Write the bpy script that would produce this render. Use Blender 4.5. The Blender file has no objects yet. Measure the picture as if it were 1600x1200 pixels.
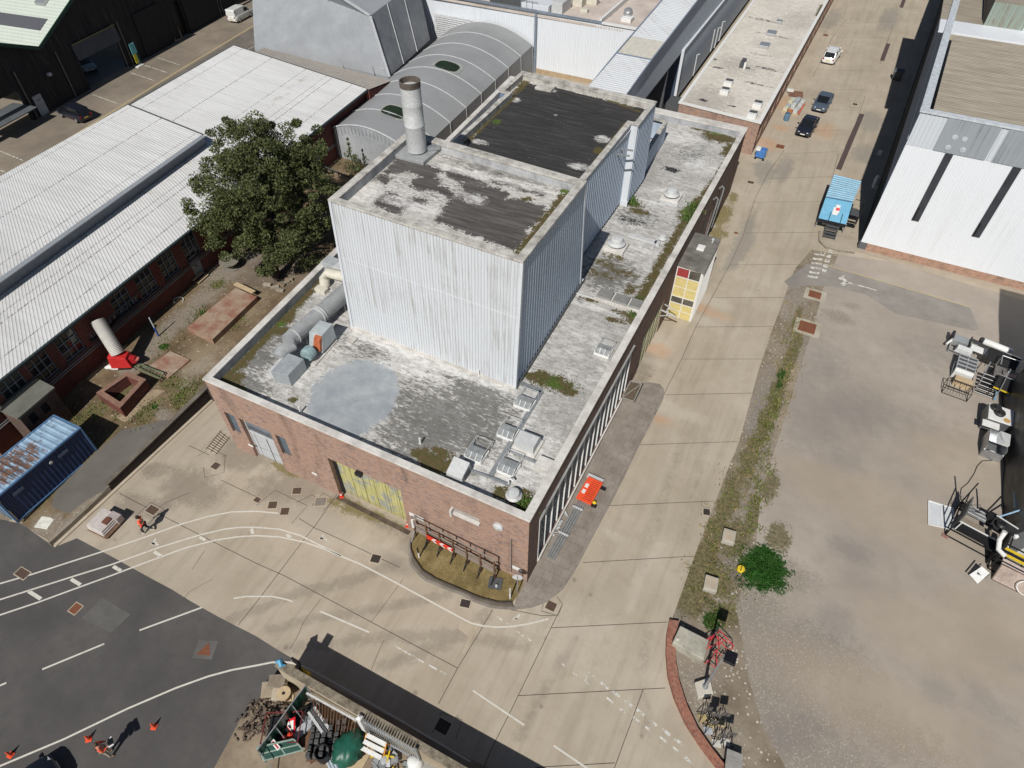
import bpy, bmesh, math, random
import numpy as np
from mathutils import Vector, Matrix

scene = bpy.context.scene
COL = scene.collection
rnd = random.Random(7)
rad = math.radians

# ------------------------------------------------------------------ camera
CAM_POS = Vector((7.233, -16.544, 36.505))
FOCAL, PITCH, ROLL, YAW = 1035.0, 0.8203, 0.0029, -0.4627
fw = Vector((math.sin(YAW) * math.cos(PITCH), math.cos(YAW) * math.cos(PITCH), -math.sin(PITCH)))
ri = Vector((math.cos(YAW), -math.sin(YAW), 0.0))
up = ri.cross(fw)
ri2 = math.cos(ROLL) * ri + math.sin(ROLL) * up
up2 = -math.sin(ROLL) * ri + math.cos(ROLL) * up
cam_data = bpy.data.cameras.new('camera')
cam = bpy.data.objects.new('camera', cam_data)
COL.objects.link(cam)
cam.matrix_world = Matrix(((ri2.x, up2.x, -fw.x, CAM_POS.x), (ri2.y, up2.y, -fw.y, CAM_POS.y),
                           (ri2.z, up2.z, -fw.z, CAM_POS.z), (0, 0, 0, 1)))
cam_data.sensor_fit = 'HORIZONTAL'
cam_data.sensor_width = 36.0
cam_data.lens = FOCAL / 1600.0 * 36.0
cam_data.clip_start = 0.5
cam_data.clip_end = 2000
scene.camera = cam

# ------------------------------------------------------------------ daylight
SUN_EL, SHADOW_AZ = rad(46.0), rad(95.5)          # shadows run along +y, leaning a little to -x
world = bpy.data.worlds.new("World")
scene.world = world
world.use_nodes = True
wn = world.node_tree
bg = wn.nodes['Background']
sky = wn.nodes.new('ShaderNodeTexSky')
sky.sky_type = 'NISHITA'
sky.sun_disc = False
sun_to = Vector((-math.cos(SHADOW_AZ) * math.cos(SUN_EL), -math.sin(SHADOW_AZ) * math.cos(SUN_EL), math.sin(SUN_EL)))
sky.sun_elevation = SUN_EL
sky.sun_rotation = math.atan2(sun_to.x, sun_to.y)
sky.air_density, sky.dust_density, sky.ozone_density = 1.0, 0.6, 1.0
wn.links.new(sky.outputs[0], bg.inputs['Color'])
bg.inputs['Strength'].default_value = 0.05
sun_d = bpy.data.lights.new('sun', 'SUN')
sun_d.energy, sun_d.angle, sun_d.color = 5.0, rad(0.53), (1.0, 0.965, 0.905)
sun = bpy.data.objects.new('sun', sun_d)
COL.objects.link(sun)
sun.rotation_euler = (-sun_to).to_track_quat('-Z', 'Y').to_euler()
sun.location = (0, -40, 80)
scene.view_settings.view_transform = 'Standard'
scene.view_settings.look = 'None'
scene.view_settings.exposure = -0.15
scene.view_settings.gamma = 1.0

# ------------------------------------------------------------------ survey: photo point -> place on a level
def gp(u, v, z=0.0):
    d = (u - 800) / FOCAL * ri2 - (v - 600) / FOCAL * up2 + fw
    return CAM_POS + d * ((z - CAM_POS.z) / d.z)
def G(pts, z=0.0):
    return [(gp(u, v, z).x, gp(u, v, z).y) for u, v in pts]

# ------------------------------------------------------------------ mesh builder
class MB:
    def __init__(s): s.v, s.f, s.mi, s.cur = [], [], [], 0
    def mat(s, i): s.cur = i; return s
    def add(s, vs, fs, M=None):
        o = len(s.v)
        s.v += [tuple(M @ Vector(q)) if M else tuple(q) for q in vs]
        for f in fs: s.f.append([i + o for i in f]); s.mi.append(s.cur)
        return s
    def hull(s, b, t):                       # n-gon bottom and top rings of 3d points
        n = len(b)
        return s.add(list(b) + list(t), [list(range(n))[::-1], [n + i for i in range(n)]] + [[i, (i + 1) % n, n + (i + 1) % n, n + i] for i in range(n)])
    def prism(s, poly, z0, z1):              # poly counter-clockwise
        return s.hull([(x, y, z0) for x, y in poly], [(x, y, z1) for x, y in poly])
    def box(s, x0, x1, y0, y1, z0, z1, M=None):
        b = [(x0, y0), (x1, y0), (x1, y1), (x0, y1)]
        vs = [(x, y, z0) for x, y in b] + [(x, y, z1) for x, y in b]
        return s.add(vs, [[3, 2, 1, 0], [4, 5, 6, 7], [0, 1, 5, 4], [1, 2, 6, 5], [2, 3, 7, 6], [3, 0, 4, 7]], M)
    def quad(s, a, b, c, d): return s.add([a, b, c, d], [[0, 1, 2, 3]])
    def poly(s, pts, z): return s.add([(x, y, z) for x, y in pts], [list(range(len(pts)))])
    def bar(s, a, b, w, h=None):             # rectangular bar between two points
        a, b = Vector(a), Vector(b); h = h or w
        d = (b - a); L = d.length; d.normalize()
        u = Vector((0, 0, 1)) if abs(d.z) < .95 else Vector((0, 1, 0))
        x = d.cross(u).normalized(); y = x.cross(d)
        M = Matrix(((x.x, d.x, y.x, a.x), (x.y, d.y, y.y, a.y), (x.z, d.z, y.z, a.z), (0, 0, 0, 1)))
        return s.box(-w / 2, w / 2, 0, L, -h / 2, h / 2, M)
    def tube(s, pts, r, n=10, cap=True):
        pts = [Vector(p) for p in pts]; rings = []
        rr = r if isinstance(r, (list, tuple)) else [r] * len(pts)
        px = None
        for i, p in enumerate(pts):
            d = (pts[min(i + 1, len(pts) - 1)] - pts[max(i - 1, 0)]).normalized()
            if px is None:
                u = Vector((0, 0, 1)) if abs(d.z) < .9 else Vector((1, 0, 0))
                px = d.cross(u).normalized()
            px = (px - d * px.dot(d)).normalized(); py = d.cross(px)
            rings.append([p + (px * math.cos(2 * math.pi * k / n) + py * math.sin(2 * math.pi * k / n)) * rr[i] for k in range(n)])
        vs = [q for ring in rings for q in ring]; fs = []
        for i in range(len(pts) - 1):
            for k in range(n): fs.append([i * n + k, i * n + (k + 1) % n, (i + 1) * n + (k + 1) % n, (i + 1) * n + k])
        if cap: fs += [list(range(n))[::-1], [(len(pts) - 1) * n + k for k in range(n)]]
        return s.add(vs, fs)
    def lathe(s, c, prof, n=20, M=None):     # prof: (radius, z) bottom to top
        vs = []; fs = []
        for r, z in prof:
            for k in range(n): vs.append((c[0] + r * math.cos(2 * math.pi * k / n), c[1] + r * math.sin(2 * math.pi * k / n), c[2] + z))
        for i in range(len(prof) - 1):
            for k in range(n): fs.append([i * n + k, i * n + (k + 1) % n, (i + 1) * n + (k + 1) % n, (i + 1) * n + k])
        fs += [list(range(n))[::-1], [(len(prof) - 1) * n + k for k in range(n)]]
        return s.add(vs, fs, M)
    def ribbed(s, a, b, za, zb, pitch=.3, depth=.05, at=None, bt=None):
        """upright trapezoid-ribbed sheet from a to b (2d); at, bt: top ends when the wall is battered. Outside is to the right of a->b."""
        a, b = Vector(a), Vector(b); at = Vector(at) if at is not None else a; bt = Vector(bt) if bt is not None else b
        L = (b - a).length; n = max(2, round(L / pitch)); nr = Vector(((b - a).y, -(b - a).x)).normalized()
        ts = []
        for i in range(n): ts += [((i + .0) / n, 0), ((i + .42) / n, 0), ((i + .55) / n, 1), ((i + .87) / n, 1)]
        ts.append((1, 0))
        vs = []; fs = []
        for t, o in ts:
            p = a.lerp(b, t) + nr * o * depth; q = at.lerp(bt, t) + nr * o * depth
            z0 = za if not callable(za) else za(t); z1 = zb if not callable(zb) else zb(t)
            vs += [(p.x, p.y, z0), (q.x, q.y, z1)]
        for i in range(len(ts) - 1): fs.append([2 * i, 2 * i + 2, 2 * i + 3, 2 * i + 1])
        return s.add(vs, fs)
    def ribroof(s, q, pitch=.3, depth=.04):
        """ribbed roof sheet; q = a,b,c,d (3d); ribs run from edge a-b to edge d-c, upward side follows a,b,c,d counter-clockwise"""
        a, b, c, d = [Vector(x) for x in q]; n = max(2, round((b - a).length / pitch))
        nr = (b - a).cross(d - a).normalized(); vs = []; fs = []
        ts = []
        for i in range(n): ts += [(i / n, 0), ((i + .5) / n, 0), ((i + .62) / n, 1), ((i + .88) / n, 1)]
        ts.append((1, 0))
        for t, o in ts: vs += [a.lerp(b, t) + nr * o * depth, d.lerp(c, t) + nr * o * depth]
        for i in range(len(ts) - 1): fs.append([2 * i, 2 * i + 2, 2 * i + 3, 2 * i + 1])
        return s.add(vs, fs)
    def build(s, name, mats, parent=None, smooth=False, bevel=0.0):
        me = bpy.data.meshes.new(name)
        me.from_pydata(s.v, [], s.f)
        for m in (mats if isinstance(mats, (list, tuple)) else [mats]): me.materials.append(m)
        if any(s.mi): me.polygons.foreach_set('material_index', s.mi)
        if smooth: me.polygons.foreach_set('use_smooth', [True] * len(me.polygons))
        me.update()
        o = bpy.data.objects.new(name, me)
        COL.objects.link(o)
        if parent is not None: o.parent = parent; o.matrix_parent_inverse = Matrix()
        if bevel:
            b = o.modifiers.new('edge', 'BEVEL'); b.width = bevel; b.segments = 2; b.limit_method = 'ANGLE'
        if smooth and smooth != 'all':
            me.set_sharp_from_angle(angle=rad(40))
        return o

def tag(o, label, cat, group=None, kind=None):
    if label: o['label'] = label
    if cat: o['category'] = cat
    if group: o['group'] = group
    if kind: o['kind'] = kind
    return o
def thing(name, label, cat, loc=(0, 0, 0), rz=0.0, group=None):
    o = bpy.data.objects.new(name, None); o.empty_display_size = .3
    COL.objects.link(o); o.location = loc; o.rotation_euler = (0, 0, rz)
    return tag(o, label, cat, group)
def struct(mb, name, m, smooth=False):
    o = mb.build(name, m, None, smooth); o['kind'] = 'structure'; return o
def copy_tree(o, loc, rz=None, label=None, parent=None):
    c = o.copy(); COL.objects.link(c)
    if parent is None:
        c.location = loc
        if rz is not None: c.rotation_euler = (0, 0, rz)
        if label: c['label'] = label
    else: c.parent = parent
    for ch in list(o.children): copy_tree(ch, None, parent=c)
    return c
# ------------------------------------------------------------------ materials
class NB:
    """tiny node-graph writer"""
    def __init__(s, name):
        s.m = bpy.data.materials.new(name); s.m.use_nodes = True
        s.t = s.m.node_tree; s.n = s.t.nodes; s.p = s.n['Principled BSDF']
        s._pos = None
    def link(s, a, b): s.t.links.new(a, b)
    def _in(s, sock, v):
        if isinstance(v, bpy.types.NodeSocket): s.link(v, sock)
        elif v is not None:
            if sock.type == 'RGBA' and not hasattr(v, '__len__'): v = (v, v, v, 1)
            elif sock.type == 'RGBA' and len(v) == 3: v = (*v, 1)
            sock.default_value = v
    def pos(s, local=False):
        if s._pos is None:
            if local: s._pos = s.n.new('ShaderNodeTexCoord').outputs['Object']
            else: s._pos = s.n.new('ShaderNodeNewGeometry').outputs['Position']
        return s._pos
    def map(s, sc=(1, 1, 1), loc=(0, 0, 0), rot=(0, 0, 0)):
        k = s.n.new('ShaderNodeMapping'); s.link(s.pos(), k.inputs[0])
        k.inputs['Scale'].default_value = sc; k.inputs['Location'].default_value = loc; k.inputs['Rotation'].default_value = rot
        return k.outputs[0]
    def noise(s, sc, det=4, ro=.55, vec=None, dist=0.0):
        k = s.n.new('ShaderNodeTexNoise'); s.link(vec or s.pos(), k.inputs['Vector'])
        k.inputs['Scale'].default_value = sc; k.inputs['Detail'].default_value = det
        k.inputs['Roughness'].default_value = ro; k.inputs['Distortion'].default_value = dist
        return k.outputs['Fac']
    def voro(s, sc, vec=None, feat='F1'):
        k = s.n.new('ShaderNodeTexVoronoi'); k.feature = feat; s.link(vec or s.pos(), k.inputs['Vector'])
        k.inputs['Scale'].default_value = sc; return k.outputs['Distance'], (k.outputs['Color'] if feat == 'F1' else None)
    def ramp(s, f, *st):
        k = s.n.new('ShaderNodeValToRGB'); s._in(k.inputs[0], f); e = k.color_ramp.elements
        while len(e) < len(st): e.new(.5)
        for el, (p, c) in zip(e, st):
            el.position = p; el.color = (c, c, c, 1) if not hasattr(c, '__len__') else (*c[:3], 1)
        return k.outputs[0]
    def step(s, f, a, b):
        k = s.n.new('ShaderNodeMapRange'); k.interpolation_type = 'SMOOTHSTEP'; s._in(k.inputs[0], f)
        k.inputs[1].default_value = a; k.inputs[2].default_value = b; return k.outputs[0]
    def math(s, op, a, b=None, c=None):
        k = s.n.new('ShaderNodeMath'); k.operation = op
        for i, v in enumerate((a, b, c)):
            if v is not None: s._in(k.inputs[i], v)
        return k.outputs[0]
    def mix(s, f, a, b, mode='MIX'):
        k = s.n.new('ShaderNodeMix'); k.data_type = 'RGBA'; k.blend_type = mode
        s._in(k.inputs['Factor'], f); s._in(k.inputs[6], a); s._in(k.inputs[7], b); return k.outputs[2]
    def attr(s, name):
        k = s.n.new('ShaderNodeAttribute'); k.attribute_name = name; return k.outputs['Fac']
    def sep(s):
        k = s.n.new('ShaderNodeSeparateXYZ'); s.link(s.pos(), k.inputs[0]); return k.outputs
    def comb(s, x, y, z):
        k = s.n.new('ShaderNodeCombineXYZ')
        for i, v in enumerate((x, y, z)): s._in(k.inputs[i], v)
        return k.outputs[0]
    def bump(s, h, strength=.4, dist=.02):
        k = s.n.new('ShaderNodeBump'); s._in(k.inputs['Height'], h)
        k.inputs['Strength'].default_value = strength; k.inputs['Distance'].default_value = dist
        s.link(k.outputs[0], s.p.inputs['Normal']); return s
    def out(s, col, rough=.85, metal=0.0, spec=.3):
        s._in(s.p.inputs['Base Color'], col); s._in(s.p.inputs['Roughness'], rough); s._in(s.p.inputs['Metallic'], metal)
        s.p.inputs['Specular IOR Level'].default_value = spec; return s.m

def m_plain(name, c, rough=.6, metal=0.0, var=.25, sc=3.0, dirt=None, local=True, spec=.35, bump=0.0):
    """painted or bare surface with uneven tone and grime"""
    n = NB(name); n.pos(local)
    f = n.noise(sc, 6, .6); g = n.noise(sc * 9, 4, .6)
    lo = tuple(x * (1 - var) for x in c); hi = tuple(min(1, x * (1 + var * .6)) for x in c)
    col = n.ramp(f, (.3, lo), (.7, hi))
    col = n.mix(n.step(g, .35, .75), col, n.mix(.5, col, dirt or tuple(x * .55 for x in c)))
    if bump: n.bump(g, bump, .01)
    return n.out(col, n.math('MULTIPLY_ADD', f, .25, rough - .12), metal, spec)

def m_brick(name, c1, c2, mortar, var=.6, stain=(.05, .045, .04), warm=None):
    n = NB(name); x, y, z = n.sep()
    vec = n.comb(n.math('ADD', x, y), z, 0.0)
    k = n.n.new('ShaderNodeTexBrick'); n.link(vec, k.inputs['Vector'])
    k.inputs['Scale'].default_value = 1.0; k.inputs['Brick Width'].default_value = .235; k.inputs['Row Height'].default_value = .085
    k.inputs['Mortar Size'].default_value = .011; k.inputs['Mortar Smooth'].default_value = .3; k.inputs['Bias'].default_value = 0.0
    k.inputs['Color1'].default_value = (*c1, 1); k.inputs['Color2'].default_value = (*c2, 1); k.inputs['Mortar'].default_value = (*mortar, 1)
    v, vc = n.voro(1.0, n.comb(n.math('MULTIPLY', n.math('ADD', x, y), 4.25), n.math('MULTIPLY', z, 11.76), 0.0))
    hs = n.n.new('ShaderNodeSeparateColor'); n.link(vc, hs.inputs[0])
    dark = n.mix(n.math('MULTIPLY', n.step(hs.outputs[0], .6, .95), .55), k.outputs['Color'], (c1[0] * .38, c1[1] * .45, c1[2] * .6))
    if warm: dark = n.mix(n.math('MULTIPLY', n.step(hs.outputs[1], .6, .95), .5), dark, warm)
    big = n.noise(.35, 5, .6); dr = n.noise(1.0, 4, .6, n.comb(n.math('MULTIPLY', n.math('ADD', x, y), .9), n.math('MULTIPLY', z, .22), 0.0))
    col = n.mix(n.math('MULTIPLY', n.step(big, .42, .7), .35), dark, (c2[0] * 1.25, c2[1] * 1.2, c2[2] * 1.15))
    col = n.mix(n.math('MULTIPLY', n.step(dr, .5, .75), .5), col, stain)
    n.bump(k.outputs['Fac'], -.5, .01)
    return n.out(col, .9, 0, .2)

def m_clad(name, c, dirt, streak=.5, rough=.5, top=None, cream=None, seam=None, metal=0.0):
    """painted ribbed sheet with rain streaks running down"""
    n = NB(name); x, y, z = n.sep(); h = n.math('ADD', x, n.math('MULTIPLY', y, .97))
    st = n.noise(1.0, 5, .7, n.comb(n.math('MULTIPLY', h, 5.0), n.math('MULTIPLY', z, .12), 0.0))
    br = n.noise(.35, 4, .6); fine = n.noise(14, 4, .6)
    f = n.math('MULTIPLY', n.step(st, .46, .63), n.math('MULTIPLY_ADD', n.step(br, .42, .6), .75, .25))
    col = n.mix(n.math('MULTIPLY', f, streak), c, dirt)
    pan = n.noise(1.0, 1, .5, n.comb(n.math('FLOOR', n.math('MULTIPLY', h, 1.05)), 0.0, 0.0))
    col = n.mix(n.math('MULTIPLY', n.step(pan, .3, .7), .14), col, tuple(q * .72 for q in c))
    if cream: col = n.mix(n.math('MULTIPLY', n.step(n.math('ADD', z, n.math('MULTIPLY', br, 2.5)), top + 1.2, top), .6), col, cream)
    if seam:
        for zz in seam:
            col = n.mix(n.math('MULTIPLY', n.step(n.math('ABSOLUTE', n.math('SUBTRACT', z, zz)), .07, .02), .35), col, tuple(min(1, q * 1.25) for q in c))
    col = n.mix(n.math('MULTIPLY', n.step(fine, .5, .8), .12), col, dirt)
    return n.out(col, rough, metal, .4)

def m_deck(name, base, lt, dk, felt=(.035, .035, .038), moss1=(.085, .078, .028), moss2=(.115, .078, .040), speck=.7):
    """weathered flat roof: coating worn in streaks, felt patches, moss and grey repair paint from painted masks"""
    n = NB(name)
    st = n.noise(1.0, 7, .72, n.map((1.3, 4.2, 1), rot=(0, 0, .03)), .5); md = n.noise(1.6, 7, .75)
    big = n.noise(.22, 5, .6); fine = n.noise(5.5, 6, .7); sp = n.noise(1.0, 6, .75, n.map((2.2, 6.5, 1)), .4)
    edge = n.noise(1.9, 7, .72); edge2 = n.noise(7.0, 5, .7)
    col = n.ramp(st, (.28, dk), (.46, base), (.62, lt), (.8, base))
    col = n.mix(n.math('MULTIPLY', n.step(big, .4, .68), .55), col, dk)
    col = n.mix(n.math('MULTIPLY', n.step(md, .5, .6), .5), col, dk); col = n.mix(n.math('MULTIPLY', n.step(fine, .54, .64), .45), col, lt); col = n.mix(n.math('MULTIPLY', n.step(n.noise(16, 4, .7), .56, .66), .45), col, tuple(q * .5 for q in dk))
    spk = n.math('ADD', sp, n.math('MULTIPLY', n.math('SUBTRACT', n.attr('speck'), .5), .42))
    col = n.mix(n.math('MULTIPLY', n.step(spk, .60, .64), speck), col, (.07, .068, .06))
    jit = n.math('ADD', n.math('MULTIPLY', n.math('SUBTRACT', edge, .5), 2.0), n.math('MULTIPLY', n.math('SUBTRACT', edge2, .5), 1.2))
    mj = n.math('ADD', n.math('MULTIPLY', jit, 1.25), n.math('MULTIPLY', n.math('SUBTRACT', n.noise(13, 4, .7), .5), 1.6))
    def gate(a, j): v = n.attr(a); return n.math('ADD', v, n.math('MULTIPLY', j, n.step(v, .0, .3)))
    def mask(a, w=.05): return n.step(gate(a, mj), .5 - w, .5 + w)
    pj = gate('paint', n.math('MULTIPLY', jit, .8))
    pc = n.ramp(n.noise(.9, 6, .65), (.35, (.25, .275, .30)), (.65, (.35, .37, .385)))
    pc = n.mix(n.math('MULTIPLY', n.step(fine, .6, .72), .4), pc, (.17, .18, .19))
    col = n.mix(n.step(pj, .44, .56), col, pc)
    fl = n.noise(1.0, 6, .7, n.map((.35, 3.6, 1)), .3)
    fc = n.ramp(fl, (.25, tuple(q * .55 for q in felt)), (.5, felt), (.78, tuple(q * 2.1 for q in felt)))
    fc = n.mix(n.math('MULTIPLY', n.step(n.noise(9, 5, .7), .62, .74), .6), fc, tuple(q * 3 for q in felt))
    fj = gate('felt', n.math('MULTIPLY', mj, .8))
    col = n.mix(n.step(fj, .46, .54), col, fc)
    col = n.mix(n.math('MULTIPLY', mask('white', .3), n.math('MULTIPLY_ADD', n.step(st, .4, .6), .5, .3)), col, tuple(min(1, q * 1.1) for q in lt))
    mc = n.ramp(n.noise(4.5, 7, .75), (.3, tuple(q * .55 for q in moss1)), (.48, moss1), (.56, moss2), (.66, tuple(q * .6 for q in moss2)), (.76, tuple(q * 1.9 for q in moss1)))
    col = n.mix(mask('moss', .07), col, mc)
    col = n.mix(n.math('MULTIPLY', mask('green', .1), .9), col, n.ramp(n.noise(8, 4, .7), (.3, (.03, .06, .01)), (.7, (.11, .17, .03))))
    n.bump(n.math('ADD', fine, st), .35, .03)
    return n.out(col, .9, 0, .25)

def m_ground(name, c, lt, dk, sc=.35, grain=.5, rough=.9, local=False, stone=None, stonecol=(.6, .57, .5), stone_sc=8.0, extra=None):
    n = NB(name); n.pos(local)
    a = n.noise(sc, 6, .62); b = n.noise(sc * 6, 6, .65); g = n.noise(22, 5, .75); gg = n.noise(60, 2, .6)
    col = n.ramp(a, (.3, dk), (.5, c), (.72, lt))
    col = n.mix(n.math('MULTIPLY', n.step(b, .45, .72), .45), col, dk)
    col = n.mix(n.math('MULTIPLY', n.step(g, .52, .74), grain), col, lt)
    col = n.mix(n.math('MULTIPLY', n.step(gg, .56, .7), grain * .6), col, tuple(q * .5 for q in dk))
    if stone:
        v, vc = n.voro(stone_sc); hs = n.n.new('ShaderNodeSeparateColor'); n.link(vc, hs.inputs[0])
        pick = n.math('MULTIPLY', n.step(hs.outputs[0], 1 - stone, 1 - stone + .03), n.step(v, .42, .3))
        col = n.mix(pick, col, n.mix(hs.outputs[1], tuple(q * .55 for q in stonecol), stonecol))
    if extra: col = extra(n, col, a, b, g)
    n.bump(n.math('ADD', g, b), .3, .015)
    return n.out(col, rough, 0, .25)

def yard_extra(n, col, a, b, g):
    jit = n.math('ADD', n.math('MULTIPLY', n.math('SUBTRACT', n.noise(1.3, 7, .72), .5), 2.2), n.math('MULTIPLY', n.math('SUBTRACT', n.noise(7, 5, .7), .5), 1.5))
    def mk(at, w): v = n.attr(at); return n.step(n.math('ADD', v, n.math('MULTIPLY', jit, n.step(v, 0, .3))), .5 - w, .5 + w)
    v, vc = n.voro(11.0); hs = n.n.new('ShaderNodeSeparateColor'); n.link(vc, hs.inputs[0])
    grav = n.mix(n.math('MULTIPLY', n.step(v, .5, .32), n.step(hs.outputs[0], .25, .9)), (.23, .20, .165), n.mix(hs.outputs[1], (.28, .25, .205), (.50, .455, .385)))
    col = n.mix(n.math('MULTIPLY', mk('gravel', .4), .75), col, grav)
    col = n.mix(n.math('MULTIPLY', mk('dark', .5), .35), col, (.18, .17, .165))
    col = n.mix(n.math('MULTIPLY', mk('tan', .5), .35), col, (.38, .305, .215))
    gr = n.ramp(n.noise(5, 6, .7), (.36, (.05, .055, .018)), (.5, (.12, .105, .045)), (.62, (.20, .155, .085)))
    col = n.mix(n.math('MULTIPLY', mk('moss', .15), .85), col, gr)
    col = n.mix(mk('green', .1), col, n.ramp(n.noise(9, 4, .7), (.3, (.008, .03, .004)), (.7, (.03, .085, .012))))
    return col
def road_extra(n, col, a, b, g):
    jit = n.math('ADD', n.math('MULTIPLY', n.math('SUBTRACT', n.noise(1.1, 7, .72), .5), 1.9), n.math('MULTIPLY', n.math('SUBTRACT', n.noise(5, 5, .7), .5), 1.1))
    def mk(at, w): v = n.attr(at); return n.step(n.math('ADD', v, n.math('MULTIPLY', jit, n.step(v, 0, .3))), .5 - w, .5 + w)
    sk = n.noise(1.0, 5, .6, n.map((1.6, .13, 1), rot=(0, 0, -.05))); col = n.mix(n.math('MULTIPLY', n.step(sk, .5, .64), .28), col, (.27, .23, .175)); col = n.mix(n.math('MULTIPLY', n.step(sk, .46, .36), .22), col, (.47, .42, .345))
    dv, dc = n.voro(.8); dh = n.n.new('ShaderNodeSeparateColor'); n.link(dc, dh.inputs[0]); col = n.mix(n.math('MULTIPLY', n.math('MULTIPLY', n.step(n.math('ADD', dv, n.math('MULTIPLY', jit, .12)), .13, .05), n.step(dh.outputs[0], .8, .84)), .45), col, (.13, .11, .09))
    col = n.mix(n.math('MULTIPLY', n.step(n.noise(2.3, 8, .8), .57, .66), .4), col, (.26, .22, .17))
    col = n.mix(n.math('MULTIPLY', mk('dark', .4), .5), col, (.15, .125, .10))
    col = n.mix(n.math('MULTIPLY', mk('light', .5), .4), col, (.53, .475, .395))
    col = n.mix(n.math('MULTIPLY', mk('rust', .5), .32), col, (.55, .24, .09))
    col = n.mix(n.math('MULTIPLY', mk('tyre', .35), .32), col, (.13, .115, .10))
    col = n.mix(n.math('MULTIPLY', mk('grey', .35), .5), col, (.20, .195, .18))
    col = n.mix(n.math('MULTIPLY', mk('moss', .2), .8), col, (.17, .14, .05))
    return col

CONC = m_ground('cast_concrete', (.405, .347, .272), (.465, .405, .325), (.34, .29, .22), .16, .35, .85, extra=road_extra)
ASPH = m_ground('old_asphalt', (.088, .083, .080), (.115, .108, .102), (.068, .065, .063), .25, .45, .9)
ASPHP = m_ground('asphalt_patch', (.115, .11, .104), (.15, .143, .135), (.09, .086, .082), .4, .5, .9)
YARD = m_ground('worn_yard', (.335, .292, .245), (.40, .352, .30), (.275, .24, .205), .16, .55, .95, extra=yard_extra)
PAVE = m_ground('grey_paving', (.20, .175, .15), (.27, .24, .205), (.14, .12, .10), .5, .4, .9)
SOIL = m_ground('dry_soil', (.165, .118, .07), (.25, .195, .125), (.095, .07, .04), .5, .6, .98, stone=.3, stonecol=(.5, .44, .34), stone_sc=7, extra=yard_extra)
DRYGRASS = m_ground('dry_turf', (.20, .15, .065), (.30, .24, .12), (.11, .085, .035), .9, .7, .98)
GRAVEL = m_ground('loose_gravel', (.27, .23, .17), (.36, .31, .24), (.16, .13, .09), .5, .4, .98, stone=.75, stonecol=(.62, .56, .45), stone_sc=9)
DIRT = m_ground('compound_dirt', (.25, .195, .14), (.34, .275, .20), (.16, .125, .09), .4, .5, .98)
FARROAD = m_ground('far_road', (.22, .185, .145), (.29, .25, .195), (.15, .13, .105), .12, .3, .95)
JOINT = m_plain('joint_tar', (.085, .072, .06), .9, var=.4)
PATCH = m_ground('pale_patch', (.44, .375, .29), (.52, .455, .36), (.36, .30, .225), .5, .4, .9)

def m_mark(name, c, wear=.45):
    n = NB(name); f = n.noise(3.5, 6, .75); g = n.noise(18, 4, .7)
    col = n.ramp(f, (.3, tuple(q * .8 for q in c)), (.7, c))
    col = n.mix(n.math('MULTIPLY', n.step(g, .5, .7), .35), col, tuple(q * .55 for q in c))
    m = n.out(col, .8, 0, .2)
    if wear:
        a = n.step(n.math('ADD', f, n.math('MULTIPLY', g, .5)), wear + .16, wear + .24)
        n.link(a, n.p.inputs['Alpha'])
    return m
MARK = m_mark('road_paint', (.66, .63, .56), .36)
MARKW = m_mark('worn_road_paint', (.66, .64, .58), .52)
YMARK = m_mark('yellow_road_paint', (.50, .40, .22), .40)

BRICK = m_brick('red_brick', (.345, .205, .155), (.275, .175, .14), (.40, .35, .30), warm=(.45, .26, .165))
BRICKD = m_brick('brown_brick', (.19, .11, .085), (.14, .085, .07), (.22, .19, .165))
BRICKR = m_brick('old_red_brick', (.19, .055, .04), (.13, .045, .035), (.12, .085, .075))
COPING = m_ground('coping_concrete', (.58, .555, .52), (.70, .68, .65), (.38, .36, .33), .8, .5, .85)
COPINGD = m_ground('dirty_coping', (.46, .44, .405), (.66, .64, .60), (.20, .19, .17), 1.6, .6, .85)
DECK = m_deck('coated_roof', (.43, .415, .395), (.62, .61, .59), (.25, .24, .225))
DECKU = m_deck('upper_roof', (.48, .46, .43), (.66, .645, .62), (.32, .30, .275), felt=(.085, .079, .075), speck=.6)
DECKB = m_deck('rear_felt_roof', (.48, .46, .43), (.66, .645, .62), (.32, .30, .275), felt=(.040, .0385, .038), speck=.5)
DECKF = m_deck('white_flat_roof', (.60, .56, .50), (.70, .665, .61), (.46, .42, .365), speck=.3)
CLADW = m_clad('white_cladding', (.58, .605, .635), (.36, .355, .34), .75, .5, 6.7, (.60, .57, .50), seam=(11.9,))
CLADB = m_clad('side_cladding', (.42, .50, .60), (.25, .29, .34), .5, .4, seam=(11.2,))  # blue of the shaded side walls is put into the colour
CLADP = m_clad('pale_cladding', (.62, .65, .69), (.45, .46, .48), .5, .5)
CLADFAR = m_clad('far_white_cladding', (.68, .71, .75), (.52, .54, .56), .35, .5)
CLADBLUE = m_clad('grey_blue_cladding', (.34, .385, .44), (.22, .25, .29), .5, .45)
STEEL = m_plain('galvanised_steel', (.42, .44, .45), .45, .55, .2, 4)
STEELP = m_plain('pale_painted_steel', (.55, .56, .56), .5, .0, .15, 4)
ALU = m_plain('aluminium', (.62, .63, .64), .35, .7, .12, 5)
WHITE = m_plain('white_paint', (.76, .76, .74), .5, 0, .1, 3)
CREAM = m_plain('cream_paint', (.62, .59, .50), .6, 0, .15, 3)
BLACK = m_plain('black_paint', (.018, .018, .02), .5, 0, .3, 3)
BLACKV = m_plain('black_sheet', (.022, .022, .025), .28, 0, .3, 1.2, spec=.6)
RUBBER = m_plain('rubber', (.02, .02, .02), .8)
DGREY = m_plain('dark_grey_paint', (.09, .095, .10), .55, 0, .25, 3)
RUST = m_plain('rusty_iron', (.15, .075, .045), .85, .1, .35, 6)
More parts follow.
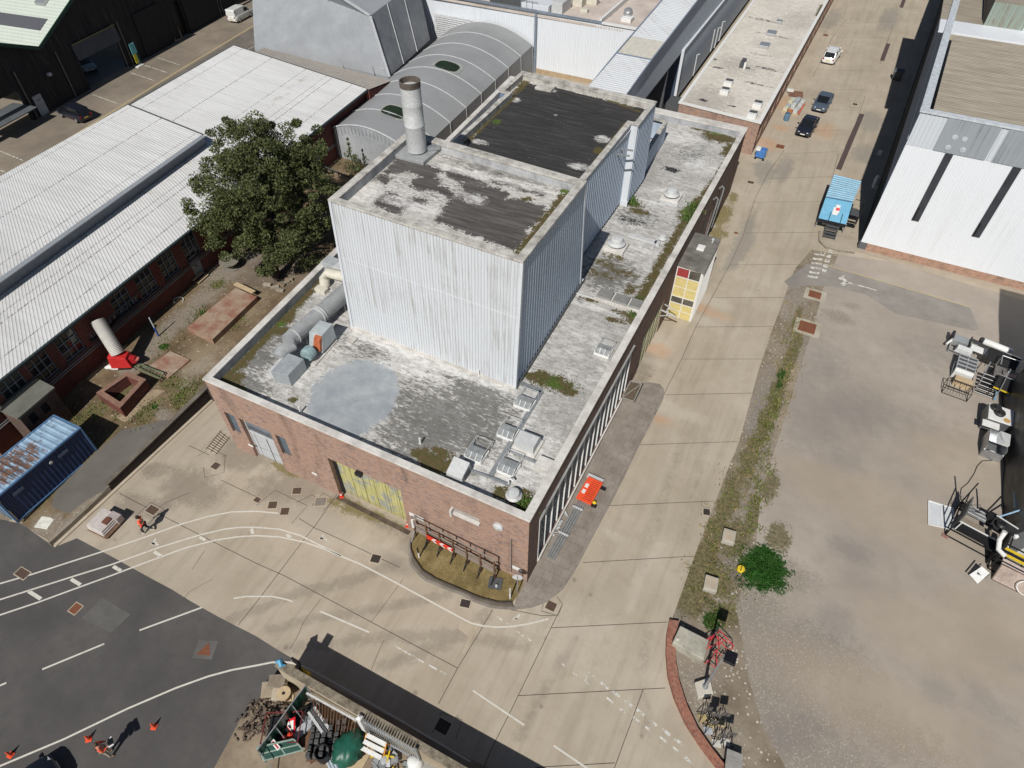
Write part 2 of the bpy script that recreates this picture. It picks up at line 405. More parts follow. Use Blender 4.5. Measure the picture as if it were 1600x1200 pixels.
COVER = m_plain('manhole_iron', (.115, .075, .055), .75, .2, .3, 8, local=False)
WOODB = m_plain('brown_timber', (.17, .095, .055), .8, 0, .35, 5)
WOODL = m_plain('pale_timber', (.52, .40, .25), .75, 0, .2, 5)
RED = m_plain('red_plastic', (.68, .055, .025), .5, 0, .2, 4)
ORANGE = m_plain('orange_plastic', (.85, .10, .035), .55, 0, .12, 4)
REDP = m_plain('red_paint', (.42, .02, .025), .45, 0, .25, 3)
HIVIS = m_plain('hi_vis_fabric', (.95, .13, .06), .8, 0, .15, 9)
YELLOW = m_plain('yellow_paint', (.72, .52, .03), .5, 0, .2, 3)
BLUEC = m_plain('container_blue', (.03, .055, .13), .5, 0, .3, 2)
GREENT = m_plain('green_sheet', (.012, .10, .065), .45, 0, .35, 2.5, spec=.5)
BLUEP = m_plain('blue_plastic', (.03, .17, .50), .5, 0, .2, 5)
BLUEL = m_plain('pale_blue_paint', (.22, .47, .66), .5, 0, .15, 2.5)
def m_glass(name, c=(.015, .018, .02), rough=.08):
    n = NB(name); n.pos(True); return n.out(n.ramp(n.noise(1.5, 3), (.3, c), (.7, tuple(q * 2.2 for q in c))), rough, 0, .6)
GLASS = m_glass('dark_glass'); GLASSG = m_glass('grey_glass', (.06, .068, .072), .15)
SKYL = m_plain('rooflight_glass', (.26, .275, .28), .2, 0, .35, 2.5, spec=.6)
LEAFA = None
def m_leaf(name, a, b, c):
    n = NB(name); oi = n.n.new('ShaderNodeNewGeometry')
    col = n.ramp(oi.outputs['Random Per Island'], (.0, a), (.5, b), (1.0, c))
    col = n.mix(n.math('MULTIPLY', n.step(n.noise(.5, 4, .6), .42, .62), .6), col, tuple(q * 1.5 for q in b))
    m = n.out(col, .65, 0, .25); n.p.inputs['Transmission Weight'].default_value = 0.0
    return m
LEAF = m_leaf('olive_leaves', (.030, .038, .014), (.065, .078, .028), (.13, .145, .055))
LEAFB = m_leaf('grey_green_leaves', (.04, .045, .03), (.07, .075, .045), (.10, .105, .06))
WEED = m_leaf('weed_leaves', (.05, .07, .012), (.10, .13, .025), (.17, .17, .05))
WEEDG = m_leaf('green_weed_leaves', (.03, .055, .012), (.055, .095, .02), (.11, .14, .04))
STRAW = m_leaf('straw_grass', (.16, .12, .05), (.25, .19, .08), (.13, .13, .04))
BARK = m_plain('bark', (.08, .06, .045), .9, 0, .3, 6)
# ------------------------------------------------------------------ ground, roads, paving
def resample(pts, n):
    p = np.array(pts, float); d = np.r_[0, np.cumsum(np.hypot(*(p[1:] - p[:-1]).T))]; t = np.linspace(0, d[-1], n)
    return np.c_[np.interp(t, d, p[:, 0]), np.interp(t, d, p[:, 1])]
def seg_dist(c, a, b):
    a, b = np.array(a), np.array(b); ab = b - a
    t = np.clip(((c - a) @ ab) / max(1e-9, ab @ ab), 0, 1)
    return np.hypot(*(c - (a + t[:, None] * ab)).T)
def paint(c, strokes):
    """strokes: ('b',x,y,rx,ry,rot,strength) blob, ('l',pts,width,strength) line, ('p',pts,soft,strength) polygon"""
    out = np.zeros(len(c))
    for s in strokes:
        if s[0] == 'b':
            _, x, y, rx, ry, ro, st = s
            dx, dy = c[:, 0] - x, c[:, 1] - y; k, q = math.cos(ro), math.sin(ro)
            d = np.hypot((dx * k + dy * q) / rx, (-dx * q + dy * k) / ry)
            v = np.clip(.5 + (1 - d) * .9, 0, 1) * st
        elif s[0] == 'l':
            _, pts, w, st = s
            d = np.min([seg_dist(c, pts[i], pts[i + 1]) for i in range(len(pts) - 1)], axis=0)
            v = np.clip(.5 + (1 - d / w) * .7, 0, 1) * st
        else:
            _, pts, so, st = s
            ins = np.zeros(len(c), bool); n = len(pts); d = np.full(len(c), 1e9)
            for i in range(n):
                (x0, y0), (x1, y1) = pts[i], pts[(i + 1) % n]
                d = np.minimum(d, seg_dist(c, pts[i], pts[(i + 1) % n]))
                if y0 != y1:
                    cr = ((y0 > c[:, 1]) != (y1 > c[:, 1])) & (c[:, 0] < (x1 - x0) * (c[:, 1] - y0) / (y1 - y0) + x0)
                    ins ^= cr
            v = np.clip(.5 + np.where(ins, d, -d) / (2 * so), 0, 1) * st
        out = np.maximum(out, v)
    return out
ATTRS = {}
def sheet(name, left, right, ns, nt, m, z=0.0, attrs=None, need=(), parent=None, kind='structure'):
    """grid between two poly-lines; z may be a function of x, y arrays"""
    L, R_ = resample(left, nt), resample(right, nt)
    s = np.linspace(0, 1, ns)[None, :, None]
    P = (L[:, None, :] * (1 - s) + R_[:, None, :] * s).reshape(-1, 2)
    zz = z(P[:, 0], P[:, 1]) if callable(z) else np.full(len(P), z)
    me = bpy.data.meshes.new(name)
    idx = np.arange(nt * ns).reshape(nt, ns)
    F = np.stack([idx[:-1, :-1], idx[:-1, 1:], idx[1:, 1:], idx[1:, :-1]], -1).reshape(-1, 4)
    a, b, c = P[F[0, 0]], P[F[0, 1]], P[F[0, 2]]
    if (b[0] - a[0]) * (c[1] - a[1]) - (b[1] - a[1]) * (c[0] - a[0]) < 0: F = F[:, ::-1]
    me.from_pydata(np.c_[P, zz].tolist(), [], F.tolist())
    me.materials.append(m)
    for k in set(need) | set(attrs or {}):
        v = paint(P, (attrs or {}).get(k, [])) if k != 'speck' else .5 + .5 * paint(P, (attrs or {}).get(k, []))
        at = me.attributes.new(k, 'FLOAT', 'POINT'); at.data.foreach_set('value', v.astype(np.float32))
    me.update()
    o = bpy.data.objects.new(name, me); COL.objects.link(o)
    if parent is not None: o.parent = parent
    elif kind: o['kind'] = kind
    return o
ROADN = ('dark', 'light', 'rust', 'tyre', 'grey', 'moss')
YARDN = ('gravel', 'dark', 'tan', 'moss', 'green')
def B(u, v, rx, ry=None, ro=0.0, st=1.0, z=0.0):
    p = gp(u, v, z); return ('b', p.x, p.y, rx, ry or rx, ro, st)
def Ln(pts, w, st=1.0, z=0.0): return ('l', G(pts, z), w, st)
def Pg(pts, so=.4, st=1.0, z=0.0): return ('p', G(pts, z), so, st)

struct(MB().box(-400, 400, -300, 500, -1, -.03), 'ground', FARROAD)
tyres = [Ln([(620, 880), (560, 905), (470, 925), (380, 960), (330, 985)], .35, .9), Ln([(700, 930), (600, 950), (500, 965), (420, 985)], .3, .85),
         Ln([(820, 1010), (700, 990), (560, 1000), (440, 1015)], .35, .8), Ln([(900, 1000), (860, 1060), (810, 1150)], .3, .6), Ln([(760, 960), (690, 1010), (600, 1040)], .4, .8),
         Ln([(1010, 990), (1000, 1060), (1010, 1150)], .35, .5), Ln([(1065, 690), (1035, 790), (1000, 900)], .35, .45), Ln([(1105, 690), (1080, 790), (1060, 900)], .3, .4)]
sheet('concrete_road', [(-31, -34), (-31, 150)], [(32, -34), (32, 150)], 180, 520, CONC, 0.0, need=ROADN, attrs={
    'tyre': tyres,
    'dark': [B(300, 760, 2.2, 1.2), B(400, 710, 2.5, 1.2, .3, .9), B(455, 770, 2.6, 1.3, .2), B(420, 700, 1.6, 1.0), B(215, 790, 1.6, .8), B(270, 775, .5, 1.6, 0, 1), B(480, 800, 3, 1), B(370, 705, 1.4),
             Ln([(445, 735), (520, 775), (640, 835)], .5, .9), B(240, 735, .7), B(620, 880, 1.4, .6), B(650, 850, 1.0), B(235, 790, .5), Ln([(225, 830), (260, 795), (300, 762)], .22, 1), Ln([(1010, 560), (1000, 590)], .8, .8)],
    'light': [Ln([(985, 950), (1000, 900), (1030, 850)], .3, 1), B(955, 835, .7, .3), B(1050, 640, 2.5, .7, 0, .8), B(1110, 470, 2, .8, 0, .8), B(560, 850, 4, 1.2, 0, .7), B(900, 1000, 3, 2, 0, .6), B(1095, 500, 1.3, .5), B(1020, 565, 1, .4), B(1030, 540, 1.1), B(1170, 460, .5), B(950, 980, .3), B(500, 820, 3, 1)],
    'rust': [B(1098, 481, .9, .5), B(1115, 490, 1.5, .5, 0, .8), B(1025, 545, 1.3, .7, 0, .9), B(1035, 550, .6), B(1290, 205, 1.2, 2, 0, .8), B(1322, 280, 1.4, .8, 0, .9), B(1030, 655, 1, .4, 0, .8), B(1200, 225, 1.4, 1.5, 0, .9), B(1225, 160, .9, 2.0, 0, .9), B(1220, 200, .8, .8)],
    'grey': [Pg([(1165, 345), (1180, 330), (1178, 380), (1150, 420), (1125, 425)], .5), Pg([(1187, 290), (1175, 255), (1205, 250), (1212, 270), (1200, 285)], .5), B(1300, 30, 1.2, 5, -.05), B(1390, 30, 1.3, 6, -.05), B(1360, 190, 1.3, 3), B(1350, 240, 1.2, 2.2), B(1225, 265, .8, 3),
             Pg([(1235, 440), (1260, 410), (1290, 400), (1290, 440), (1250, 445)], .5)],
    'moss': [B(1130, 335, .8, 2.0), B(1122, 365, .9, 1.2, 0, .9), B(1145, 310, .6, 1.3, 0, .8), B(575, 800, 3.2, .3, 0, .8), B(530, 790, 2.0, .4, 0, .7), B(450, 735, 1.5, .3)]})
sheet('back_road', [(-90, -30), (-90, 130)], [(-36, -30), (-36, 130)], 40, 60, FARROAD, .004)
# asphalt forecourt, patch, compound floor
A1 = [(33, 818), (85, 855), (120, 841), (175, 870), (229, 900), (270, 922), (297, 939), (345, 966), (400, 994), (430, 1013), (457, 1029), (445, 1042), (437, 1050), (415, 1082), (400, 1097), (375, 1125), (332, 1205), (250, 1330), (-500, 1330), (-500, 830), (0, 812)]
struct(MB().poly(G(A1)[::-1], .004), 'asphalt_forecourt', ASPH)
struct(MB().poly(G([(160, 934), (204, 960), (174, 989), (127, 966)])[::-1], .008), 'asphalt_patch', ASPHP)
struct(MB().poly(G([(457, 1029), (480, 1052), (1010, 1330), (250, 1330), (332, 1205), (375, 1125), (400, 1097), (415, 1082), (437, 1050)])[::-1], .0045), 'compound_floor', DIRT)
struct(MB().poly(G([(720, 970), (752, 971), (727, 1020), (722, 1020), (732, 995), (716, 982)])[::-1], .004), 'pale_concrete_patch', PATCH)
# strip of asphalt along the far side of the back road
struct(MB().poly(G([(-20, 297), (150, 193), (400, 40), (440, 15), (470, -20), (430, 60), (300, 140), (150, 235), (0, 330)])[::-1], .008), 'back_road_asphalt', m_ground('back_asphalt', (.15, .135, .115), (.2, .18, .16), (.11, .10, .09), .3, .4))

# yard right of the road and weedy verge
VL = [(1268, 390), (1242, 420), (1205, 520), (1185, 580), (1155, 690), (1130, 752), (1085, 870), (1052, 962), (1048, 1000), (1054, 1060), (1078, 1120), (1110, 1172), (1132, 1205), (1190, 1290)]
VR = [(1310, 398), (1290, 440), (1268, 520), (1240, 610), (1215, 690), (1190, 760), (1180, 860), (1150, 950), (1160, 1000), (1170, 1060), (1190, 1130), (1230, 1205), (1280, 1290), (1300, 1300)]
VERGEM = m_ground('weedy_verge', (.23, .19, .14), (.31, .265, .21), (.14, .11, .075), .4, .6, .98, stone=.22, stonecol=(.62, .58, .5), stone_sc=6, extra=yard_extra)
sheet('verge', G(VL), G(VR), 34, 240, VERGEM, .012, need=YARDN, attrs={
    'gravel': [B(1250, 530, .9, 3), B(1200, 700, .9, 4, -.1), B(1185, 760, .8, 3), B(1190, 620, .7, 4), B(1165, 800, .8, 3), B(1090, 1050, 1.3, 1.8), B(1065, 1040, .8, 1), B(1100, 1130, 1.6, 1.2), B(1110, 1160, 1, 1), B(1240, 470, .9, 2.5), B(1260, 560, .6, 3)],
    'moss': [B(1235, 560, .45, 4.5, -.05), B(1245, 500, .3, 2), B(1212, 620, .5, 3), B(1195, 660, .5, 2.5), B(1170, 720, .6, 3, 0, .9), B(1140, 780, .6, 2.2), B(1120, 830, .7, 2), B(1100, 880, .9, 2), B(1090, 910, 1.2, 1.4), B(1150, 840, .9, 1.5), B(1080, 940, 1, 1), B(1125, 915, .8), B(1180, 800, .6, 1.5), B(1130, 960, .8), B(1070, 870, .4, 1)],
    'green': [B(1112, 970, .55, .5), B(1220, 590, .3, 1.4, 0, .8), B(1190, 885, 1.3, 1.4)],
    'tan': [B(1200, 790, .6, 2.5), B(1215, 720, .5, 2), B(1240, 590, .4, 2), B(1100, 1150, 1, .8), B(1225, 660, .5, 2)],
    'dark': [B(1150, 870, 1, 1.5), B(1185, 650, .5, 3), B(1060, 960, .8)]})
sheet('yard', G(VR), [(52, 52), (52, -30)], 110, 190, YARD, .006, need=YARDN, attrs={
    'gravel': [B(1190, 1010, 3.5, 2, 0, .8), B(1220, 1120, 5, 2.5, 0, .8), B(1170, 940, 2, 2), B(1310, 495, 1.3, .8), B(1330, 478, .8, .4), B(1260, 1190, 5, 2), B(1270, 1010, 3, 1.5, 0, .75), B(1380, 1150, 4, 1.5, 0, .6), B(1240, 900, 1.4, 1.0, 0, .8)],
    'dark': [B(1250, 620, 1.6, 3), B(1340, 640, 3, 2), B(1270, 660, 2, 3, 0, .9), B(1310, 720, 1.5, 1, 0, .9), B(1305, 975, 1.0, 1.0, .6, 1.1), B(1330, 860, 1.3, .7, 0, 1), B(1240, 590, 1.5, 2), B(1460, 560, 3, 2, 0, .6), B(1280, 570, 2, 3, 0, .8), B(1540, 1090, 1.6, .5, -.5, .8), B(1465, 1080, .8, .8, 0, .9), B(1230, 1150, 2, 1.0, .5, .8), B(1450, 665, 3, 1.2, 0, .6)],
    'tan': [B(1330, 770, 4, 2), B(1420, 820, 4, 2), B(1290, 750, 3, 1.2), B(1370, 1100, 5, 1.8), B(1470, 1000, 4, 2), B(1550, 980, 3, 2), B(1500, 720, 3, 3, 0, .8)],
    'moss': [B(1215, 840, .7, 1.2), B(1205, 760, .5, 1.3), B(1395, 950 - 20, .01)],
    'green': [B(1192, 886, 1.35, 1.45, 0, 1.2)]})
# smoother asphalt lane into the yard, along the white building
struct(MB().poly(G([(1225, 440), (1262, 412), (1292, 414), (1400, 447), (1515, 480), (1530, 515), (1522, 517), (1400, 490), (1352, 460), (1300, 448), (1262, 446), (1235, 450)])[::-1], .016), 'yard_asphalt_lane', m_ground('lane_asphalt', (.255, .235, .21), (.31, .285, .26), (.20, .185, .165), .4, .4))
struct(MB().poly(G([(1282, 360), (1286, 380), (1335, 392), (1600, 470), (1700, 500), (1700, 440), (1340, 372)])[::-1], .017), 'building_apron', m_ground('apron_concrete', (.37, .315, .245), (.44, .38, .30), (.29, .245, .19), .3, .4))

# grey flagged pavement along the long window, raised by a kerb
PO = [(640, 842), (637, 862), (640, 882), (660, 905), (690, 918), (720, 929), (745, 942), (770, 950), (800, 952), (825, 950), (850, 942), (878, 922), (900, 888), (925, 840), (955, 785), (980, 735), (1000, 693), (1020, 655), (1037, 622), (1038, 608), (1030, 599), (1012, 597), (1003, 598)]
po = resample(G(PO, .1), 70)
pin = np.column_stack([np.minimum(po[:, 0], np.maximum(.02, 0)) * 0 + .02, po[:, 1]])
wall_pts = [(-7.75, .02), (.05, .02), (.05, 15.9)]
pw = resample(wall_pts, 70)
k = MB(); n = len(po)
for i in range(n - 1):
    a, b = po[i], po[i + 1]
    d = b - a; d /= max(1e-6, np.hypot(*d)); nr = np.array([d[1], -d[0]])
    k.add([(*a, -.02), (*b, -.02), (*b, .1), (*a, .1), (*(a - nr * .14), .101), (*(b - nr * .14), .101)], [[0, 1, 2, 3], [3, 2, 5, 4]])
struct(k, 'kerb', m_ground('kerb_stone', (.24, .215, .185), (.31, .28, .245), (.16, .14, .12), .8, .4))
def pave_extra(n, col, a, b, g):
    k = n.n.new('ShaderNodeTexBrick'); n.link(n.pos(), k.inputs['Vector'])
    k.inputs['Scale'].default_value = 1; k.inputs['Brick Width'].default_value = .62; k.inputs['Row Height'].default_value = .6; k.inputs['Mortar Size'].default_value = .012
    k.inputs['Color1'].default_value = (1, 1, 1, 1); k.inputs['Color2'].default_value = (.9, .89, .88, 1); k.inputs['Mortar'].default_value = (.66, .64, .6, 1)
    return n.mix(1.0, col, k.outputs['Color'], 'MULTIPLY')
PAVE2 = m_ground('flagstones', (.27, .235, .20), (.34, .30, .26), (.18, .155, .13), .5, .4, .9, extra=pave_extra)
i0 = int(np.argmin(np.hypot(*(po - np.array(G([(800, 952)], .1)[0])).T)))
pv = [tuple(q) for q in po[i0:]] + [(.05, 16.2), (.05, .03), (-.25, .03)] + G([(818, 914), (806, 935)], .1)
struct(MB().poly(pv, .096), 'pavement', PAVE2)
bed = G([(641.7, 848), (641.7, 858), (647, 873), (660, 892), (680, 905), (703, 915), (750, 935), (778, 942), (800, 942), (812, 926), (818, 912)], .1)
struct(MB().poly(bed + [(-.25, .03), (-7.7, .03)], .1), 'planting_bed', DRYGRASS)
rim = [tuple(q) for q in po[:i0 + 1]]
struct(MB().poly(rim + bed[:-2][::-1], .098), 'bed_kerb', m_ground('dark_kerb', (.15, .125, .10), (.2, .17, .14), (.10, .085, .07), .8, .4))
# low edging standing along the bed
k = MB()
for a, b in zip(bed[:-3], bed[1:-2]): k.bar((*a, .15), (*b, .15), .05, .16)
struct(k, 'bed_kerb_edging', JOINT)

# ------------------------------------------------------------------ joints and markings
def ribbon(mb, pts, w, z, closed=False):
    P = [Vector((*p, 0)) for p in pts]; L, R_ = [], []
    for i, p in enumerate(P):
        d = (P[min(i + 1, len(P) - 1)] - P[max(i - 1, 0)]).normalized(); nr = Vector((-d.y, d.x, 0))
        L.append(p + nr * w / 2); R_.append(p - nr * w / 2)
    vs = [(q.x, q.y, z) for q in R_ + L]; n = len(P)
    mb.add(vs, [[i, i + 1, n + i + 1, n + i] for i in range(n - 1)])
jt = MB()
J = [[(1039, 617), (1184, 614)], [(1000, 695), (1152, 690)], [(952, 790), (1114, 783)], [(911, 879), (1084, 869)], [(861, 981), (1042, 972)], [(810, 1087), (1040, 1075)], [(837, 1199), (961, 1192)],
     [(1005, 1077), (960, 1200)], [(1065, 561), (1192, 561)], [(1087, 511), (1222, 510)], [(1114, 465), (1236, 465)], [(1140, 414), (1250, 413)], [(1164, 364), (1278, 363)], [(1175, 316), (1290, 315)],
     [(1200, 279), (1300, 276)], [(1225, 240), (1310, 237)], [(1262, 205), (1322, 203)], [(1275, 172), (1330, 172)], [(1300, 140), (1355, 140)], [(1290, 110), (1372, 111)], [(1310, 59), (1395, 59)], [(1320, 37), (1400, 33)],
     [(1037, 617), (1065, 561), (1087, 511), (1114, 462), (1140, 414), (1160, 372), (1180, 310), (1200, 270), (1225, 235)], [(1270, 120), (1300, 60), (1322, 30)],
     [(187, 771), (260, 809), (332, 846), (400, 880), (445, 900), (715, 1044)], [(345, 750), (400, 776)], [(467, 810), (492, 825), (530, 842), (625, 887)],
     [(527, 772), (492, 822), (472, 847), (432, 900), (400, 942), (372, 977)], [(770, 952), (742, 1000), (715, 1044), (685, 1100)], [(870, 932), (879, 944), (861, 981), (800, 1107), (772, 1162), (755, 1200)],
     [(295, 696), (327, 711)], [(455, 1028), (482, 1045)], [(230, 805), (260, 785), (295, 770)], [(1310, 240), (1300, 280)], [(1352, 150), (1338, 190), (1320, 230)], [(1375, 100), (1395, 40)], [(795, 952), (846, 962), (868, 962)]]
for p in J: ribbon(jt, G(p), .036, .004)
cr = [[(630, 905), (604, 940), (580, 972)], [(501, 936), (475, 971), (462, 1000), (452, 1015)], [(600, 1000), (590, 1022), (580, 1047)], [(332, 905), (295, 925), (270, 960)], [(320, 860), (300, 890)]]
for p in cr: ribbon(jt, G(p), .022, .0075)
struct(jt, 'road_joints', JOINT)
fr = MB()   # fine slots around inset covers
for c in [[(849, 944), (846, 955), (872, 962), (879, 944), (870, 932)], [(310, 712), (330, 700), (352, 712), (350, 738), (320, 746), (318, 730)], [(211, 808), (235, 785), (256, 795), (232, 818)], [(400, 790), (430, 766), (480, 790), (456, 818)],
          [(463, 785), (488, 773), (502, 784)], [(488, 790), (505, 770), (522, 780), (505, 798)], [(675, 1145), (690, 1113), (722, 1125), (712, 1155)], [(1095, 805), (1103, 792), (1112, 796)], [(1328, 168), (1328, 157), (1345, 158), (1343, 168), (1328, 168)]]:
    ribbon(fr, G(c), .035, .0035)
struct(fr, 'cover_joints', JOINT)
mk = MB()
LW = .1
L1 = [(-30, 920), (0, 912), (50, 897.5), (110, 878), (160, 862), (225, 840), (280, 820), (325, 807), (362, 800), (400, 799), (435, 802)]
L2 = [(-30, 946), (0, 937), (60, 918), (120, 899), (175, 882), (250, 855), (312, 836), (350, 827), (375, 824), (400, 824), (437, 827), (470, 837), (500, 852), (533, 868)]
L3 = [(-30, 970), (0, 961), (60, 941), (120, 919), (175, 899), (225, 880), (287, 857), (337, 844), (370, 839), (400, 837), (437, 839), (475, 847), (505, 857), (535, 870), (562, 881), (597, 899), (625, 914), (675, 941), (712, 961), (725, 968), (737, 974), (755, 978), (775, 980), (800, 979), (825, 975), (857, 967)]
LB = [(-30, 1210), (0, 1197), (100, 1155), (200, 1107), (275, 1075), (325, 1057), (362, 1047), (400, 1040), (425, 1035), (450, 1035), (470, 1039), (484, 1046)]
for p in (L1, L2, L3, LB): ribbon(mk, G(p), LW, .009)
for a, b in [((66, 1046), (163, 1006)), ((218, 985), (316, 949)), ((-30, 1084), (10, 1067)), ((500, 955), (577, 988)), ((739, 1079), (819, 1133)), ((865, 1165), (930, 1209))]: ribbon(mk, G([a, b]), LW, .009)
ribbon(mk, G([(365, 935), (385, 932), (400, 932), (425, 932), (445, 936), (458, 940)]), .09, .009)
ribbon(mk, G([(485, 1046), (520, 1065), (555, 1085), (625, 1125), (735, 1190)]), .09, .009)
for a, b in [((241, 862), (252, 869)), ((312, 839), (321, 844)), ((177, 885), (189, 892)), ((111, 905), (126, 914)), ((45, 924), (64, 936)), ((393, 826), (395, 834)), ((448, 835), (454, 840))]: ribbon(mk, G([a, b]), .2, .009)
struct(mk, 'road_markings', MARK)
mw = MB()
for a, b in [((617, 1009), (662, 1035)), ((670, 1039), (697, 1054)), ((777, 963), (786, 970)), ((792, 974), (800, 979)), ((808, 986), (818, 994)), ((825, 998), (832, 1003)), ((878, 1037), (882, 1041)), ((896, 1051), (902, 1056))]: ribbon(mw, G([a, b]), .09, .008)
for x, y in [(945, 1071), (962, 1084), (982, 1099), (1001, 1113), (1020, 1129), (1041, 1144), (1060, 1159), (1076, 1188)]: ribbon(mw, G([(x - 6, y - 5), (x + 6, y + 5)]), .16, .008)
for x, y in [(953, 1094), (973, 1110), (994, 1124), (1013, 1139), (1036, 1155), (1056, 1171)]: ribbon(mw, G([(x - 5, y - 4), (x + 5, y + 4)]), .12, .008)
ribbon(mw, G([(929, 1057), (920, 1051), (914, 1064), (921, 1071)]), .1, .008)
for u, v in [(240, 848), (503, 840), (808, 966)]:                    # worn pedestrian symbols
    for a, b in [((-7, 2), (7, 0)), ((-1, 1), (4, -7)), ((0, 2), (8, 4)), ((-4, -2), (1, 4))]: ribbon(mw, G([(u + a[0], v + a[1]), (u + b[0], v + b[1])]), .11, .008)
for i in range(6): ribbon(mw, G([(1262 + i * 2, 432 - i * 7), (1278 + i * 2, 434 - i * 7)]), .3, .0185)
for i in range(5): ribbon(mw, G([(1284 + i * 2.4, 422 - i * 7.5), (1291 + i * 2.4, 424 - i * 7.5)]), .5, .0185)
ribbon(mw, G([(1322, 441), (1345, 447), (1370, 454)]), .16, .0205)
mw.poly(G([(1309, 435), (1320, 430), (1318, 434), (1326, 441), (1318, 447), (1312, 444), (1319, 440)])[::-1], .0205)
for a, b in [((0, 236), (36, 251)), ((-20, 258), (8, 269)), ((99, 179), (136, 191)), ((145, 148), (184, 162)), ((205, 114), (241, 126)), ((226, 102), (262, 114)), ((246, 90), (282, 102)), ((386, 78), (402, 70))]: ribbon(mw, G([a, b]), .13, .013)
struct(mw, 'worn_road_markings', MARKW)
ym = MB()
ribbon(ym, G([(-30, 302), (0, 283), (150, 190), (280, 110), (400, 38), (420, 25)]), .22, .014)
ribbon(ym, G([(1292, 415), (1400, 446), (1515, 480)]), .1, .0205)
struct(ym, 'yellow_road_lines', YMARK)
wp = MB()
for a, b in [((1378, 95), (1388, 68)), ((1310, 265), (1347, 178)), ((1408, 12), (1416, -10))]: ribbon(wp, G([a, b]), .55, .006)
struct(wp, 'channel_drain', m_plain('channel_grate', (.11, .08, .075), .8, .1, .3, 6, local=False))
gd = MB(); ribbon(gd, G([(527, 776), (640, 833)]), .32, .007)
struct(gd, 'threshold_channel', m_ground('channel_dirt', (.10, .075, .055), (.15, .11, .08), (.05, .04, .03), 2, .5))

# iron covers let into the ground
def cover(u, v, w, h, label, m=COVER, ro=0.0, z=.01, framed=.05, zz=0.0):
    w *= .68; h *= .68
    p = gp(u, v, zz); t = thing('manhole_cover', label, 'manhole cover', (p.x, p.y, z), ro, 'iron covers in the ground')
    MB().box(-w / 2 - framed, w / 2 + framed, -h / 2 - framed, h / 2 + framed, -.006, 0).build('frame', PATCH, t)
    MB().box(-w / 2, w / 2, -h / 2, h / 2, 0, .006).build('lid', m, t)
    return t
DK = m_plain('dark_grate', (.05, .04, .035), .8, .1, .3, 9)
RL = m_plain('red_rust_lid', (.20, .075, .04), .85, 0, .3, 6)
for a in [(337, 728, .75, .7, 'brown cover in the concrete between the wall grating and the grey double door'), (238, 797, 1.1, .75, 'dark brown cover beside the walking man in orange'),
          (464, 767, .8, .7, 'brown cover nearest the brick wall left of the yellow timber door', COVER, .5), (426, 789, .8, .75, 'faded brown cover in the patched slab, left of a pair', COVER, .5),
          (445, 799, .75, .75, 'faded brown cover in the patched slab, right of a pair', COVER, .5), (501, 784, 1.0, .9, 'grey brown cover in front of the orange cone at the yellow door', PAVE, .5),
          (402, 781, .6, .5, 'small dark cover at the corner of the patched slab'), (692, 1135, 1.0, .9, 'black cover lying in the long wall shadow', DK), (861, 947, .8, .75, 'brown cover set in the slab at the pavement corner'),
          (853, 903, .7, .75, 'rust red cover in the pavement by the brick corner', RL), (883, 848, .65, .65, 'rust brown cover beside the lying steel rails', RL), (932, 717, .45, .45, 'small ochre cover above the red barrier on the pavement', RL),
          (35, 896, 1.2, .7, 'large brown cover in the asphalt between the white lines'), (118, 951, .75, .8, 'rusty cover with pale rim beside the square asphalt patch', RL),
          (1150, 364, .5, .45, 'rusty square cover in the grey patch above the yellow entrance box', RL), (1173, 285, .9, .7, 'brown cover by the shaded end of the long brick wall'), (1336, 163, .8, .7, 'dark cover in its own slab right of the parked cars', DK),
          (1290, 55, 1.0, 1.2, 'rust brown cover left of the white van', RL), (1219, 229, 1.3, 1.3, 'worn reddish cover left of the black car', RL)]:
    cover(*a)
for u, v, w, h, lb in [(587, 873, .55, .5, 'square grated gully beside the curved white line and flower bed'), (727, 943, .55, .45, 'square grated gully at the kerb of the dry grass bed'), (1104, 800, .4, .45, 'small gully at the edge of the weedy verge')]:
    p = gp(u, v); t = thing('gully_grate', lb, 'drain', (p.x, p.y, .008), .25, 'grated gullies')
    MB().box(-w / 2 - .07, w / 2 + .07, -h / 2 - .07, h / 2 + .07, -.004, .002).build('frame', PATCH, t)
    g = MB().box(-w / 2, w / 2, -h / 2, h / 2, .002, .006).build('grate', DK, t)
p = gp(321, 1015); t = thing('manhole_cover', 'triangular rusty cover with pale rim in the asphalt', 'manhole cover', (p.x, p.y, .014), .4, 'iron covers in the ground')
MB().box(-.55, .55, -.5, .5, -.006, 0).build('frame', ASPHP, t); MB().prism([(-.4, -.3), (.4, -.3), (.05, .4)], 0, .006).build('lid', RL, t)
g4 = G([(321, 702), (345, 672), (360, 684), (338, 711)]); t = thing('floor_grating', 'ribbed rectangular floor grating beside the brick front wall', 'grating', (0, 0, 0))
MB().poly(g4[::-1], .008).build('frame', PATCH, t)
b = MB()
for i in range(9):
    s = .08 + i * .105
    b.bar(tuple(Vector((*g4[0], .016)).lerp(Vector((*g4[1], .016)), s)), tuple(Vector((*g4[3], .016)).lerp(Vector((*g4[2], .016)), s)), .05, .012)
for s in (.06, .5, .94): b.bar(tuple(Vector((*g4[0], .018)).lerp(Vector((*g4[3], .018)), s)), tuple(Vector((*g4[1], .018)).lerp(Vector((*g4[2], .018)), s)), .05, .012)
b.build('bars', COVER, t)
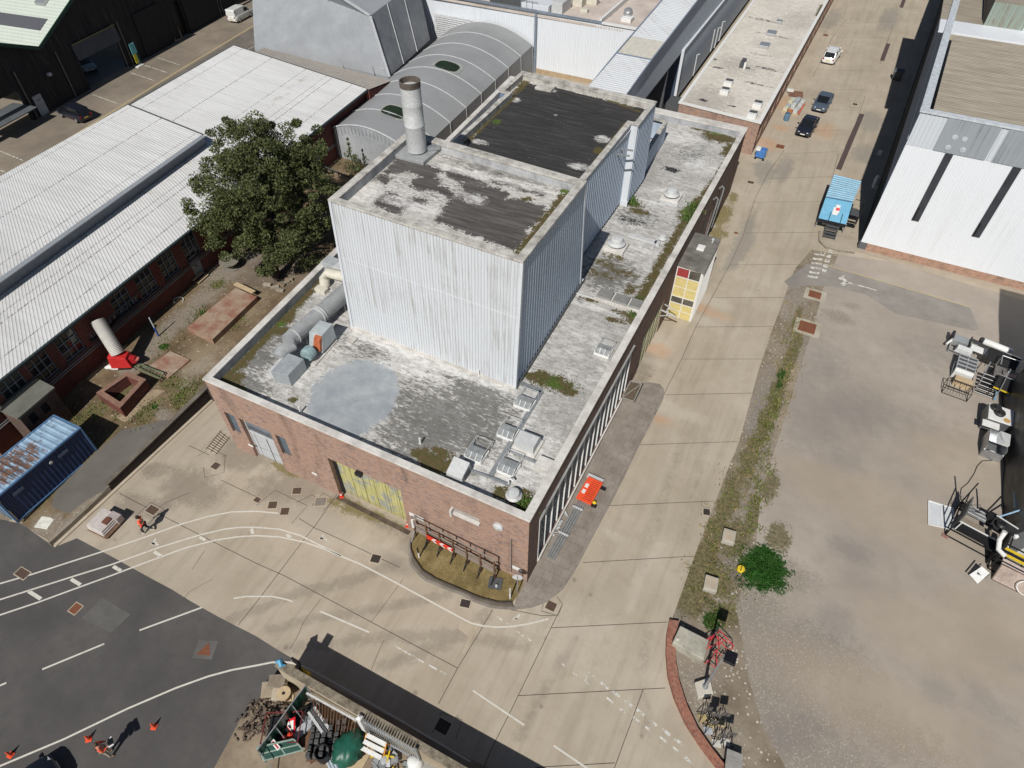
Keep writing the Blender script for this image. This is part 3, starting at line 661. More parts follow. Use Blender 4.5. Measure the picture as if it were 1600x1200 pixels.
# ------------------------------------------------------------------ the brick building
H, RZ = 6.93, 6.3
def XL(y): return -22.2 - .068 * y
def wall_grid(mb, a, b, z0, z1, holes=(), depth=.4):
    """outer face from a to b (outside right of a->b) with reveals round the holes; holes in (s0,s1,z0,z1) metres along"""
    a, b = Vector(a), Vector(b); L = (b - a).length; d = (b - a) / L; nr = Vector((d.y, -d.x))
    ss = sorted({0, L, *[q for h in holes for q in h[:2]]}); zs = sorted({z0, z1, *[q for h in holes for q in h[2:]]})
    def P(s, z, o=0.0): p = a + d * s - nr * o; return (p.x, p.y, z)
    for i in range(len(ss) - 1):
        for j in range(len(zs) - 1):
            sm, zm = (ss[i] + ss[i + 1]) / 2, (zs[j] + zs[j + 1]) / 2
            if not any(h[0] < sm < h[1] and h[2] < zm < h[3] for h in holes):
                mb.quad(P(ss[i], zs[j]), P(ss[i + 1], zs[j]), P(ss[i + 1], zs[j + 1]), P(ss[i], zs[j + 1]))
    for s0, s1, y0, y1 in holes:
        mb.quad(P(s0, y0), P(s0, y0, depth), P(s0, y1, depth), P(s0, y1)); mb.quad(P(s1, y0, depth), P(s1, y0), P(s1, y1), P(s1, y1, depth))
        mb.quad(P(s0, y1, depth), P(s1, y1, depth), P(s1, y1), P(s0, y1)); mb.quad(P(s0, y0), P(s1, y0), P(s1, y0, depth), P(s0, y0, depth))
    return mb
def ring(mb, poly, wo, wi, z0, z1):
    """capping round a closed footprint, wo outside and wi inside (wi may be per edge); mitred corners"""
    n = len(poly); P = [Vector(p) for p in poly]
    wi = wi if isinstance(wi, (list, tuple)) else [wi] * n
    def off(dist):
        out = []
        for i in range(n):
            e0 = (P[i] - P[i - 1]).normalized(); e1 = (P[(i + 1) % n] - P[i]).normalized()
            n0, n1 = Vector((e0.y, -e0.x)), Vector((e1.y, -e1.x)); d0, d1 = dist[i - 1], dist[i]
            p0, p1 = P[i] + n0 * d0, P[i] + n1 * d1; den = e0.x * e1.y - e0.y * e1.x
            t = ((p1 - p0).x * e1.y - (p1 - p0).y * e1.x) / den
            out.append(p0 + e0 * t)
        return out
    O, I = off([wo] * n), off([-w for w in wi])
    for i in range(n):
        j = (i + 1) % n
        mb.hull([(O[i].x, O[i].y, z0), (O[j].x, O[j].y, z0), (I[j].x, I[j].y, z0), (I[i].x, I[i].y, z0)], [(O[i].x, O[i].y, z1), (O[j].x, O[j].y, z1), (I[j].x, I[j].y, z1), (I[i].x, I[i].y, z1)])
    return I
def upstand(mb, I, z0, z1):
    for i in range(len(I)):
        p, q = I[i], I[(i + 1) % len(I)]; mb.quad((q.x, q.y, z0), (p.x, p.y, z0), (p.x, p.y, z1), (q.x, q.y, z1))

bld = thing('brick_workshop', 'flat roofed red brick workshop with tall white clad block on its roof', 'building')
foot = [(-22.2, 0), (0, 0), (0, 48.2), (XL(48.6), 48.6)]
w = MB()
wall_grid(w, foot[0], foot[1], -.1, H - .1, [(.45, 1.3, 2.05, 4.1), (1.7, 4.25, -.1, 4.1), (4.65, 5.45, 2.05, 4.1), (8.7, 13.95, -.1, 4.1)], .45)
w.build('brick_wall', BRICK, bld)
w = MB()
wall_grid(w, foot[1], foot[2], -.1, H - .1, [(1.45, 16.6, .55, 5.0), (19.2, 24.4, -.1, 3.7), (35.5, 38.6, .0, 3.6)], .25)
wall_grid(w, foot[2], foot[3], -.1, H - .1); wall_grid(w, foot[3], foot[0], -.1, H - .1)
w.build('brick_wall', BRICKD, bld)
cp = MB(); I = ring(cp, foot, .07, [.36, .42, 1.0, .42], H - .1, H + .02)
cp.build('coping', COPING, bld, bevel=.02)
u = MB(); upstand(u, I, RZ, H - .1); u.build('parapet_upstand', m_ground('blue_grey_upstand', (.36, .37, .39), (.48, .49, .5), (.22, .225, .24), 1.2, .4), bld)
def rp(u_, v_, r, ry=None, ro=0.0, st=1.0): return B(u_, v_, r, ry, ro, st, RZ)
paintp = [(478, 640), (482, 622), (492, 600), (508, 586), (528, 573), (552, 564), (575, 562), (600, 568), (618, 580), (624, 604), (618, 630), (606, 650), (588, 662), (574, 676), (556, 684), (535, 676), (515, 668), (495, 660)]
sheet('roof_deck', [(XL(0) + .3, .3), (XL(48) + .3, 48)], [(-.3, .3), (-.3, 48)], 180, 330, DECK, RZ, parent=bld, attrs={
    'moss': [Ln([(352, 592), (385, 560), (420, 522), (455, 487), (500, 440)], .38, .95, RZ), rp(362, 590, .8, .7), rp(372, 606, .5, .4), rp(412, 528, .5), rp(446, 500, .5, .9), rp(470, 470, .6, .9, 0, .9), rp(440, 516, .5), rp(680, 722, 1.1, .8), rp(700, 728, .8, .6), rp(662, 712, .9, .4), rp(690, 706, .8, .3, 0, .9), rp(783, 770, .45), rp(823, 785, 1.0, .7),
             rp(850, 592, 1.0, .7, 0, .95), rp(875, 600, 1.0, .6), rp(890, 612, .6, .4), rp(832, 588, .6, .35), Ln([(1093, 310), (1062, 360), (1030, 415), (1005, 460), (985, 500)], .42, .95, RZ), rp(996, 478, .8, 1.0), rp(1075, 335, .8, 1.2), Ln([(1148, 236), (1125, 270), (1100, 305)], .35, .9, RZ),
             rp(1125, 215, 1.8, 1.0), rp(1110, 203, 2.2, .7), rp(1140, 235, .7, 1.6), rp(1055, 180, 1.3, .5), rp(1090, 195, 2, .4), rp(985, 318, 1.0, .5), rp(998, 330, .8, .4), rp(948, 412, 1.4, .5, 0, .62), rp(975, 425, 1.2, .7, 0, .62), rp(985, 452, .5, .8, 0, .75), rp(935, 428, 1.4, .6, 0, .6), rp(960, 400, 1.2, .5, 0, .6), rp(960, 500, .7, .3, 0, .8), rp(975, 490, .9, .3, 0, .8), rp(920, 468, .7, .2, .1, .9), rp(458, 625, .3, .25, 0, .9)],
    'green': [rp(824, 788, .7, .5), rp(1078, 332, .7, .8), rp(995, 483, .4, .6), rp(864, 600, .6, .4, 0, .75), rp(440, 507, .3), rp(1118, 208, .8, .4, 0, .7)],
    'paint': [('p', G(paintp, RZ), .5, 1.0)],
    'white': [rp(710, 745, 1.1, .4), rp(770, 735, 2.0, .5), rp(800, 690, .5, 3.0, 0, .8), rp(440, 590, 1.4, .4), rp(470, 580, .5, 1.5, 0, .8), rp(960, 395, 1.4, .5), rp(1000, 390, 1.2, .3), Ln([(555, 520), (640, 555), (720, 582), (800, 612)], .35, .95, RZ), rp(1095, 260, 1.8, 1.5, 0, .8), rp(1060, 215, 2.4, 1.4, 0, .8), rp(920, 478, 1.4, .3), rp(850, 700, .7, 1.5, 0, .7), rp(1040, 300, 1.4, .6, 0, .8), rp(830, 745, 1.4, .4, 0, .8), rp(640, 580, 2.5, .4, .1, .7)],
    'felt': [rp(1048, 265, .9, .5, 0, .75), rp(985, 345, 1.6, .7, 0, .55), rp(905, 470, .5, .3, 0, .6)],
    'speck': [rp(700, 660, 4.5, 2.6), rp(750, 620, 2.5, 1.5), rp(660, 690, 3, 1.2), rp(950, 430, 2.0, 2.0), rp(380, 600, 2, 1), rp(400, 560, 1.4, 1.5), rp(430, 525, 1.2, 1.6, 0, .8), rp(620, 700, 2, .8, 0, .7), rp(1000, 335, 2, 1.3, 0, .6), rp(1080, 240, 2, 2, 0, .5), rp(560, 545, 2.4, .8, 0, .6)]},
    need=('moss', 'green', 'paint', 'white', 'felt', 'speck'))
# front: louvred windows, grey double doors, yellow timber door
for x0, x1 in ((-21.75, -20.9), (-17.55, -16.75)):
    f = MB(); [f.box(a, b, .14, .2, c, d) for a, b, c, d in ((x0, x0 + .06, 2.05, 4.1), (x1 - .06, x1, 2.05, 4.1), (x0 + .06, x1 - .06, 2.05, 2.11), (x0 + .06, x1 - .06, 4.04, 4.1))]
    f = f.build('window', DGREY, bld)
    l = MB()
    for i in range(8): l.box(x0 + .06, x1 - .06, -.02, .02, 0, .30, Matrix.Translation((0, .17, 2.12 + i * .24)) @ Matrix.Rotation(rad(-28), 4, 'X'))
    l.build('glass_louvres', m_plain('grey_louvre_glass', (.10, .125, .15), .2, 0, .2, 4, spec=.6), f)
    MB().box(x0, x1, .3, .34, 2.05, 4.1).build('backing', BLACK, f)
d = MB().box(-20.5, -17.95, .36, .4, 2.55, 4.1).mat(0)
fr = MB(); [fr.box(a, b, .25, .36, c, e) for a, b, c, e in ((-20.5, -20.42, -.1, 4.1), (-18.03, -17.95, -.1, 4.1), (-20.42, -18.03, 2.5, 2.58), (-20.42, -18.03, 4.0, 4.1))]
dr = fr.build('door', STEELP, bld)
d.build('dark_overpanel', m_plain('slate_overpanel', (.10, .115, .135), .45, 0, .35, 2), dr)
ob = MB().box(-20.42, -18.03, .3, .355, 3.2, 4.0).build('overpanel_board', m_plain('slate_board', (.17, .20, .235), .5, 0, .3, 2), dr)
for a, b in ((-20.42, -20.12), (-20.08, -19.1), (-19.04, -18.03)):
    lf = MB().box(a, b, .3, .35, .02, 2.5).build('door_leaf', m_plain('pale_grey_door', (.50, .525, .55), .5, 0, .15, 3), dr)
    if b - a > .5: MB().box(a + .02, b - .02, .285, .298, .95, 1.0).build('push_bar', STEEL, lf)
MB().box(-19.1, -19.04, .28, .345, .02, 2.5).build('meeting_strip', DGREY, dr)
def m_planks():
    n = NB('yellow_planks'); x, y, z = n.sep()
    v = n.comb(n.math('MULTIPLY', x, 3.2), 0.0, 0.0)
    pk = n.noise(1.0, 2, .5, n.comb(n.math('FLOOR', n.math('MULTIPLY', x, 2.1)), 3.0, 0.0)); st = n.noise(1.0, 6, .7, n.comb(n.math('MULTIPLY', x, 5), 0.0, n.math('MULTIPLY', z, .8)))
    w_ = n.noise(1.1, 6, .7)
    col = n.ramp(st, (.3, (.33, .31, .12)), (.55, (.46, .43, .19)), (.8, (.54, .50, .27)))
    gr = n.ramp(st, (.3, (.20, .215, .22)), (.7, (.33, .34, .34)))
    col = n.mix(n.math('MULTIPLY', n.step(n.math('ADD', w_, n.math('MULTIPLY', pk, .35)), .66, .76), .85), col, gr)
    col = n.mix(n.math('MULTIPLY', n.step(n.math('ADD', z, n.math('MULTIPLY', w_, 1.2)), 1.2, .5), .6), col, (.27, .23, .12))
    fr_ = n.math('FRACT', n.math('MULTIPLY', x, 2.1))
    col = n.mix(n.math('MULTIPLY', n.step(fr_, .07, .03), .8), col, (.06, .055, .03))
    n.bump(st, .4, .01); return n.out(col, .85, 0, .2)
g = MB().box(-13.5, -8.25, .40, .46, .0, 4.1); g = g.build('timber_door', m_planks(), bld)
MB().box(-13.5, -13.3, .3, .44, 0, 4.1).build('reveal_shade', BLACK, g)  # black strip painted in for the shade of the left reveal
rl = MB(); [rl.box(-13.25 + i * .875, -13.21 + i * .875, .37, .41, .02, 4.05) for i in range(1, 6)]; rl.build('cover_strips', m_plain('olive_strip', (.33, .31, .13), .8), g)
t = MB(); t.box(-11.3, -10.85, -.28, 0, 4.02, 4.3); t.build('floodlight', BLACK, bld, bevel=.03)
s = MB().box(-4.75, -2.95, -.16, 0, 4.35, 4.52).box(-4.75, -4.62, -.3, 0, 4.3, 4.9); s.build('concrete_hood', COPING, bld)
MB().box(-4.6, -3.0, -.012, .01, 4.53, 4.85).build('blocked_slot', m_plain('slot_board', (.40, .38, .35), .8), bld)
al = MB().lathe((0, 0, 0), [(.30, 0), (.30, .12), (.24, .17), (.1, .2), (.1, .24), (.02, .25)], 18, Matrix.Translation((-1.8, 0, 5.05)) @ Matrix.Rotation(rad(90), 4, 'X'))
al.build('alarm_bell', STEELP, bld, smooth=True)
MB().box(-1.02, -.98, -.06, 0, .6, 4.3).build('conduit', DGREY, bld)
MB().box(-.95, -.35, -.03, 0, 1.05, 1.35).build('wall_plate', WHITE, bld)
for x, z in ((-20.75, 1.15), (-15.4, 1.3)): MB().box(x, x + .42, -.03, 0, z, z + .16).build('wall_plate', WHITE, bld)
MB().box(-7.9, -6.9, -.04, 0, 1.75, 2.05).build('wall_plate', WHITE, bld)
# long window in the side wall
gl = MB(); gl.box(-.2, -.16, 1.45, 16.6, .55, 5.0); gl = gl.build('long_window', GLASSG, bld)
mu = MB()
for i in range(61):
    y = 1.45 + i * 15.15 / 60; mu.box(-.16, -.1, y - .025, y + .025, .55, 5.0)
for z in (.58, 1.3, 2.0, 2.7, 3.4, 4.1, 4.97): mu.box(-.159, -.09, 1.45, 16.6, z - .03, z + .03)
mu.build('glazing_bars', m_plain('grey_bars', (.28, .30, .31), .6), gl)
pn = MB()
for i in range(60):
    for j, z in enumerate((1.33, 2.03, 2.73, 3.43, 4.13)):
        r = rnd.random()
        if r < .5: pn.box(-.158, -.14, 1.48 + i * .2525, 1.68 + i * .2525, z, z + .63)
pn.build('panes', m_plain('pale_panes', (.30, .32, .32), .35, 0, .45, 5), gl)
po_ = MB()
for i in range(17):
    y = 1.5 + i * .94; po_.box(-.1, -.01, y - .024, y + .024, .42, 5.0)
po_.build('posts', WHITE, gl)
MB().box(-.02, .1, 1.4, 16.65, .40, .5).build('sill', COPING, gl); MB().box(-.12, .12, 1.35, 16.65, 5.02, 5.16).build('lintel', m_plain('grey_lintel', (.33, .33, .33), .8), gl)
MB().box(-.1, .03, 1.38, 1.47, .2, 5.0).build('end_post', WHITE, gl)
# hatch flap hanging below the far end of the window
q = G([(972, 622), (985, 596), (1003, 600), (990, 628)], .9)
hp = MB(); hp.hull([(*p, .85) for p in q], [(*p, .93) for p in q]); hp = hp.build('hatch_flap', m_plain('hatch_board', (.13, .10, .07), .8), bld)
hb = MB()
for i in range(4): hb.bar((*q[i], .95), (*q[(i + 1) % 4], .95), .07)
hb.bar((*q[0], .96), (*q[2], .96), .05); hb.build('flap_frame', m_plain('grey_frame', (.33, .32, .28), .7), hp)
# timber doors in the side wall, with their open rail
dd = MB().box(-.2, -.14, 19.2, 24.4, 0, 3.7).build('side_door', m_plain('drab_doors', (.22, .20, .12), .8, 0, .4, 1.5), bld)
x_ = MB()
for i in range(6): x_.box(-.14, -.06, 19.25 + i * 1.01, 19.35 + i * 1.01, .05, 3.65)
for i in range(0, 5): x_.bar((-.1, 19.3 + i * 1.01, .2), (-.1, 20.3 + i * 1.01, 3.4), .08)
x_.build('door_braces', m_plain('cream_brace', (.42, .40, .27), .8), dd)
MB().box(-.2, -.12, 35.5, 38.6, 0, 3.6).build('side_door', DGREY, bld)
pp = MB()
for u_, v_ in ((1112, 318), (1128, 302), (1131, 303)):
    p = gp(u_, v_, 4.8); y = p.y; pp.tube([(.02, y, 5.2), (.25, y, 5.5), (.42, y, 5.35), (.4, y, 4.6), (.2, y, 1.2)], .07, 8)
pp.build('wall_pipes', STEEL, bld, smooth=True)
# gallows bracket by the entrance box
br_ = MB(); p = gp(1040, 488, 2.5); br_.bar((.0, p.y, 2.6), (1.3, p.y - .3, 2.6), .09); br_.bar((.0, p.y, 2.0), (.9, p.y - .2, 2.55), .06); br_.bar((.4, p.y - .1, 2.6), (.4, p.y + .9, 2.5), .07); br_.bar((0, p.y + .9, 2.5), (1.0, p.y + .6, 2.45), .06)
br_.build('steel_bracket', STEELP, bld)

# yellow and white glazed entrance box
lx0, lx1, ly0, ly1, lz = .02, 2.05, 26.85, 31.5, 5.1
lob = MB().prism([(lx0, ly0 - .02), (lx1 + .12, ly0 - .12), (lx1 + .12, ly1 + .1), (lx0, ly1 + .1)], lz - .12, lz + .1).build('entrance_box', m_ground('lobby_roof', (.17, .16, .145), (.24, .23, .21), (.10, .095, .085), 1.1, .5), bld)
yp = MB()
yp.box(lx0, lx1, ly0, ly0 + .06, 0, 1.45).box(lx0, lx1, ly0, ly0 + .06, 2.1, 4.05)
yp.build('yellow_panels', m_plain('yellow_panel', (.66, .55, .24), .5, 0, .12, 2.2, local=False), lob)
wf = MB()
for x in (lx0, (lx0 + lx1) / 2 - .04, lx1 - .14): wf.box(x, x + (.14 if x > 1.5 else .07), ly0 - .035, ly0 - .001, 0, lz - .12)
for z in (1.42, 2.08, 4.02, 4.9): wf.box(lx0 + .071, lx1 - .141, ly0 - .03, ly0 - .002, z, z + .07)
wf.box(lx0 + .071, lx1 - .141, ly0 - .02, ly0 - .002, 3.05, 3.09); wf.box(lx0 + .071, lx1 - .141, ly0 - .02, ly0 - .002, .7, .74)
for i in range(10): wf.box(lx1 - .02, lx1 + .06, ly0 + .1 + i * .49, ly0 + .16 + i * .49, 0, lz - .12)
wf.build('white_frame', WHITE, lob)
MB().box(lx0 + .05, lx1 - .1, ly0 + .07, ly0 + .1, 1.45, 2.1).box(lx1 - .08, lx1 - .03, ly0 + .06, ly1, 0, lz - .12).box(lx0 + 1.0, lx1 - .1, ly0 + .07, ly0 + .1, 4.05, 4.95).build('panes', m_glass('brown_glass', (.06, .055, .045), .15), lob)
MB().box(lx0 + .05, lx0 + .98, ly0 + .06, ly0 + .09, 4.05, 4.95).build('red_blind', m_plain('red_blind', (.35, .05, .05), .8), lob)
MB().box(lx0, lx1 - .1, ly1 - .1, ly1, 0, lz - .12).build('back_panel', WHITE, lob)
MB().box(.75, 1.35, 29.2, 29.9, lz + .1, lz + .3).build('roof_hatch', WHITE, lob, bevel=.05)
v = MB(); p = gp(1113, 379, 5.2); v.lathe((p.x, p.y, 5.2), [(.08, 0), (.08, .25), (.13, .27), (.1, .36)], 10); v.build('vent_cap', STEELP, lob, True)

# tall clad block on the roof
Tz = 15.8
bF = [(-17.3, 8.5), (-5.0, 8.45), (-5.35, 19.6), (-18.0, 20.0)]
tF = [tuple(gp(u_, v_, Tz - .12))[:2] for u_, v_ in [(516, 314), (816, 410), (914, 286)]] + [(-17.75, 18.2)]
ub = MB().ribbed(bF[0], bF[1], RZ + .12, Tz - .12, .2, .045, tF[0], tF[1]).build('clad_front', CLADW, bld)
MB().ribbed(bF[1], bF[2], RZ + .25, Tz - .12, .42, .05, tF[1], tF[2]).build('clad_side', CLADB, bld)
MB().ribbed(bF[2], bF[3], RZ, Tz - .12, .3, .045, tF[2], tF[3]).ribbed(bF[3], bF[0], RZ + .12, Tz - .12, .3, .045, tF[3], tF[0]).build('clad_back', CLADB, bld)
for i in (0, 1, 2): MB().bar((*bF[i], RZ + .1), (*tF[i], Tz - .1), .17).build('corner_flashing', CLADP, bld)
sk = MB(); sk.bar((bF[0][0] - .1, bF[0][1] - .06, RZ + .06), (bF[1][0] + .08, bF[1][1] - .06, RZ + .06), .22, .12); sk.build('base_flashing', COPING, bld)
sk = MB(); sk.bar((bF[1][0] + .07, bF[1][1] - .05, RZ + .14), (bF[2][0] + .07, bF[2][1] + .6, RZ + .14), .16, .22); sk.build('base_flashing', DGREY, bld)
cp = MB(); I = ring(cp, tF, .1, [.35, .4, .5, .4], Tz - .12, Tz + .02); cp.build('coping', COPINGD, bld, bevel=.02)
u = MB(); upstand(u, I, Tz - .6, Tz - .12); u.build('parapet_upstand', m_ground('upper_upstand', (.40, .41, .42), (.5, .5, .5), (.25, .25, .26), 1.3, .4), bld)
def up_(u_, v_, r, ry=None, ro=0.0, st=1.0): return B(u_, v_, r, ry, ro, st, Tz - .6)
def cr6(pts): return G([(500 + x / 3.636, 100 + y / 3.636) for x, y in pts], Tz - .6)
felt6 = [[(300, 800), (345, 745), (400, 725), (440, 735), (470, 765), (560, 755), (625, 790), (590, 825), (530, 800), (480, 830), (455, 855), (390, 835)],
         [(430, 530), (480, 520), (580, 545), (690, 560), (700, 610), (660, 630), (690, 690), (760, 730), (750, 765), (700, 745), (640, 715), (560, 720), (510, 690), (515, 660), (570, 640), (490, 610), (450, 625), (370, 620), (360, 610)],
         [(640, 890), (720, 790), (830, 720), (790, 690), (840, 650), (920, 690), (1000, 700), (1080, 740), (1060, 765), (1150, 770), (1300, 820), (1240, 900), (1170, 950), (1190, 980), (1130, 1065), (1040, 1040), (900, 990), (760, 930)],
         [(300, 655), (345, 628), (405, 645), (370, 683)], [(705, 610), (740, 590), (830, 620), (890, 650), (960, 690), (940, 710), (830, 680), (720, 640)],
         [(960, 640), (1060, 660), (1200, 700), (1290, 730), (1270, 755), (1180, 730), (1080, 700), (970, 680)], [(980, 620), (1035, 625), (1030, 645), (985, 640)]]
sheet('upper_roof_deck', [tF[0], tF[3]], [tF[1], tF[2]], 150, 120, DECKU, Tz - .6, parent=bld, attrs={
    'felt': [('p', cr6(p), .35, 1.0) for p in felt6], 'moss': [Ln([(540, 300), (580, 262), (618, 228)], .25, .9, Tz - .6), Ln([(810, 395), (850, 345), (885, 300)], .3, .9, Tz - .6), up_(886, 285, .6, .5), up_(706, 240, .5, .3), up_(745, 242, 1.2, .25, 0, .7), up_(820, 262, 1.5, .2, 0, .7), up_(825, 312, .5, .3, 0, .7)],
    'green': [up_(882, 298, .3, .4)], 'white': [up_(640, 320, 2, .5), up_(575, 300, .6, 1), up_(700, 262, 3.5, .35), up_(800, 285, 3, .4), up_(740, 310, .8, .5)], 'speck': [up_(800, 270, 4, 1.0), up_(740, 245, 3, .8), up_(700, 300, 4, 1.5, 0, .5)], 'paint': []},
    need=('moss', 'green', 'paint', 'white', 'felt', 'speck'))
# rear clad block with the black felt roof
Rz = 13.3
rb = [(-6.5, 17.6), (-6.5, 31.0), (-5.9, 31.0), (-5.95, 35.4), (-18.0, 35.9), (-17.9, 31.5), (-17.2, 31.5), (-16.9, 17.9)]
w = MB()
for i in (0, 2): w.ribbed(rb[i], rb[i + 1], RZ + .25, Rz - .1, .42, .05)
w.build('clad_side', CLADB, bld)
w = MB().box(-6.5, -5.9, 30.96, 31.06, RZ + .5, Rz - .1); w.box(-6.55, -5.85, 30.93, 31.0, RZ + .02, RZ + .5); w.build('clad_return', CLADP, bld)
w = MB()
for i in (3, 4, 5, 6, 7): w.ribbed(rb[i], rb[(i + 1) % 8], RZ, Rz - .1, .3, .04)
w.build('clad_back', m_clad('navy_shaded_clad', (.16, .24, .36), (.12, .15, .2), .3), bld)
cp = MB(); I = ring(cp, rb, .08, [.36, .3, .36, .55, .3, .3, .3, .4], Rz - .1, Rz + .03); cp.build('coping', COPINGD, bld, bevel=.02)
u = MB(); upstand(u, I, Rz - .45, Rz - .1); u.build('parapet_upstand', COPINGD, bld)
Dz = Rz - .45
fp_ = [tuple(gp(u_, v_, Dz))[:2] for u_, v_ in [(752, 215), (805, 145), (818, 128), (840, 128), (875, 134), (1000, 172), (1000, 180), (970, 205), (945, 240), (930, 262), (900, 262), (880, 255)]]
sheet('felt_roof_deck', [(-16.6, 18.0), (-17.9, 35.6)], [(-6.6, 17.8), (-6.3, 35.4)], 110, 150, DECKB, Dz, parent=bld, attrs={
    'felt': [('p', [(-17.0, 14), (-6.9, 14), (-6.9, 30.5), (-6.2, 34.7), (-12.0, 35.0), (-14.6, 35.4), (-17.2, 34.8), (-17.3, 31), (-16.3, 22)], .25, 1.0)],
    'moss': [Ln([(727, 222), (770, 180), (800, 152)], .3, .9, Dz), Ln([(805, 145), (820, 128)], .4, .9, Dz), Ln([(930, 255), (960, 215), (978, 192)], .18, .85, Dz), Ln([(870, 135), (940, 152), (1000, 175)], .2, .8, Dz), B(935, 235, .4, .5, 0, 1, Dz)],
    'green': [B(775, 190, .4, .5, 0, .9, Dz)], 'white': [B(750, 222, .7, .3, 0, 1, Dz), B(943, 218, .6, .5, 0, 1, Dz), B(905, 260, .8, .4, 0, 1, Dz), B(855, 140, .8, .3, 0, 1, Dz), B(806, 156, .4, .4, 0, 1, Dz), B(868, 180, .12, .12, 0, 1, Dz)]},
    need=('moss', 'green', 'paint', 'white', 'felt', 'speck'))
p = gp(852, 139, Dz); MB().box(p.x - .75, p.x + .75, p.y - .5, p.y + .5, Dz, Dz + .22).build('roof_hatch', COPINGD, bld, bevel=.03)
br_ = MB(); br_.bar((-6.5, 29.0, 12.2), (-5.6, 29.5, 12.0), .1); br_.bar((-6.5, 28.3, 12.1), (-5.6, 28.8, 11.9), .1); br_.build('steel_bracket', STEEL, bld)
# low walled enclosure against the rear block
ez = 8.3
e = MB(); ef = [(-9.3, 35.9), (-6.25, 35.9), (-6.55, 43.0), (-9.6, 43.2)]
for i in range(4): e.ribbed(ef[i], ef[(i + 1) % 4], RZ + .15, ez, .4, .04)
for i in range(4): e.ribbed(ef[(i + 1) % 4], ef[i], RZ + .15, ez, .4, .01)
e = e.build('roof_enclosure', CLADB, bld); c = MB(); ring(c, ef, .08, .3, ez, ez + .08); c.build('coping', COPINGD, e)
# chimney
p = gp(652, 236, Tz - .35); pc = Vector((p.x, p.y, Tz - .6))
ch = MB(); ch.lathe(pc, [(.63, .35), (.635, 2.0), (.645, 2.02), (.645, 2.06), (.63, 2.08), (.63, 3.3), (.632, 3.32), (.632, 3.36), (.625, 3.38), (.62, 4.42)], 36)
ch = ch.build('chimney', m_plain('chimney_steel', (.56, .575, .585), .5, .15, .18, 1.1, dirt=(.3, .29, .27)), bld, True)
rim_ = MB(); rim_.lathe(pc, [(.63, 4.4), (.64, 4.75), (.57, 4.75), (.56, 3.9), (.02, 3.9)], 36); rim_.build('sooty_rim', m_plain('soot', (.12, .10, .085), .9, 0, .5, 2.5), ch, True)
MB().box(p.x - 1.15, p.x + 1.1, p.y - 1.05, p.y + .95, Tz - .6, Tz - .35).build('plinth', m_plain('lead_plinth', (.36, .37, .375), .6, .1, .2, 3), ch, bevel=.03)
MB().bar((p.x + .55, p.y + .35, Tz - .2), (p.x + 1.2, p.y + .9, Tz - .2), .3, .25).build('flashing', STEEL, ch)
# ------------------------------------------------------------------ plant on the main roof
def rbox(name, u_, v_, w_, d_, h_, m, ro=0.0, z=RZ, bev=.03, par=None):
    q = gp(u_, v_, z); return MB().box(-w_ / 2, w_ / 2, -d_ / 2, d_ / 2, 0, h_, Matrix.Translation((q.x, q.y, z)) @ Matrix.Rotation(ro, 4, 'Z')).build(name, m, par or bld, bevel=bev)
for u_, v_, w_, d_ in [(820, 632, 1.1, 1.0), (794, 678, 1.05, 1.0), (745, 712, 1.1, 1.05), (795, 733, 1.05, 1.05), (943, 551, 1.05, 1.0)]:
    q = gp(u_, v_, RZ); T = Matrix.Translation((q.x, q.y, RZ)); rl = MB().box(-w_ / 2, w_ / 2, -d_ / 2, d_ / 2, 0, .22, T).build('rooflight', WHITE, bld, bevel=.04)
    MB().add([(-w_ / 2 + .06, -d_ / 2 + .05, .22), (w_ / 2 - .06, -d_ / 2 + .05, .22), (w_ / 2 - .06, d_ / 2 - .05, .22), (-w_ / 2 + .06, d_ / 2 - .05, .22), (-w_ / 2 + .1, -.18, .5), (w_ / 2 - .1, -.18, .5), (w_ / 2 - .1, .22, .52), (-w_ / 2 + .1, .22, .52)],
             [[0, 1, 5, 4], [1, 2, 6, 5], [2, 3, 7, 6], [3, 0, 4, 7], [4, 5, 6, 7]], T).build('glazing', SKYL, rl)
    fb = MB(); [fb.bar(T @ Vector((-w_ / 2 + s * (w_ - .1) + .05, -d_ / 2, .24)), T @ Vector((-w_ / 2 + s * (w_ - .1) + .05, -.18, .53)), .05) for s in (0, .33, .66, 1)]
    for s in (0, 1): fb.bar(T @ Vector((-w_ / 2 + .06 + s * (w_ - .12), -d_ / 2, .5)), T @ Vector((-w_ / 2 + .06 + s * (w_ - .12), d_ / 2 + .4, .5)), .025)
    fb.bar(T @ Vector((-w_ / 2 + .06, d_ / 2 + .4, .5)), T @ Vector((w_ / 2 - .06, d_ / 2 + .4, .5)), .025)
    for s in (0, 1): fb.bar(T @ Vector((-w_ / 2 + .06 + s * (w_ - .12), d_ / 2 + .4, 0)), T @ Vector((-w_ / 2 + .06 + s * (w_ - .12), d_ / 2 + .4, .5)), .025)
    fb.build('frame', STEELP, rl)
q = gp(824, 697, RZ); T = Matrix.Translation((q.x, q.y, RZ)); hd = MB()                      # rounded hood
pr = [(-.55, .15)] + [(-.55 + .0, .5)] + [(-.5 + .25 * (1 - math.cos(a)), .5 + .3 * math.sin(a)) for a in np.linspace(.3, 1.4, 5)] + [(.2, .76), (.5, .76), (.5, .15)]
hd.add([(x, -.6, z) for x, z in pr] + [(x, .6, z) for x, z in pr], [list(range(len(pr)))[::-1], [len(pr) + i for i in range(len(pr))]] + [[i, (i + 1) % len(pr), len(pr) + (i + 1) % len(pr), len(pr) + i] for i in range(len(pr))], T @ Matrix.Rotation(rad(-90), 4, 'Z'))
hd = hd.build('roof_cowl', STEELP, bld); MB().box(-.75, .75, -.7, .7, 0, .15, T).build('base', COPING, hd, bevel=.03)
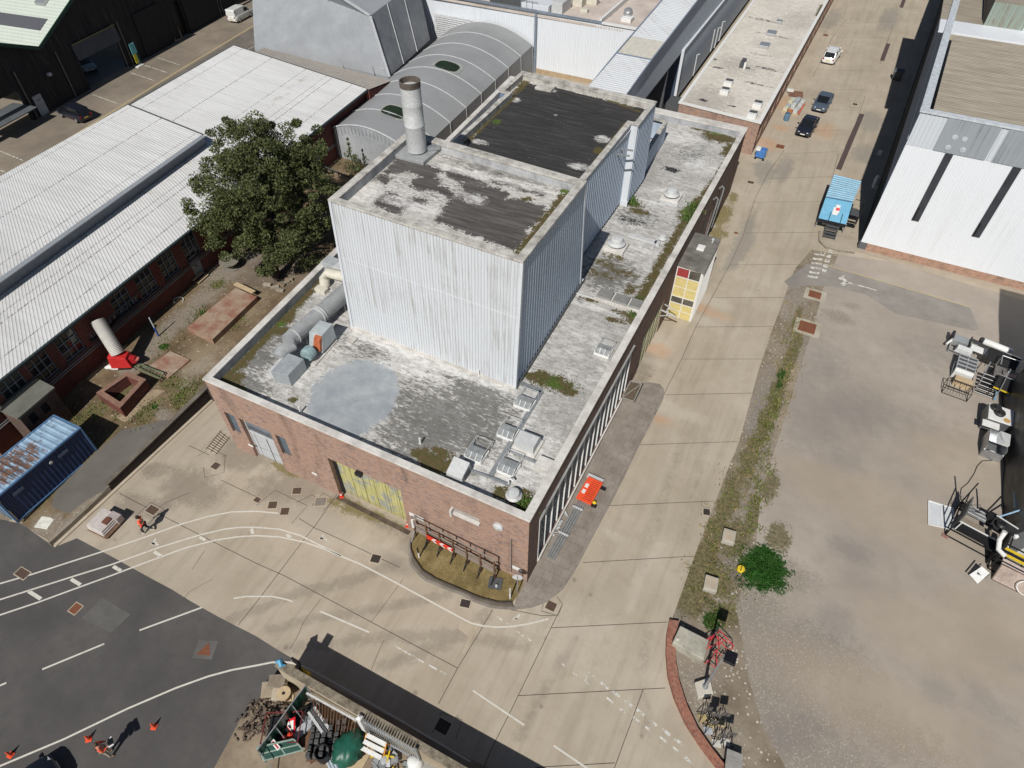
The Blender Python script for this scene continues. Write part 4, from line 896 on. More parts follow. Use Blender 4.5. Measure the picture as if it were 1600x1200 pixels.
q = gp(717, 741, RZ); T = Matrix.Translation((q.x, q.y, RZ))
hd = MB().hull([T @ Vector(x) for x in ((-.5, -.5, 0), (.5, -.5, 0), (.5, .5, 0), (-.5, .5, 0))], [T @ Vector(x) for x in ((-.5, -.5, .5), (.5, -.5, .5), (.5, .45, .85), (-.5, .45, .85))]).build('roof_cowl', STEELP, bld, bevel=.03)
MB().box(.5, .55, -.3, .3, .1, .6, T).build('louvre', DGREY, hd)
rbox('vent_box', 851, 729, .95, .8, .35, COPING)
def mush(u_, v_, s, name='roof_vent', base=True):
    q = gp(u_, v_, RZ); o = MB().lathe((q.x, q.y, RZ + (.28 if base else 0)), [(.42 * s, 0), (.42 * s, .18 * s), (.72 * s, .2 * s), (.74 * s, .26 * s), (.55 * s, .42 * s), (.52 * s, .62 * s), (.46 * s, .74 * s), (.2 * s, .8 * s), (.02, .8 * s)], 24).build(name, STEELP, bld, True)
    if base: MB().box(q.x - .85 * s, q.x + .85 * s, q.y - .8 * s, q.y + .8 * s, RZ, RZ + .28).build('base', COPING, o, bevel=.03)
    return o
mush(962, 388, .95); mush(1048, 311, .9); mush(803, 776, .62, base=False); mush(1035, 374, .5, base=False)
rbox('plinth', 1006, 375, 2.6, .5, .14, STEELP, -.02); rbox('plinth', 1023, 382, .2, 1.5, .14, STEELP); rbox('plinth', 1010, 314, 3.4, .12, .1, STEELP, -.02); rbox('plinth', 1046, 318, 1.5, .7, .12, STEELP, -.02)
p0 = gp(970, 474, RZ); T = Matrix.Translation((p0.x, p0.y, RZ)) @ Matrix.Rotation(.0, 4, 'Z')
bx = MB().box(-1.85, 1.85, -.55, .55, 0, .3, T).build('rooflight', COPING, bld, bevel=.04)
for x in (-1.2, 0, 1.2): MB().hull([T @ Vector(q_) for q_ in ((x - .56, -.5, .3), (x + .56, -.5, .3), (x + .56, .5, .3), (x - .56, .5, .3))], [T @ Vector(q_) for q_ in ((x - .5, -.4, .42), (x + .5, -.4, .42), (x + .5, .42, .46), (x - .5, .42, .46))]).build('lid', m_plain('grey_lid', (.23, .23, .22), .6, 0, .2, 4), bx)
rbox('patch_strip', 916, 464, 3.0, .12, .12, STEELP, 0)
tr = MB(); 
def trz(pts, w_=.16, h_=.12):
    P = [Vector((*q_, RZ + .08)) for q_ in G(pts, RZ)]
    for a, b in zip(P[:-1], P[1:]): tr.bar(a, b, w_, h_)
trz([(812, 600), (846, 613), (766, 746)], .28); trz([(733, 736), (766, 747), (796, 760)], .14); trz([(793, 704), (846, 728)], .14); trz([(742, 690), (725, 722)], .05)
tr.build('cable_tray', STEEL, bld)
for u_, v_ in ((470, 645), (657, 694), (748, 588)):
    q = gp(u_, v_, RZ); MB().tube([(q.x, q.y, RZ), (q.x, q.y, RZ + .55)], .06, 8).build('vent_stub', WHITE, bld)
st_ = MB()
q = gp(795, 757, RZ); st_.tube([(q.x, q.y, RZ), (q.x, q.y, RZ + .5), (q.x + .12, q.y, RZ + .62), (q.x + .25, q.y, RZ + .5)], .06, 8)
st_.build('vent_stub', WHITE, bld, True)
for u_, v_ in ((812, 579), (909, 442)): rbox('rain_hopper', u_, v_, .2, .2, .35, WHITE)
for u_, v_, w_, d_ in ((514, 497, .45, .6), (550, 532, .55, .45), (522, 490, .4, .55), (512, 507, .5, .4)): rbox('roof_pad', u_, v_, w_, d_, .14, COPING, 0, RZ, .02)
# big ducts left of the clad block
dz = RZ + .95
P0, P1, P2 = gp(441, 552, dz), gp(452, 533, dz), gp(545, 452, dz)
du = MB(); du.tube([(P0.x, P0.y - .35, RZ + .9), (P0.x - .05, P0.y + .1, dz + .1), (P0.x + .15, P0.y + .6, dz + .1), (P1.x, P1.y, dz + .05), tuple(P1.lerp(P2, .5)), tuple(P2), tuple(P2 + (P2 - P1) * .4)], [.44, .45, .46, .52, .56, .6, .6], 20)
duct = du.build('duct', m_plain('duct_steel', (.44, .45, .45), .5, .25, .15, 1.5), bld, True)
for t_ in (.08, .47, .50):
    c_ = P1.lerp(P2, t_); d_ = (P2 - P1).normalized(); MB().tube([c_ - d_ * .05, c_ + d_ * .05], .62 if t_ > .3 else .57, 20).build('duct_band', STEELP, duct, True)
for t_ in (.15, .45, .8):
    c_ = P1.lerp(P2, t_)
    for s_ in (-.45, .45): MB().box(c_.x + s_ - .04, c_.x + s_ + .04, c_.y - .04, c_.y + .04, RZ, dz - .3).build('duct_leg', STEEL, duct)
q = [gp(*a, RZ) for a in ((430, 598), (456, 604), (480, 578), (454, 568))]
bx = MB().hull([(p_.x, p_.y, RZ + .05) for p_ in q], [(p_.x, p_.y, RZ + 1.0) for p_ in q]).build('duct_box', m_plain('box_steel', (.40, .43, .45), .5, .2, .2, 2), bld, bevel=.02)
q2 = [gp(*a, RZ) for a in ((422, 592), (432, 598), (455, 573), (444, 568))]
MB().hull([(p_.x, p_.y, RZ + .2) for p_ in q2], [(p_.x + .1, p_.y, RZ + .75) for p_ in q2]).build('intake', STEELP, bx)
fu = gp(496, 552, RZ); T = Matrix.Translation((fu.x, fu.y, RZ)) @ Matrix.Rotation(rad(4), 4, 'Z')
fan = MB().hull([T @ Vector(a) for a in ((-.5, -.1, .3), (.55, -.1, .3), (.55, 1.5, .3), (-.5, 1.5, .3))], [T @ Vector(a) for a in ((-.45, .3, 1.5), (.5, .3, 1.5), (.5, 1.5, 1.5), (-.45, 1.5, 1.5))]).build('fan_unit', m_plain('pale_fan_case', (.46, .50, .51), .5, .1, .2, 2), bld, bevel=.02)
MB().hull([T @ Vector(a) for a in ((.0, -.25, .55), (.5, -.25, .55), (.52, .22, .55), (.0, .22, .55))], [T @ Vector(a) for a in ((.05, .0, 1.35), (.5, .0, 1.35), (.5, .29, 1.45), (.02, .29, 1.45))]).build('orange_guard', m_plain('orange_guard', (.42, .12, .05), .6, 0, .3, 4), fan)
MB().lathe((0, 0, -.3), [(.42, 0), (.45, .1), (.45, .5), (.4, .6)], 18, T @ Matrix.Translation((.05, -.7, .75)) @ Matrix.Rotation(rad(90), 4, 'X') @ Matrix.Translation((0, 0, .1))).build('fan_drum', m_plain('blue_drum', (.28, .38, .40), .5, 0, .35, 4), fan, True)
MB().box(-.5, .6, -1.1, 1.5, 0, .12, T).build('skid', COPING, fan)
P = [gp(*a, RZ + .8) for a in ((506, 432), (512, 426), (545, 434))]
e = MB(); e.tube([(P[0].x, P[0].y - .1, RZ + .1), (P[0].x, P[0].y, RZ + .6), tuple(P[1]), tuple(P[2])], .38, 16); e.build('duct', CREAM, bld, True)
rbox('vent_box', 520, 424, 1.1, .9, 1.0, m_plain('ac_case', (.45, .47, .48), .5, .1, .2, 3)); rbox('vent_box', 538, 428, 1.0, 1.2, .95, STEELP); rbox('vent_box', 503, 455, .9, .5, .3, CREAM)
# ------------------------------------------------------------------ neighbouring buildings
def ray(u, v): return (u - 800) / FOCAL * ri2 - (v - 600) / FOCAL * up2 + fw
def onx(u, v, x): d = ray(u, v); return CAM_POS + d * ((x - CAM_POS.x) / d.x)
def ony(u, v, y): d = ray(u, v); return CAM_POS + d * ((y - CAM_POS.y) / d.y)
def onw(u, v, a, b, o=0.0):
    """point on the upright plane through ground points a, b, moved o towards its right-hand side"""
    n = Vector((b[1] - a[1], -(b[0] - a[0]), 0)).normalized(); p = Vector((*a, 0)) + n * o; d = ray(u, v)
    return CAM_POS + d * ((p - CAM_POS).dot(n) / d.dot(n))
def wquad(mb, pts, a, b, o=0.0, back=None):
    P = [onw(u, v, a, b, o) for u, v in pts]
    if back is None: return mb.add([tuple(p) for p in P], [list(range(len(P)))])
    Q = [onw(u, v, a, b, back) for u, v in pts]
    return mb.hull([tuple(p) for p in Q], [tuple(p) for p in P])
def fontpart(name, text, size, mat, M, parent, ext=.01):
    c = bpy.data.curves.new(name, 'FONT'); c.body = text; c.size = size; c.extrude = ext; c.align_x = 'CENTER'; c.align_y = 'CENTER'; c.space_character = 1.1
    o = bpy.data.objects.new(name, c); me = bpy.data.meshes.new_from_object(o); me.materials.clear(); me.materials.append(mat); me.name = name
    bpy.data.objects.remove(o); bpy.data.curves.remove(c)
    o = bpy.data.objects.new(name, me); COL.objects.link(o); o.matrix_world = M; o.parent = parent; return o

# white flat roofed brick range behind the workshop
fb = thing('flat_roofed_range', 'low brick range with long white flat roof behind the workshop', 'building')
fz = 3.75
ff = [(-9.0, 57.9), (.2, 57.0), (.75, 135), (-9.6, 135)]
w = MB(); [wall_grid(w, ff[i], ff[(i + 1) % 4], 0, fz - .12, [(1.2 + k * 3.4, 2.9 + k * 3.4, 1.0, 2.6) for k in range(16)] if i == 1 else (), .15) for i in range(4)]
w.build('brick_wall', BRICK, fb)
MB().box(.0, .03, 57.5, 120, .9, 2.7).build('windows', GLASS, fb)
c = MB(); I = ring(c, ff, .1, .28, fz - .12, fz + .04); c.build('roof_edge', WHITE, fb)
def fl(u, v, r, ry=None, ro=0, st=1): return B(u, v, r, ry, ro, st, fz)
sheet('roof_deck', [(-8.8, 58.2), (-9.4, 134)], [(0.0, 57.3), (.6, 134)], 50, 300, DECKF, fz - .05, parent=fb, need=('moss', 'green', 'paint', 'white', 'felt', 'speck'), attrs={
    'speck': [fl(1100, 155, 3, 4), fl(1150, 100, 4, 3, 0, .7), fl(1250, 30, 3, 5, 0, .6)], 'moss': [Ln([(1285, 8), (1278, 24)], .4, .9, fz)],
    'felt': [fl(1165, 105, 1.0, .4, 0, .6), fl(1200, 107, 2.2, .6, -.1, .5), fl(1210, 55, 3, .4, -.1, .48), fl(1190, 30, 3, .5, -.1, .48), fl(1190, 85, 2, .4, 0, .46), fl(1180, 130, 2.4, .4, -.1, .48), fl(1100, 156, .5, .4, 0, .8), fl(1118, 92, .3, .3, 0, .9), fl(1122, 105, .8, .2, 0, .9), fl(1144, 165, .5, .2, 0, .9), fl(1125, 20, 2, .6, -.1, .48)]})
def fbox(name, u, v, w_, d_, h, m, par=fb):
    q = gp(u, v, fz); return MB().box(q.x - w_ / 2, q.x + w_ / 2, q.y - d_ / 2, q.y + d_ / 2, fz - .05, fz + h).build(name, m, par, bevel=.03)
for u, v in ((1138, 132), (1132, 145), (1183, 166), (1175, 182)):
    o = fbox('rooflight', u, v, .95, 1.2, .4, WHITE); q = gp(u, v, fz); MB().box(q.x - .42, q.x + .42, q.y + .0, q.y + .55, fz + .402, fz + .46).build('glazing', DGREY, o)
for u, v, s in ((1194, 73, 1.1), (1205, 54, 1.1), (1217, 36, .7)): fbox('roof_hatch', u, v, s * 1.1, s * 1.3, .35, ALU)
fbox('roof_box', 1160, 102, .5, 1.6, .6, DGREY); fbox('roof_box', 1163, 107, .25, .4, .7, WHITE)
tb = MB(); [tb.tube([(gp(u, v, fz).x, gp(u, v, fz).y, fz), (gp(u, v, fz).x, gp(u, v, fz).y, fz + 2.6)], .07, 8) for u, v in ((1110, 80),)]; tb.build('flue', STEELP, fb)
for u, v in ((1116, 75), (1123, 65), (1083, 118)): 
    q = gp(u, v, fz); MB().tube([(q.x, q.y, fz), (q.x, q.y, fz + 2.4), (q.x + .3, q.y, fz + 2.5)], .07, 8).build('flue', STEELP, fb, True)
MB().box(-10.6, -9.0, 58.3, 60.5, 0, 3.2).build('link_block', DGREY, fb)

# blue grey clad shed with the white corner
bs = thing('clad_shed', 'grey blue clad shed wall with pale corner post beside the white flat roof', 'building')
MB().ribbed((-11.2, 65.2), (-11.9, 130), .7, 6.5, .4, .04).build('clad_wall', CLADBLUE, bs)
MB().box(-15.4, -11.25, 65.2, 66, 0, 6.3).build('dark_end', m_plain('shaded_end', (.05, .07, .11), .7), bs)  # dark colour stands in for the shade on this end wall
MB().box(-11.42, -11.1, 65.08, 65.3, .8, 6.5).build('corner_post', CLADP, bs); MB().box(-11.45, -11.08, 65.05, 65.32, 0, .8).build('brick_base', BRICK, bs)
MB().prism([(-15.4, 65.2), (-11.1, 65.2), (-11.8, 130), (-15.4, 130)], 6.5, 6.62).build('roof', CLADP, bs)
# covered gallery
ga = thing('covered_gallery', 'long raised metal gallery with pale ribbed roof leading away from the workshop', 'gallery')
yy = [35.8, 45, 52.3, 68.6, 95]; zt = [8.7, 9.2, 9.85, 10.9, 12.6]; zb = [5.6, 5.9, 6.0, 6.4, 6.8]; xr = [-11.25, -11.35, -11.4, -11.45, -11.6]; xl = [-15.0, -15.0, -15.0, -15.0, -15.2]
w = MB()
for i in range(4):
    f0 = lambda t, i=i: zb[i] + (zb[i + 1] - zb[i]) * t; f1 = lambda t, i=i: zt[i] + (zt[i + 1] - zt[i]) * t
    w.ribbed((xr[i], yy[i]), (xr[i + 1], yy[i + 1]), f0, f1, .45, .04); w.ribbed((xl[i + 1], yy[i + 1]), (xl[i], yy[i]), lambda t, i=i: zb[i + 1] + (zb[i] - zb[i + 1]) * t, lambda t, i=i: zt[i + 1] + (zt[i] - zt[i + 1]) * t, .45, .04)
w.build('side_wall', CLADBLUE, ga)  # shade of the gallery sides is put into the grey blue colour
r = MB()
def gq(i, y0, y1):
    z0, z1 = np.interp([y0, y1], yy, zt); x0, x1 = np.interp([y0, y1], yy, xr); return [(-15.1, y0, z0 + .05), (x0 + .1, y0, z0 + .05), (x1 + .1, y1, z1 + .05), (-15.1, y1, z1 + .05)]
for y0, y1, s in ((35.8, 52, .4), (56.5, 95, .4)):
    a, b, c_, d_ = gq(0, y0, y1); r.ribroof([b, c_, d_, a], s, .035)
r.build('roof', m_clad('gallery_roof', (.58, .60, .62), (.28, .27, .26), .5, .5), ga)
r = MB(); a, b, c_, d_ = gq(0, 52, 56.5); r.ribroof([a, b, c_, d_], .55, .04); r.build('cream_roof', m_plain('cream_roof', (.60, .57, .50), .7, 0, .15, 2), ga)
tr = MB()
for i in range(4): tr.bar((xr[i] + .1, yy[i], zt[i] + .02), (xr[i + 1] + .1, yy[i + 1], zt[i + 1] + .02), .12, .3); tr.bar((xl[i] - .1, yy[i], zt[i] + .02), (xl[i + 1] - .1, yy[i + 1], zt[i + 1] + .02), .12, .3)
tr.bar((-15.1, 52, 9.9), (-11.3, 52, 9.9), .12, .2); tr.build('eaves_trim', m_plain('blue_trim', (.20, .25, .32), .5), ga)
MB().hull([(xl[i], yy[i], zb[i]) for i in (0, 4)] + [(xr[i], yy[i], zb[i]) for i in (4, 0)], [(xl[i], yy[i], zb[i] + .1) for i in (0, 4)] + [(xr[i], yy[i], zb[i] + .1) for i in (4, 0)]).build('underside', DGREY, ga)
for y_ in (60, 85): MB().box(-15, -11.4, y_, y_ + .3, 0, 6).build('support', DGREY, ga)
# white clad hall
wh = thing('white_hall', 'white ribbed metal hall wall with louvre behind the grey barrel tent', 'building')
wz = 7.45
MB().ribbed((-56, 66.9), (-15.2, 66.4), .55, wz, .35, .045).build('clad_wall', CLADFAR, wh)
MB().box(-56, -15.2, 66.42, 66.9, 0, .55).build('base_course', m_plain('tan_base', (.42, .32, .21), .8), wh)
MB().box(-56, -15.2, 66.45, 110, wz - .6, wz - .35).build('roof_deck', m_ground('pinkish_roof', (.52, .45, .40), (.62, .56, .51), (.40, .34, .30), .3, .4), wh)
c = MB(); c.box(-30.9, -22, 66.3, 66.75, wz - .05, wz + .1); c.build('wall_cap', m_plain('blue_cap', (.22, .26, .31), .5), wh)
MB().box(-56, -30.9, 66.3, 66.8, wz - .05, wz + .1).build('wall_cap', m_plain('slate_cap', (.20, .23, .27), .5), wh)
MB().box(-22, -15.2, 66.25, 66.75, wz - .05, wz + .12).build('wall_cap', WHITE, wh)
MB().box(-31.05, -30.75, 66.3, 66.62, 0, wz).build('downpipe', m_plain('slate_pipe', (.20, .235, .28), .5), wh)
a_, b_ = ony(679, 19, 66.6), ony(757, 45, 66.6)
lv = MB()
for i in range(13): lv.box(a_.x, b_.x, 66.28, 66.4, a_.z - .15 - i * .26, a_.z - i * .26)
lv.build('louvre', m_plain('louvre_white', (.66, .67, .68), .5), wh); MB().box(b_.x, b_.x + .15, 66.25, 66.5, a_.z - 3.3, a_.z).build('louvre_frame', m_plain('slate_frame', (.30, .33, .36), .5), wh)
MB().box(-22.6, -22.3, 67, 110, wz - .35, wz + .25).build('roof_kerb', WHITE, wh)
def hbox(name, u, v, w_, d_, h, m):
    q = gp(u, v, wz - .35); return MB().box(q.x - w_ / 2, q.x + w_ / 2, q.y - d_ / 2, q.y + d_ / 2, wz - .35, wz - .35 + h).build(name, m, wh, bevel=.04)
q = gp(982, 29, wz - .35); o = hbox('roof_vent', 980, 33, 1.3, 1.3, .5, WHITE); MB().lathe((q.x, q.y - .4, wz + .15), [(.55, 0), (.6, .3), (.5, .5), (.55, .6), (.3, .8), (.02, .8)], 18).build('cowl', ALU, o, True)
hbox('plant_box', 842, 14, 3.8, 2.6, .9, CLADP); hbox('duct_box', 877, 16, 1.5, 3.0, 1.3, STEELP); hbox('plant_box', 905, 8, 1.4, 1.8, .9, CREAM); hbox('plant_box', 925, 6, 1.6, 1.0, .8, CREAM); hbox('dark_plant', 800, 4, 5, 3, 1.0, DGREY); hbox('plant_box', 913, 19, 1.0, .7, .4, CREAM)
MB().box(-17.6, -16.4, 67, 110, wz - .35, wz - .3).build('brown_gutter', m_plain('brown_gutter', (.20, .155, .11), .9), wh)
rl = MB()
for x in (-33.4, -32.6, -31.8): rl.bar((x, 67.2, wz), (x, 67.2, wz + .8), .07)
rl.bar((-33.4, 67.2, wz + .8), (-31, 67.2, wz + .8), .07); rl.build('roof_rail', STEEL, wh)

# grey barrel tent
te = thing('barrel_tent', 'long grey barrel vaulted fabric tent with two dark oval rooflights', 'tent')
TENT = m_ground('tent_fabric', (.285, .29, .295), (.31, .315, .32), (.255, .26, .265), .25, .1, .6)
TENTE = m_ground('tent_end', (.34, .355, .375), (.42, .435, .455), (.27, .28, .295), .5, .25, .5)
def arch(s, y, lift=0.0):
    xl_, xr_ = -40.7 - .095 * (y - 34.5), -29.3 - .06 * (y - 34.5); t = (s + 1) / 2
    return Vector((xl_ + (xr_ - xl_) * t, y, 3.45 + 1.75 * (1 - s * s) + lift))
ys = list(np.linspace(34.6, 66.2, 9)); ss = np.linspace(-1, 1, 17)
v = MB(); n_ = len(ss)
v.add([tuple(arch(s, y)) for y in ys for s in ss], [[j * n_ + i, j * n_ + i + 1, (j + 1) * n_ + i + 1, (j + 1) * n_ + i] for j in range(8) for i in range(n_ - 1)])
v.build('roof_skin', TENT, te, smooth='all')
for sgn in (-1, 1):
    sd = MB()
    for j in range(8):
        a, b = arch(sgn, ys[j]), arch(sgn, ys[j + 1]); sd.add([(a.x + .15 * sgn, a.y, 0), (b.x + .15 * sgn, b.y, 0), tuple(b), tuple(a)], [[0, 1, 2, 3] if sgn > 0 else [3, 2, 1, 0]])
    sd.build('side_skin', TENT, te)
e = MB(); e.add([(*arch(-1, ys[0])[:2], 0)] + [tuple(arch(s, ys[0] - .02)) for s in ss] + [(*arch(1, ys[0])[:2], 0)], [list(range(n_ + 2))[::-1]]); e.build('end_panel', TENTE, te)
ribm = m_plain('rib_strap', (.50, .51, .52), .6)
for j, y in enumerate(ys):
    rb_ = MB(); pts = [arch(s, y, .02) for s in ss]; rb_.tube([(pts[0].x - .1, y, 0)] + pts + [(pts[-1].x + .12, y, 0)], .055 if j else .09, 6); rb_.build('rib', ribm, te)
fd = MB(); 
for i in range(24):
    s = -0.95 + i * .08; p = arch(s, ys[0] - .05); fd.bar((p.x, p.y, p.z - .15), (p.x + .05, p.y - .03, p.z - .75 - .2 * rnd.random()), .05, .04)
fd.build('gathered_hem', TENTE, te)
def oval(u, v):
    best = min(((arch(s, y) - CAM_POS).normalized().dot(ray(u, v).normalized()) * -1, s, y) for s in np.linspace(-1, 1, 81) for y in np.linspace(34, 67, 133))
    return best[1], best[2]
for u, v in ((617, 175), (699, 102)):
    s0, y0 = oval(u, v)
    def el(k, l): return [arch(s0 + k * .24 * math.copysign(abs(math.cos(a)) ** .6, math.cos(a)), y0 + k * 1.05 * math.copysign(abs(math.sin(a)) ** .6, math.sin(a)), l) for a in np.linspace(0, 2 * math.pi, 29)[:-1]]
    o = MB().add([tuple(p) for p in el(1.3, .03)], [list(range(28))]).build('rooflight_rim', m_plain('pale_rim', (.36, .37, .34), .6), te)
    MB().add([tuple(p) for p in el(1, .06)], [list(range(28))]).build('dark_oval', m_plain('dark_green_oval', (.02, .035, .015), .5, 0, .5, 3), o)

# tall sheeted structure
ts = thing('sheeted_shed', 'tall shed wrapped in grey reinforced sheeting beyond the white roof', 'building')
b0, b1, b2 = gp(398, 77, 3.2), gp(608, 120, 3.2), gp(672, 62, 3.2)
e0, e1, e2 = gp(392, -45, 9.0), gp(578, 25, 9.0), gp(652, -30, 9.0)
r1, r0, r2 = gp(520, -12, 10.6), gp(430, -60, 10.6), gp(590, -60, 10.6)
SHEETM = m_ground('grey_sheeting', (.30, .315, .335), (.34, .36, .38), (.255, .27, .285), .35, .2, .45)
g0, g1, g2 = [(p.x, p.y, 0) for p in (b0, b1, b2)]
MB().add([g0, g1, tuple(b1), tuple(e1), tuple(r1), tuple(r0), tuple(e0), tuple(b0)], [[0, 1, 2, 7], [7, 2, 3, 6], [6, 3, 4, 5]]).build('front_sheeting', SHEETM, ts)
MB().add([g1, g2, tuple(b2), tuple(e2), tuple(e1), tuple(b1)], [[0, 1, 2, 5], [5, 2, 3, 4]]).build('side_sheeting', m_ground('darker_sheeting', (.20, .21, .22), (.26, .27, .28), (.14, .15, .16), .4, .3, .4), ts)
MB().add([tuple(e1), tuple(e2), tuple(r2), tuple(r1)], [[0, 1, 2, 3]]).build('roof_sheeting', SHEETM, ts)
MB().add([g0, tuple(b0), tuple(e0), (e0.x - .5, e0.y + 15, 9), (g0[0] - .5, g0[1] + 15, 0)], [[0, 1, 2, 3, 4]]).build('far_sheeting', SHEETM, ts)
for t in (.13, .33, .44, .68, .9):
    p, q, r_ = b0.lerp(b1, t), e0.lerp(e1, t), r0.lerp(r1, t); sm = MB(); o_ = Vector((.03, -.06, .02)); sm.bar((p.x, p.y - .06, 0), p + o_, .07, .05).bar(p + o_, q + o_, .07, .05); sm.build('seam', m_plain('seam_grey', (.11, .115, .12), .6), ts)
for t in (.33, .66):
    p, q = b1.lerp(b2, t), e1.lerp(e2, t); o_ = Vector((.06, -.02, .02)); MB().bar(p + o_, q + o_, .09, .06).build('seam', ribm, ts)
hm = MB(); hm.bar(b1 + Vector((.05, -.05, 0)), e1 + Vector((.05, -.05, 0)), .28, .2).bar(e1 + Vector((0, 0, .05)), r1 + Vector((0, 0, .05)), .3, .15); hm.build('gathered_edge', m_plain('white_hem', (.52, .535, .55), .5, 0, .3, 6), ts)
tb_ = MB(); l0, l1 = b0.lerp(e0, .18), b1.lerp(e1, .12); tb_.bar(l0 + Vector((0, -.05, 0)), l1 + Vector((0, -.05, 0)), .12, .05); tb_.build('tied_fold', ribm, ts)
# pale lean-to between the long shed and the sheeted shed
lt = thing('lean_to', 'pale beige lean-to roof strip at the foot of the grey sheeted shed', 'building')
q = [gp(398, 84, 5.6), gp(576, 140, 5.6), gp(612, 126, 4.4), gp(410, 74, 4.4)]
r = MB().ribroof([tuple(p) for p in q], .5, .03); r.build('roof', m_plain('beige_roof', (.47, .43, .38), .8, 0, .15, 1.2), lt)
MB().hull([(p.x, p.y, 0) for p in q], [(p.x, p.y, p.z - .15) for p in q]).build('wall', BRICKR, lt)

# long white roofed shed with brick side
ls = thing('long_shed', 'long brick shed under a white ribbed roof with raised ridge section', 'building')
def m_shedroof():
    n = NB('shed_roof'); x, y, z = n.sep(); xx = n.math('ADD', x, n.math('MULTIPLY', y, .105)); yy_ = n.math('ADD', y, n.math('MULTIPLY', x, .02))
    big = n.noise(.18, 5, .6); st = n.noise(1.0, 5, .65, n.comb(n.math('MULTIPLY', xx, .12), n.math('MULTIPLY', y, 2.5), 0.0))
    col = n.ramp(st, (.35, (.55, .55, .545)), (.6, (.64, .64, .635)), (.7, (.59, .59, .585)))
    col = n.mix(n.math('MULTIPLY', n.step(big, .42, .7), .25), col, (.44, .435, .42))
    for xv, s in ((-37.2, .5), (-39.9, .6), (-40.7, .4), (-43.6, .5), (-48.5, .6), (-52.8, .4)):
        d = n.step(n.math('ABSOLUTE', n.math('SUBTRACT', xx, xv)), .09, .03)
        col = n.mix(n.math('MULTIPLY', n.math('MULTIPLY', d, n.step(n.noise(6, 3, .7), .42, .56)), s + .3), col, (.17, .16, .15))
    br = n.math('MULTIPLY', n.step(n.math('ABSOLUTE', n.math('SUBTRACT', xx, -42.3)), .9, .3), n.step(n.noise(.9, 5, .7), .5, .66))
    col = n.mix(n.math('MULTIPLY', br, .5), col, (.33, .26, .20))
    return n.out(col, .6, 0, .3)
SR = m_shedroof()
A0, A1 = gp(-60, 640, 5.5), gp(574, 139, 5.5); C1, C0 = gp(365, 71, 6.7), gp(-60, 316, 6.7)
r = MB().ribroof([tuple(A0), tuple(A1), tuple(C1), tuple(C0)], .3, .02); r.build('roof', SR, ls)
S0, S1 = gp(-60, 478, 6.95), gp(317, 211, 6.95); F1, F0 = gp(200, 164, 7.25), gp(-60, 309, 7.25)
r = MB().ribroof([tuple(S0), tuple(S1), tuple(F1), tuple(F0)], .3, .02); r.build('raised_roof', SR, ls)
k = MB(); k.quad((S0.x, S0.y, 5.6), (S1.x, S1.y, 5.6), tuple(S1), tuple(S0)).quad((S1.x, S1.y, 5.6), (F1.x, F1.y, 5.6), tuple(F1), tuple(S1)).quad((F1.x, F1.y, 5.6), (F0.x, F0.y, 5.6), tuple(F0), tuple(F1)); k.build('step_face', m_plain('slate_step', (.17, .19, .22), .6), ls)
k = MB(); k.bar(S0 + Vector((.18, 0, .0)), S1 + Vector((.18, -.1, .0)), .5, .08); k.build('step_strip', m_plain('grey_strip', (.30, .325, .35), .5, 0, .15), ls)  # grey strip along the near edge of the raised roof
k = MB(); k.bar(A0 + Vector((.12, 0, -.06)), A1 + Vector((.12, 0, -.06)), .2, .16); k.build('gutter', m_plain('green_black_gutter', (.035, .05, .055), .5), ls)
k = MB(); k.bar(S1 + Vector((0, .03, .03)), F1 + Vector((0, .03, .03)), .14, .1); k.bar(A1 + Vector((0, .08, -.1)), C1 + Vector((0, .08, -.1)), .1, .25); k.bar(C1 + Vector((-.08, 0, -.05)), C0 + Vector((-.08, 0, -.05)), .1, .16); k.build('verge_trim', DGREY, ls)
wa = (A0.x - .35, A0.y), (A1.x - .35, A1.y)
def lw(u, v, o=0.0): return onw(u, v, wa[0], wa[1], o)
dW = (Vector(wa[1]) - Vector(wa[0])).normalized()
def sl(p): return (Vector((p.x, p.y)) - Vector(wa[0])).dot(dW)
wins = []
for u0, v0, u1, v1 in ((92, 521, 127, 557), (47, 556, 82, 590), (178, 458, 199, 478), (217, 427, 240, 458), (253, 400, 275, 432), (288, 370, 308, 402), (10, 590, 30, 615)):
    a = sl(lw(u0, v0)); b = sl(lw(u1, v1)); c_ = (a + b) / 2; wins.append((c_ - .85, c_ + .85, 2.9, 5.0))
dp = lw(312, 425); ds = sl(dp); doors = [(ds - .55, ds + .55, .95, 3.15)]
w = MB(); wall_grid(w, wa[0], wa[1], 0, 5.45, wins + doors, .2); wall_grid(w, wa[1], (C1.x + .3, C1.y), 0, 5.45); wall_grid(w, (C1.x + .4, C1.y), (C0.x + .4, C0.y), 0, 6.5); w.build('brick_wall', BRICKR, ls)
MB().add([(A1.x, A1.y - .02, 5.4), (C1.x, C1.y - .02, 5.4), tuple(C1 - Vector((0, .02, .1))), tuple(A1 - Vector((0, .02, .1)))], [[0, 1, 2, 3]]).build('gable_infill', BRICKR, ls)
nW = Vector((dW.y, -dW.x))
def W3(s, z, o=0.0): p = Vector(wa[0]) + dW * s + nW * o; return Vector((p.x, p.y, z))
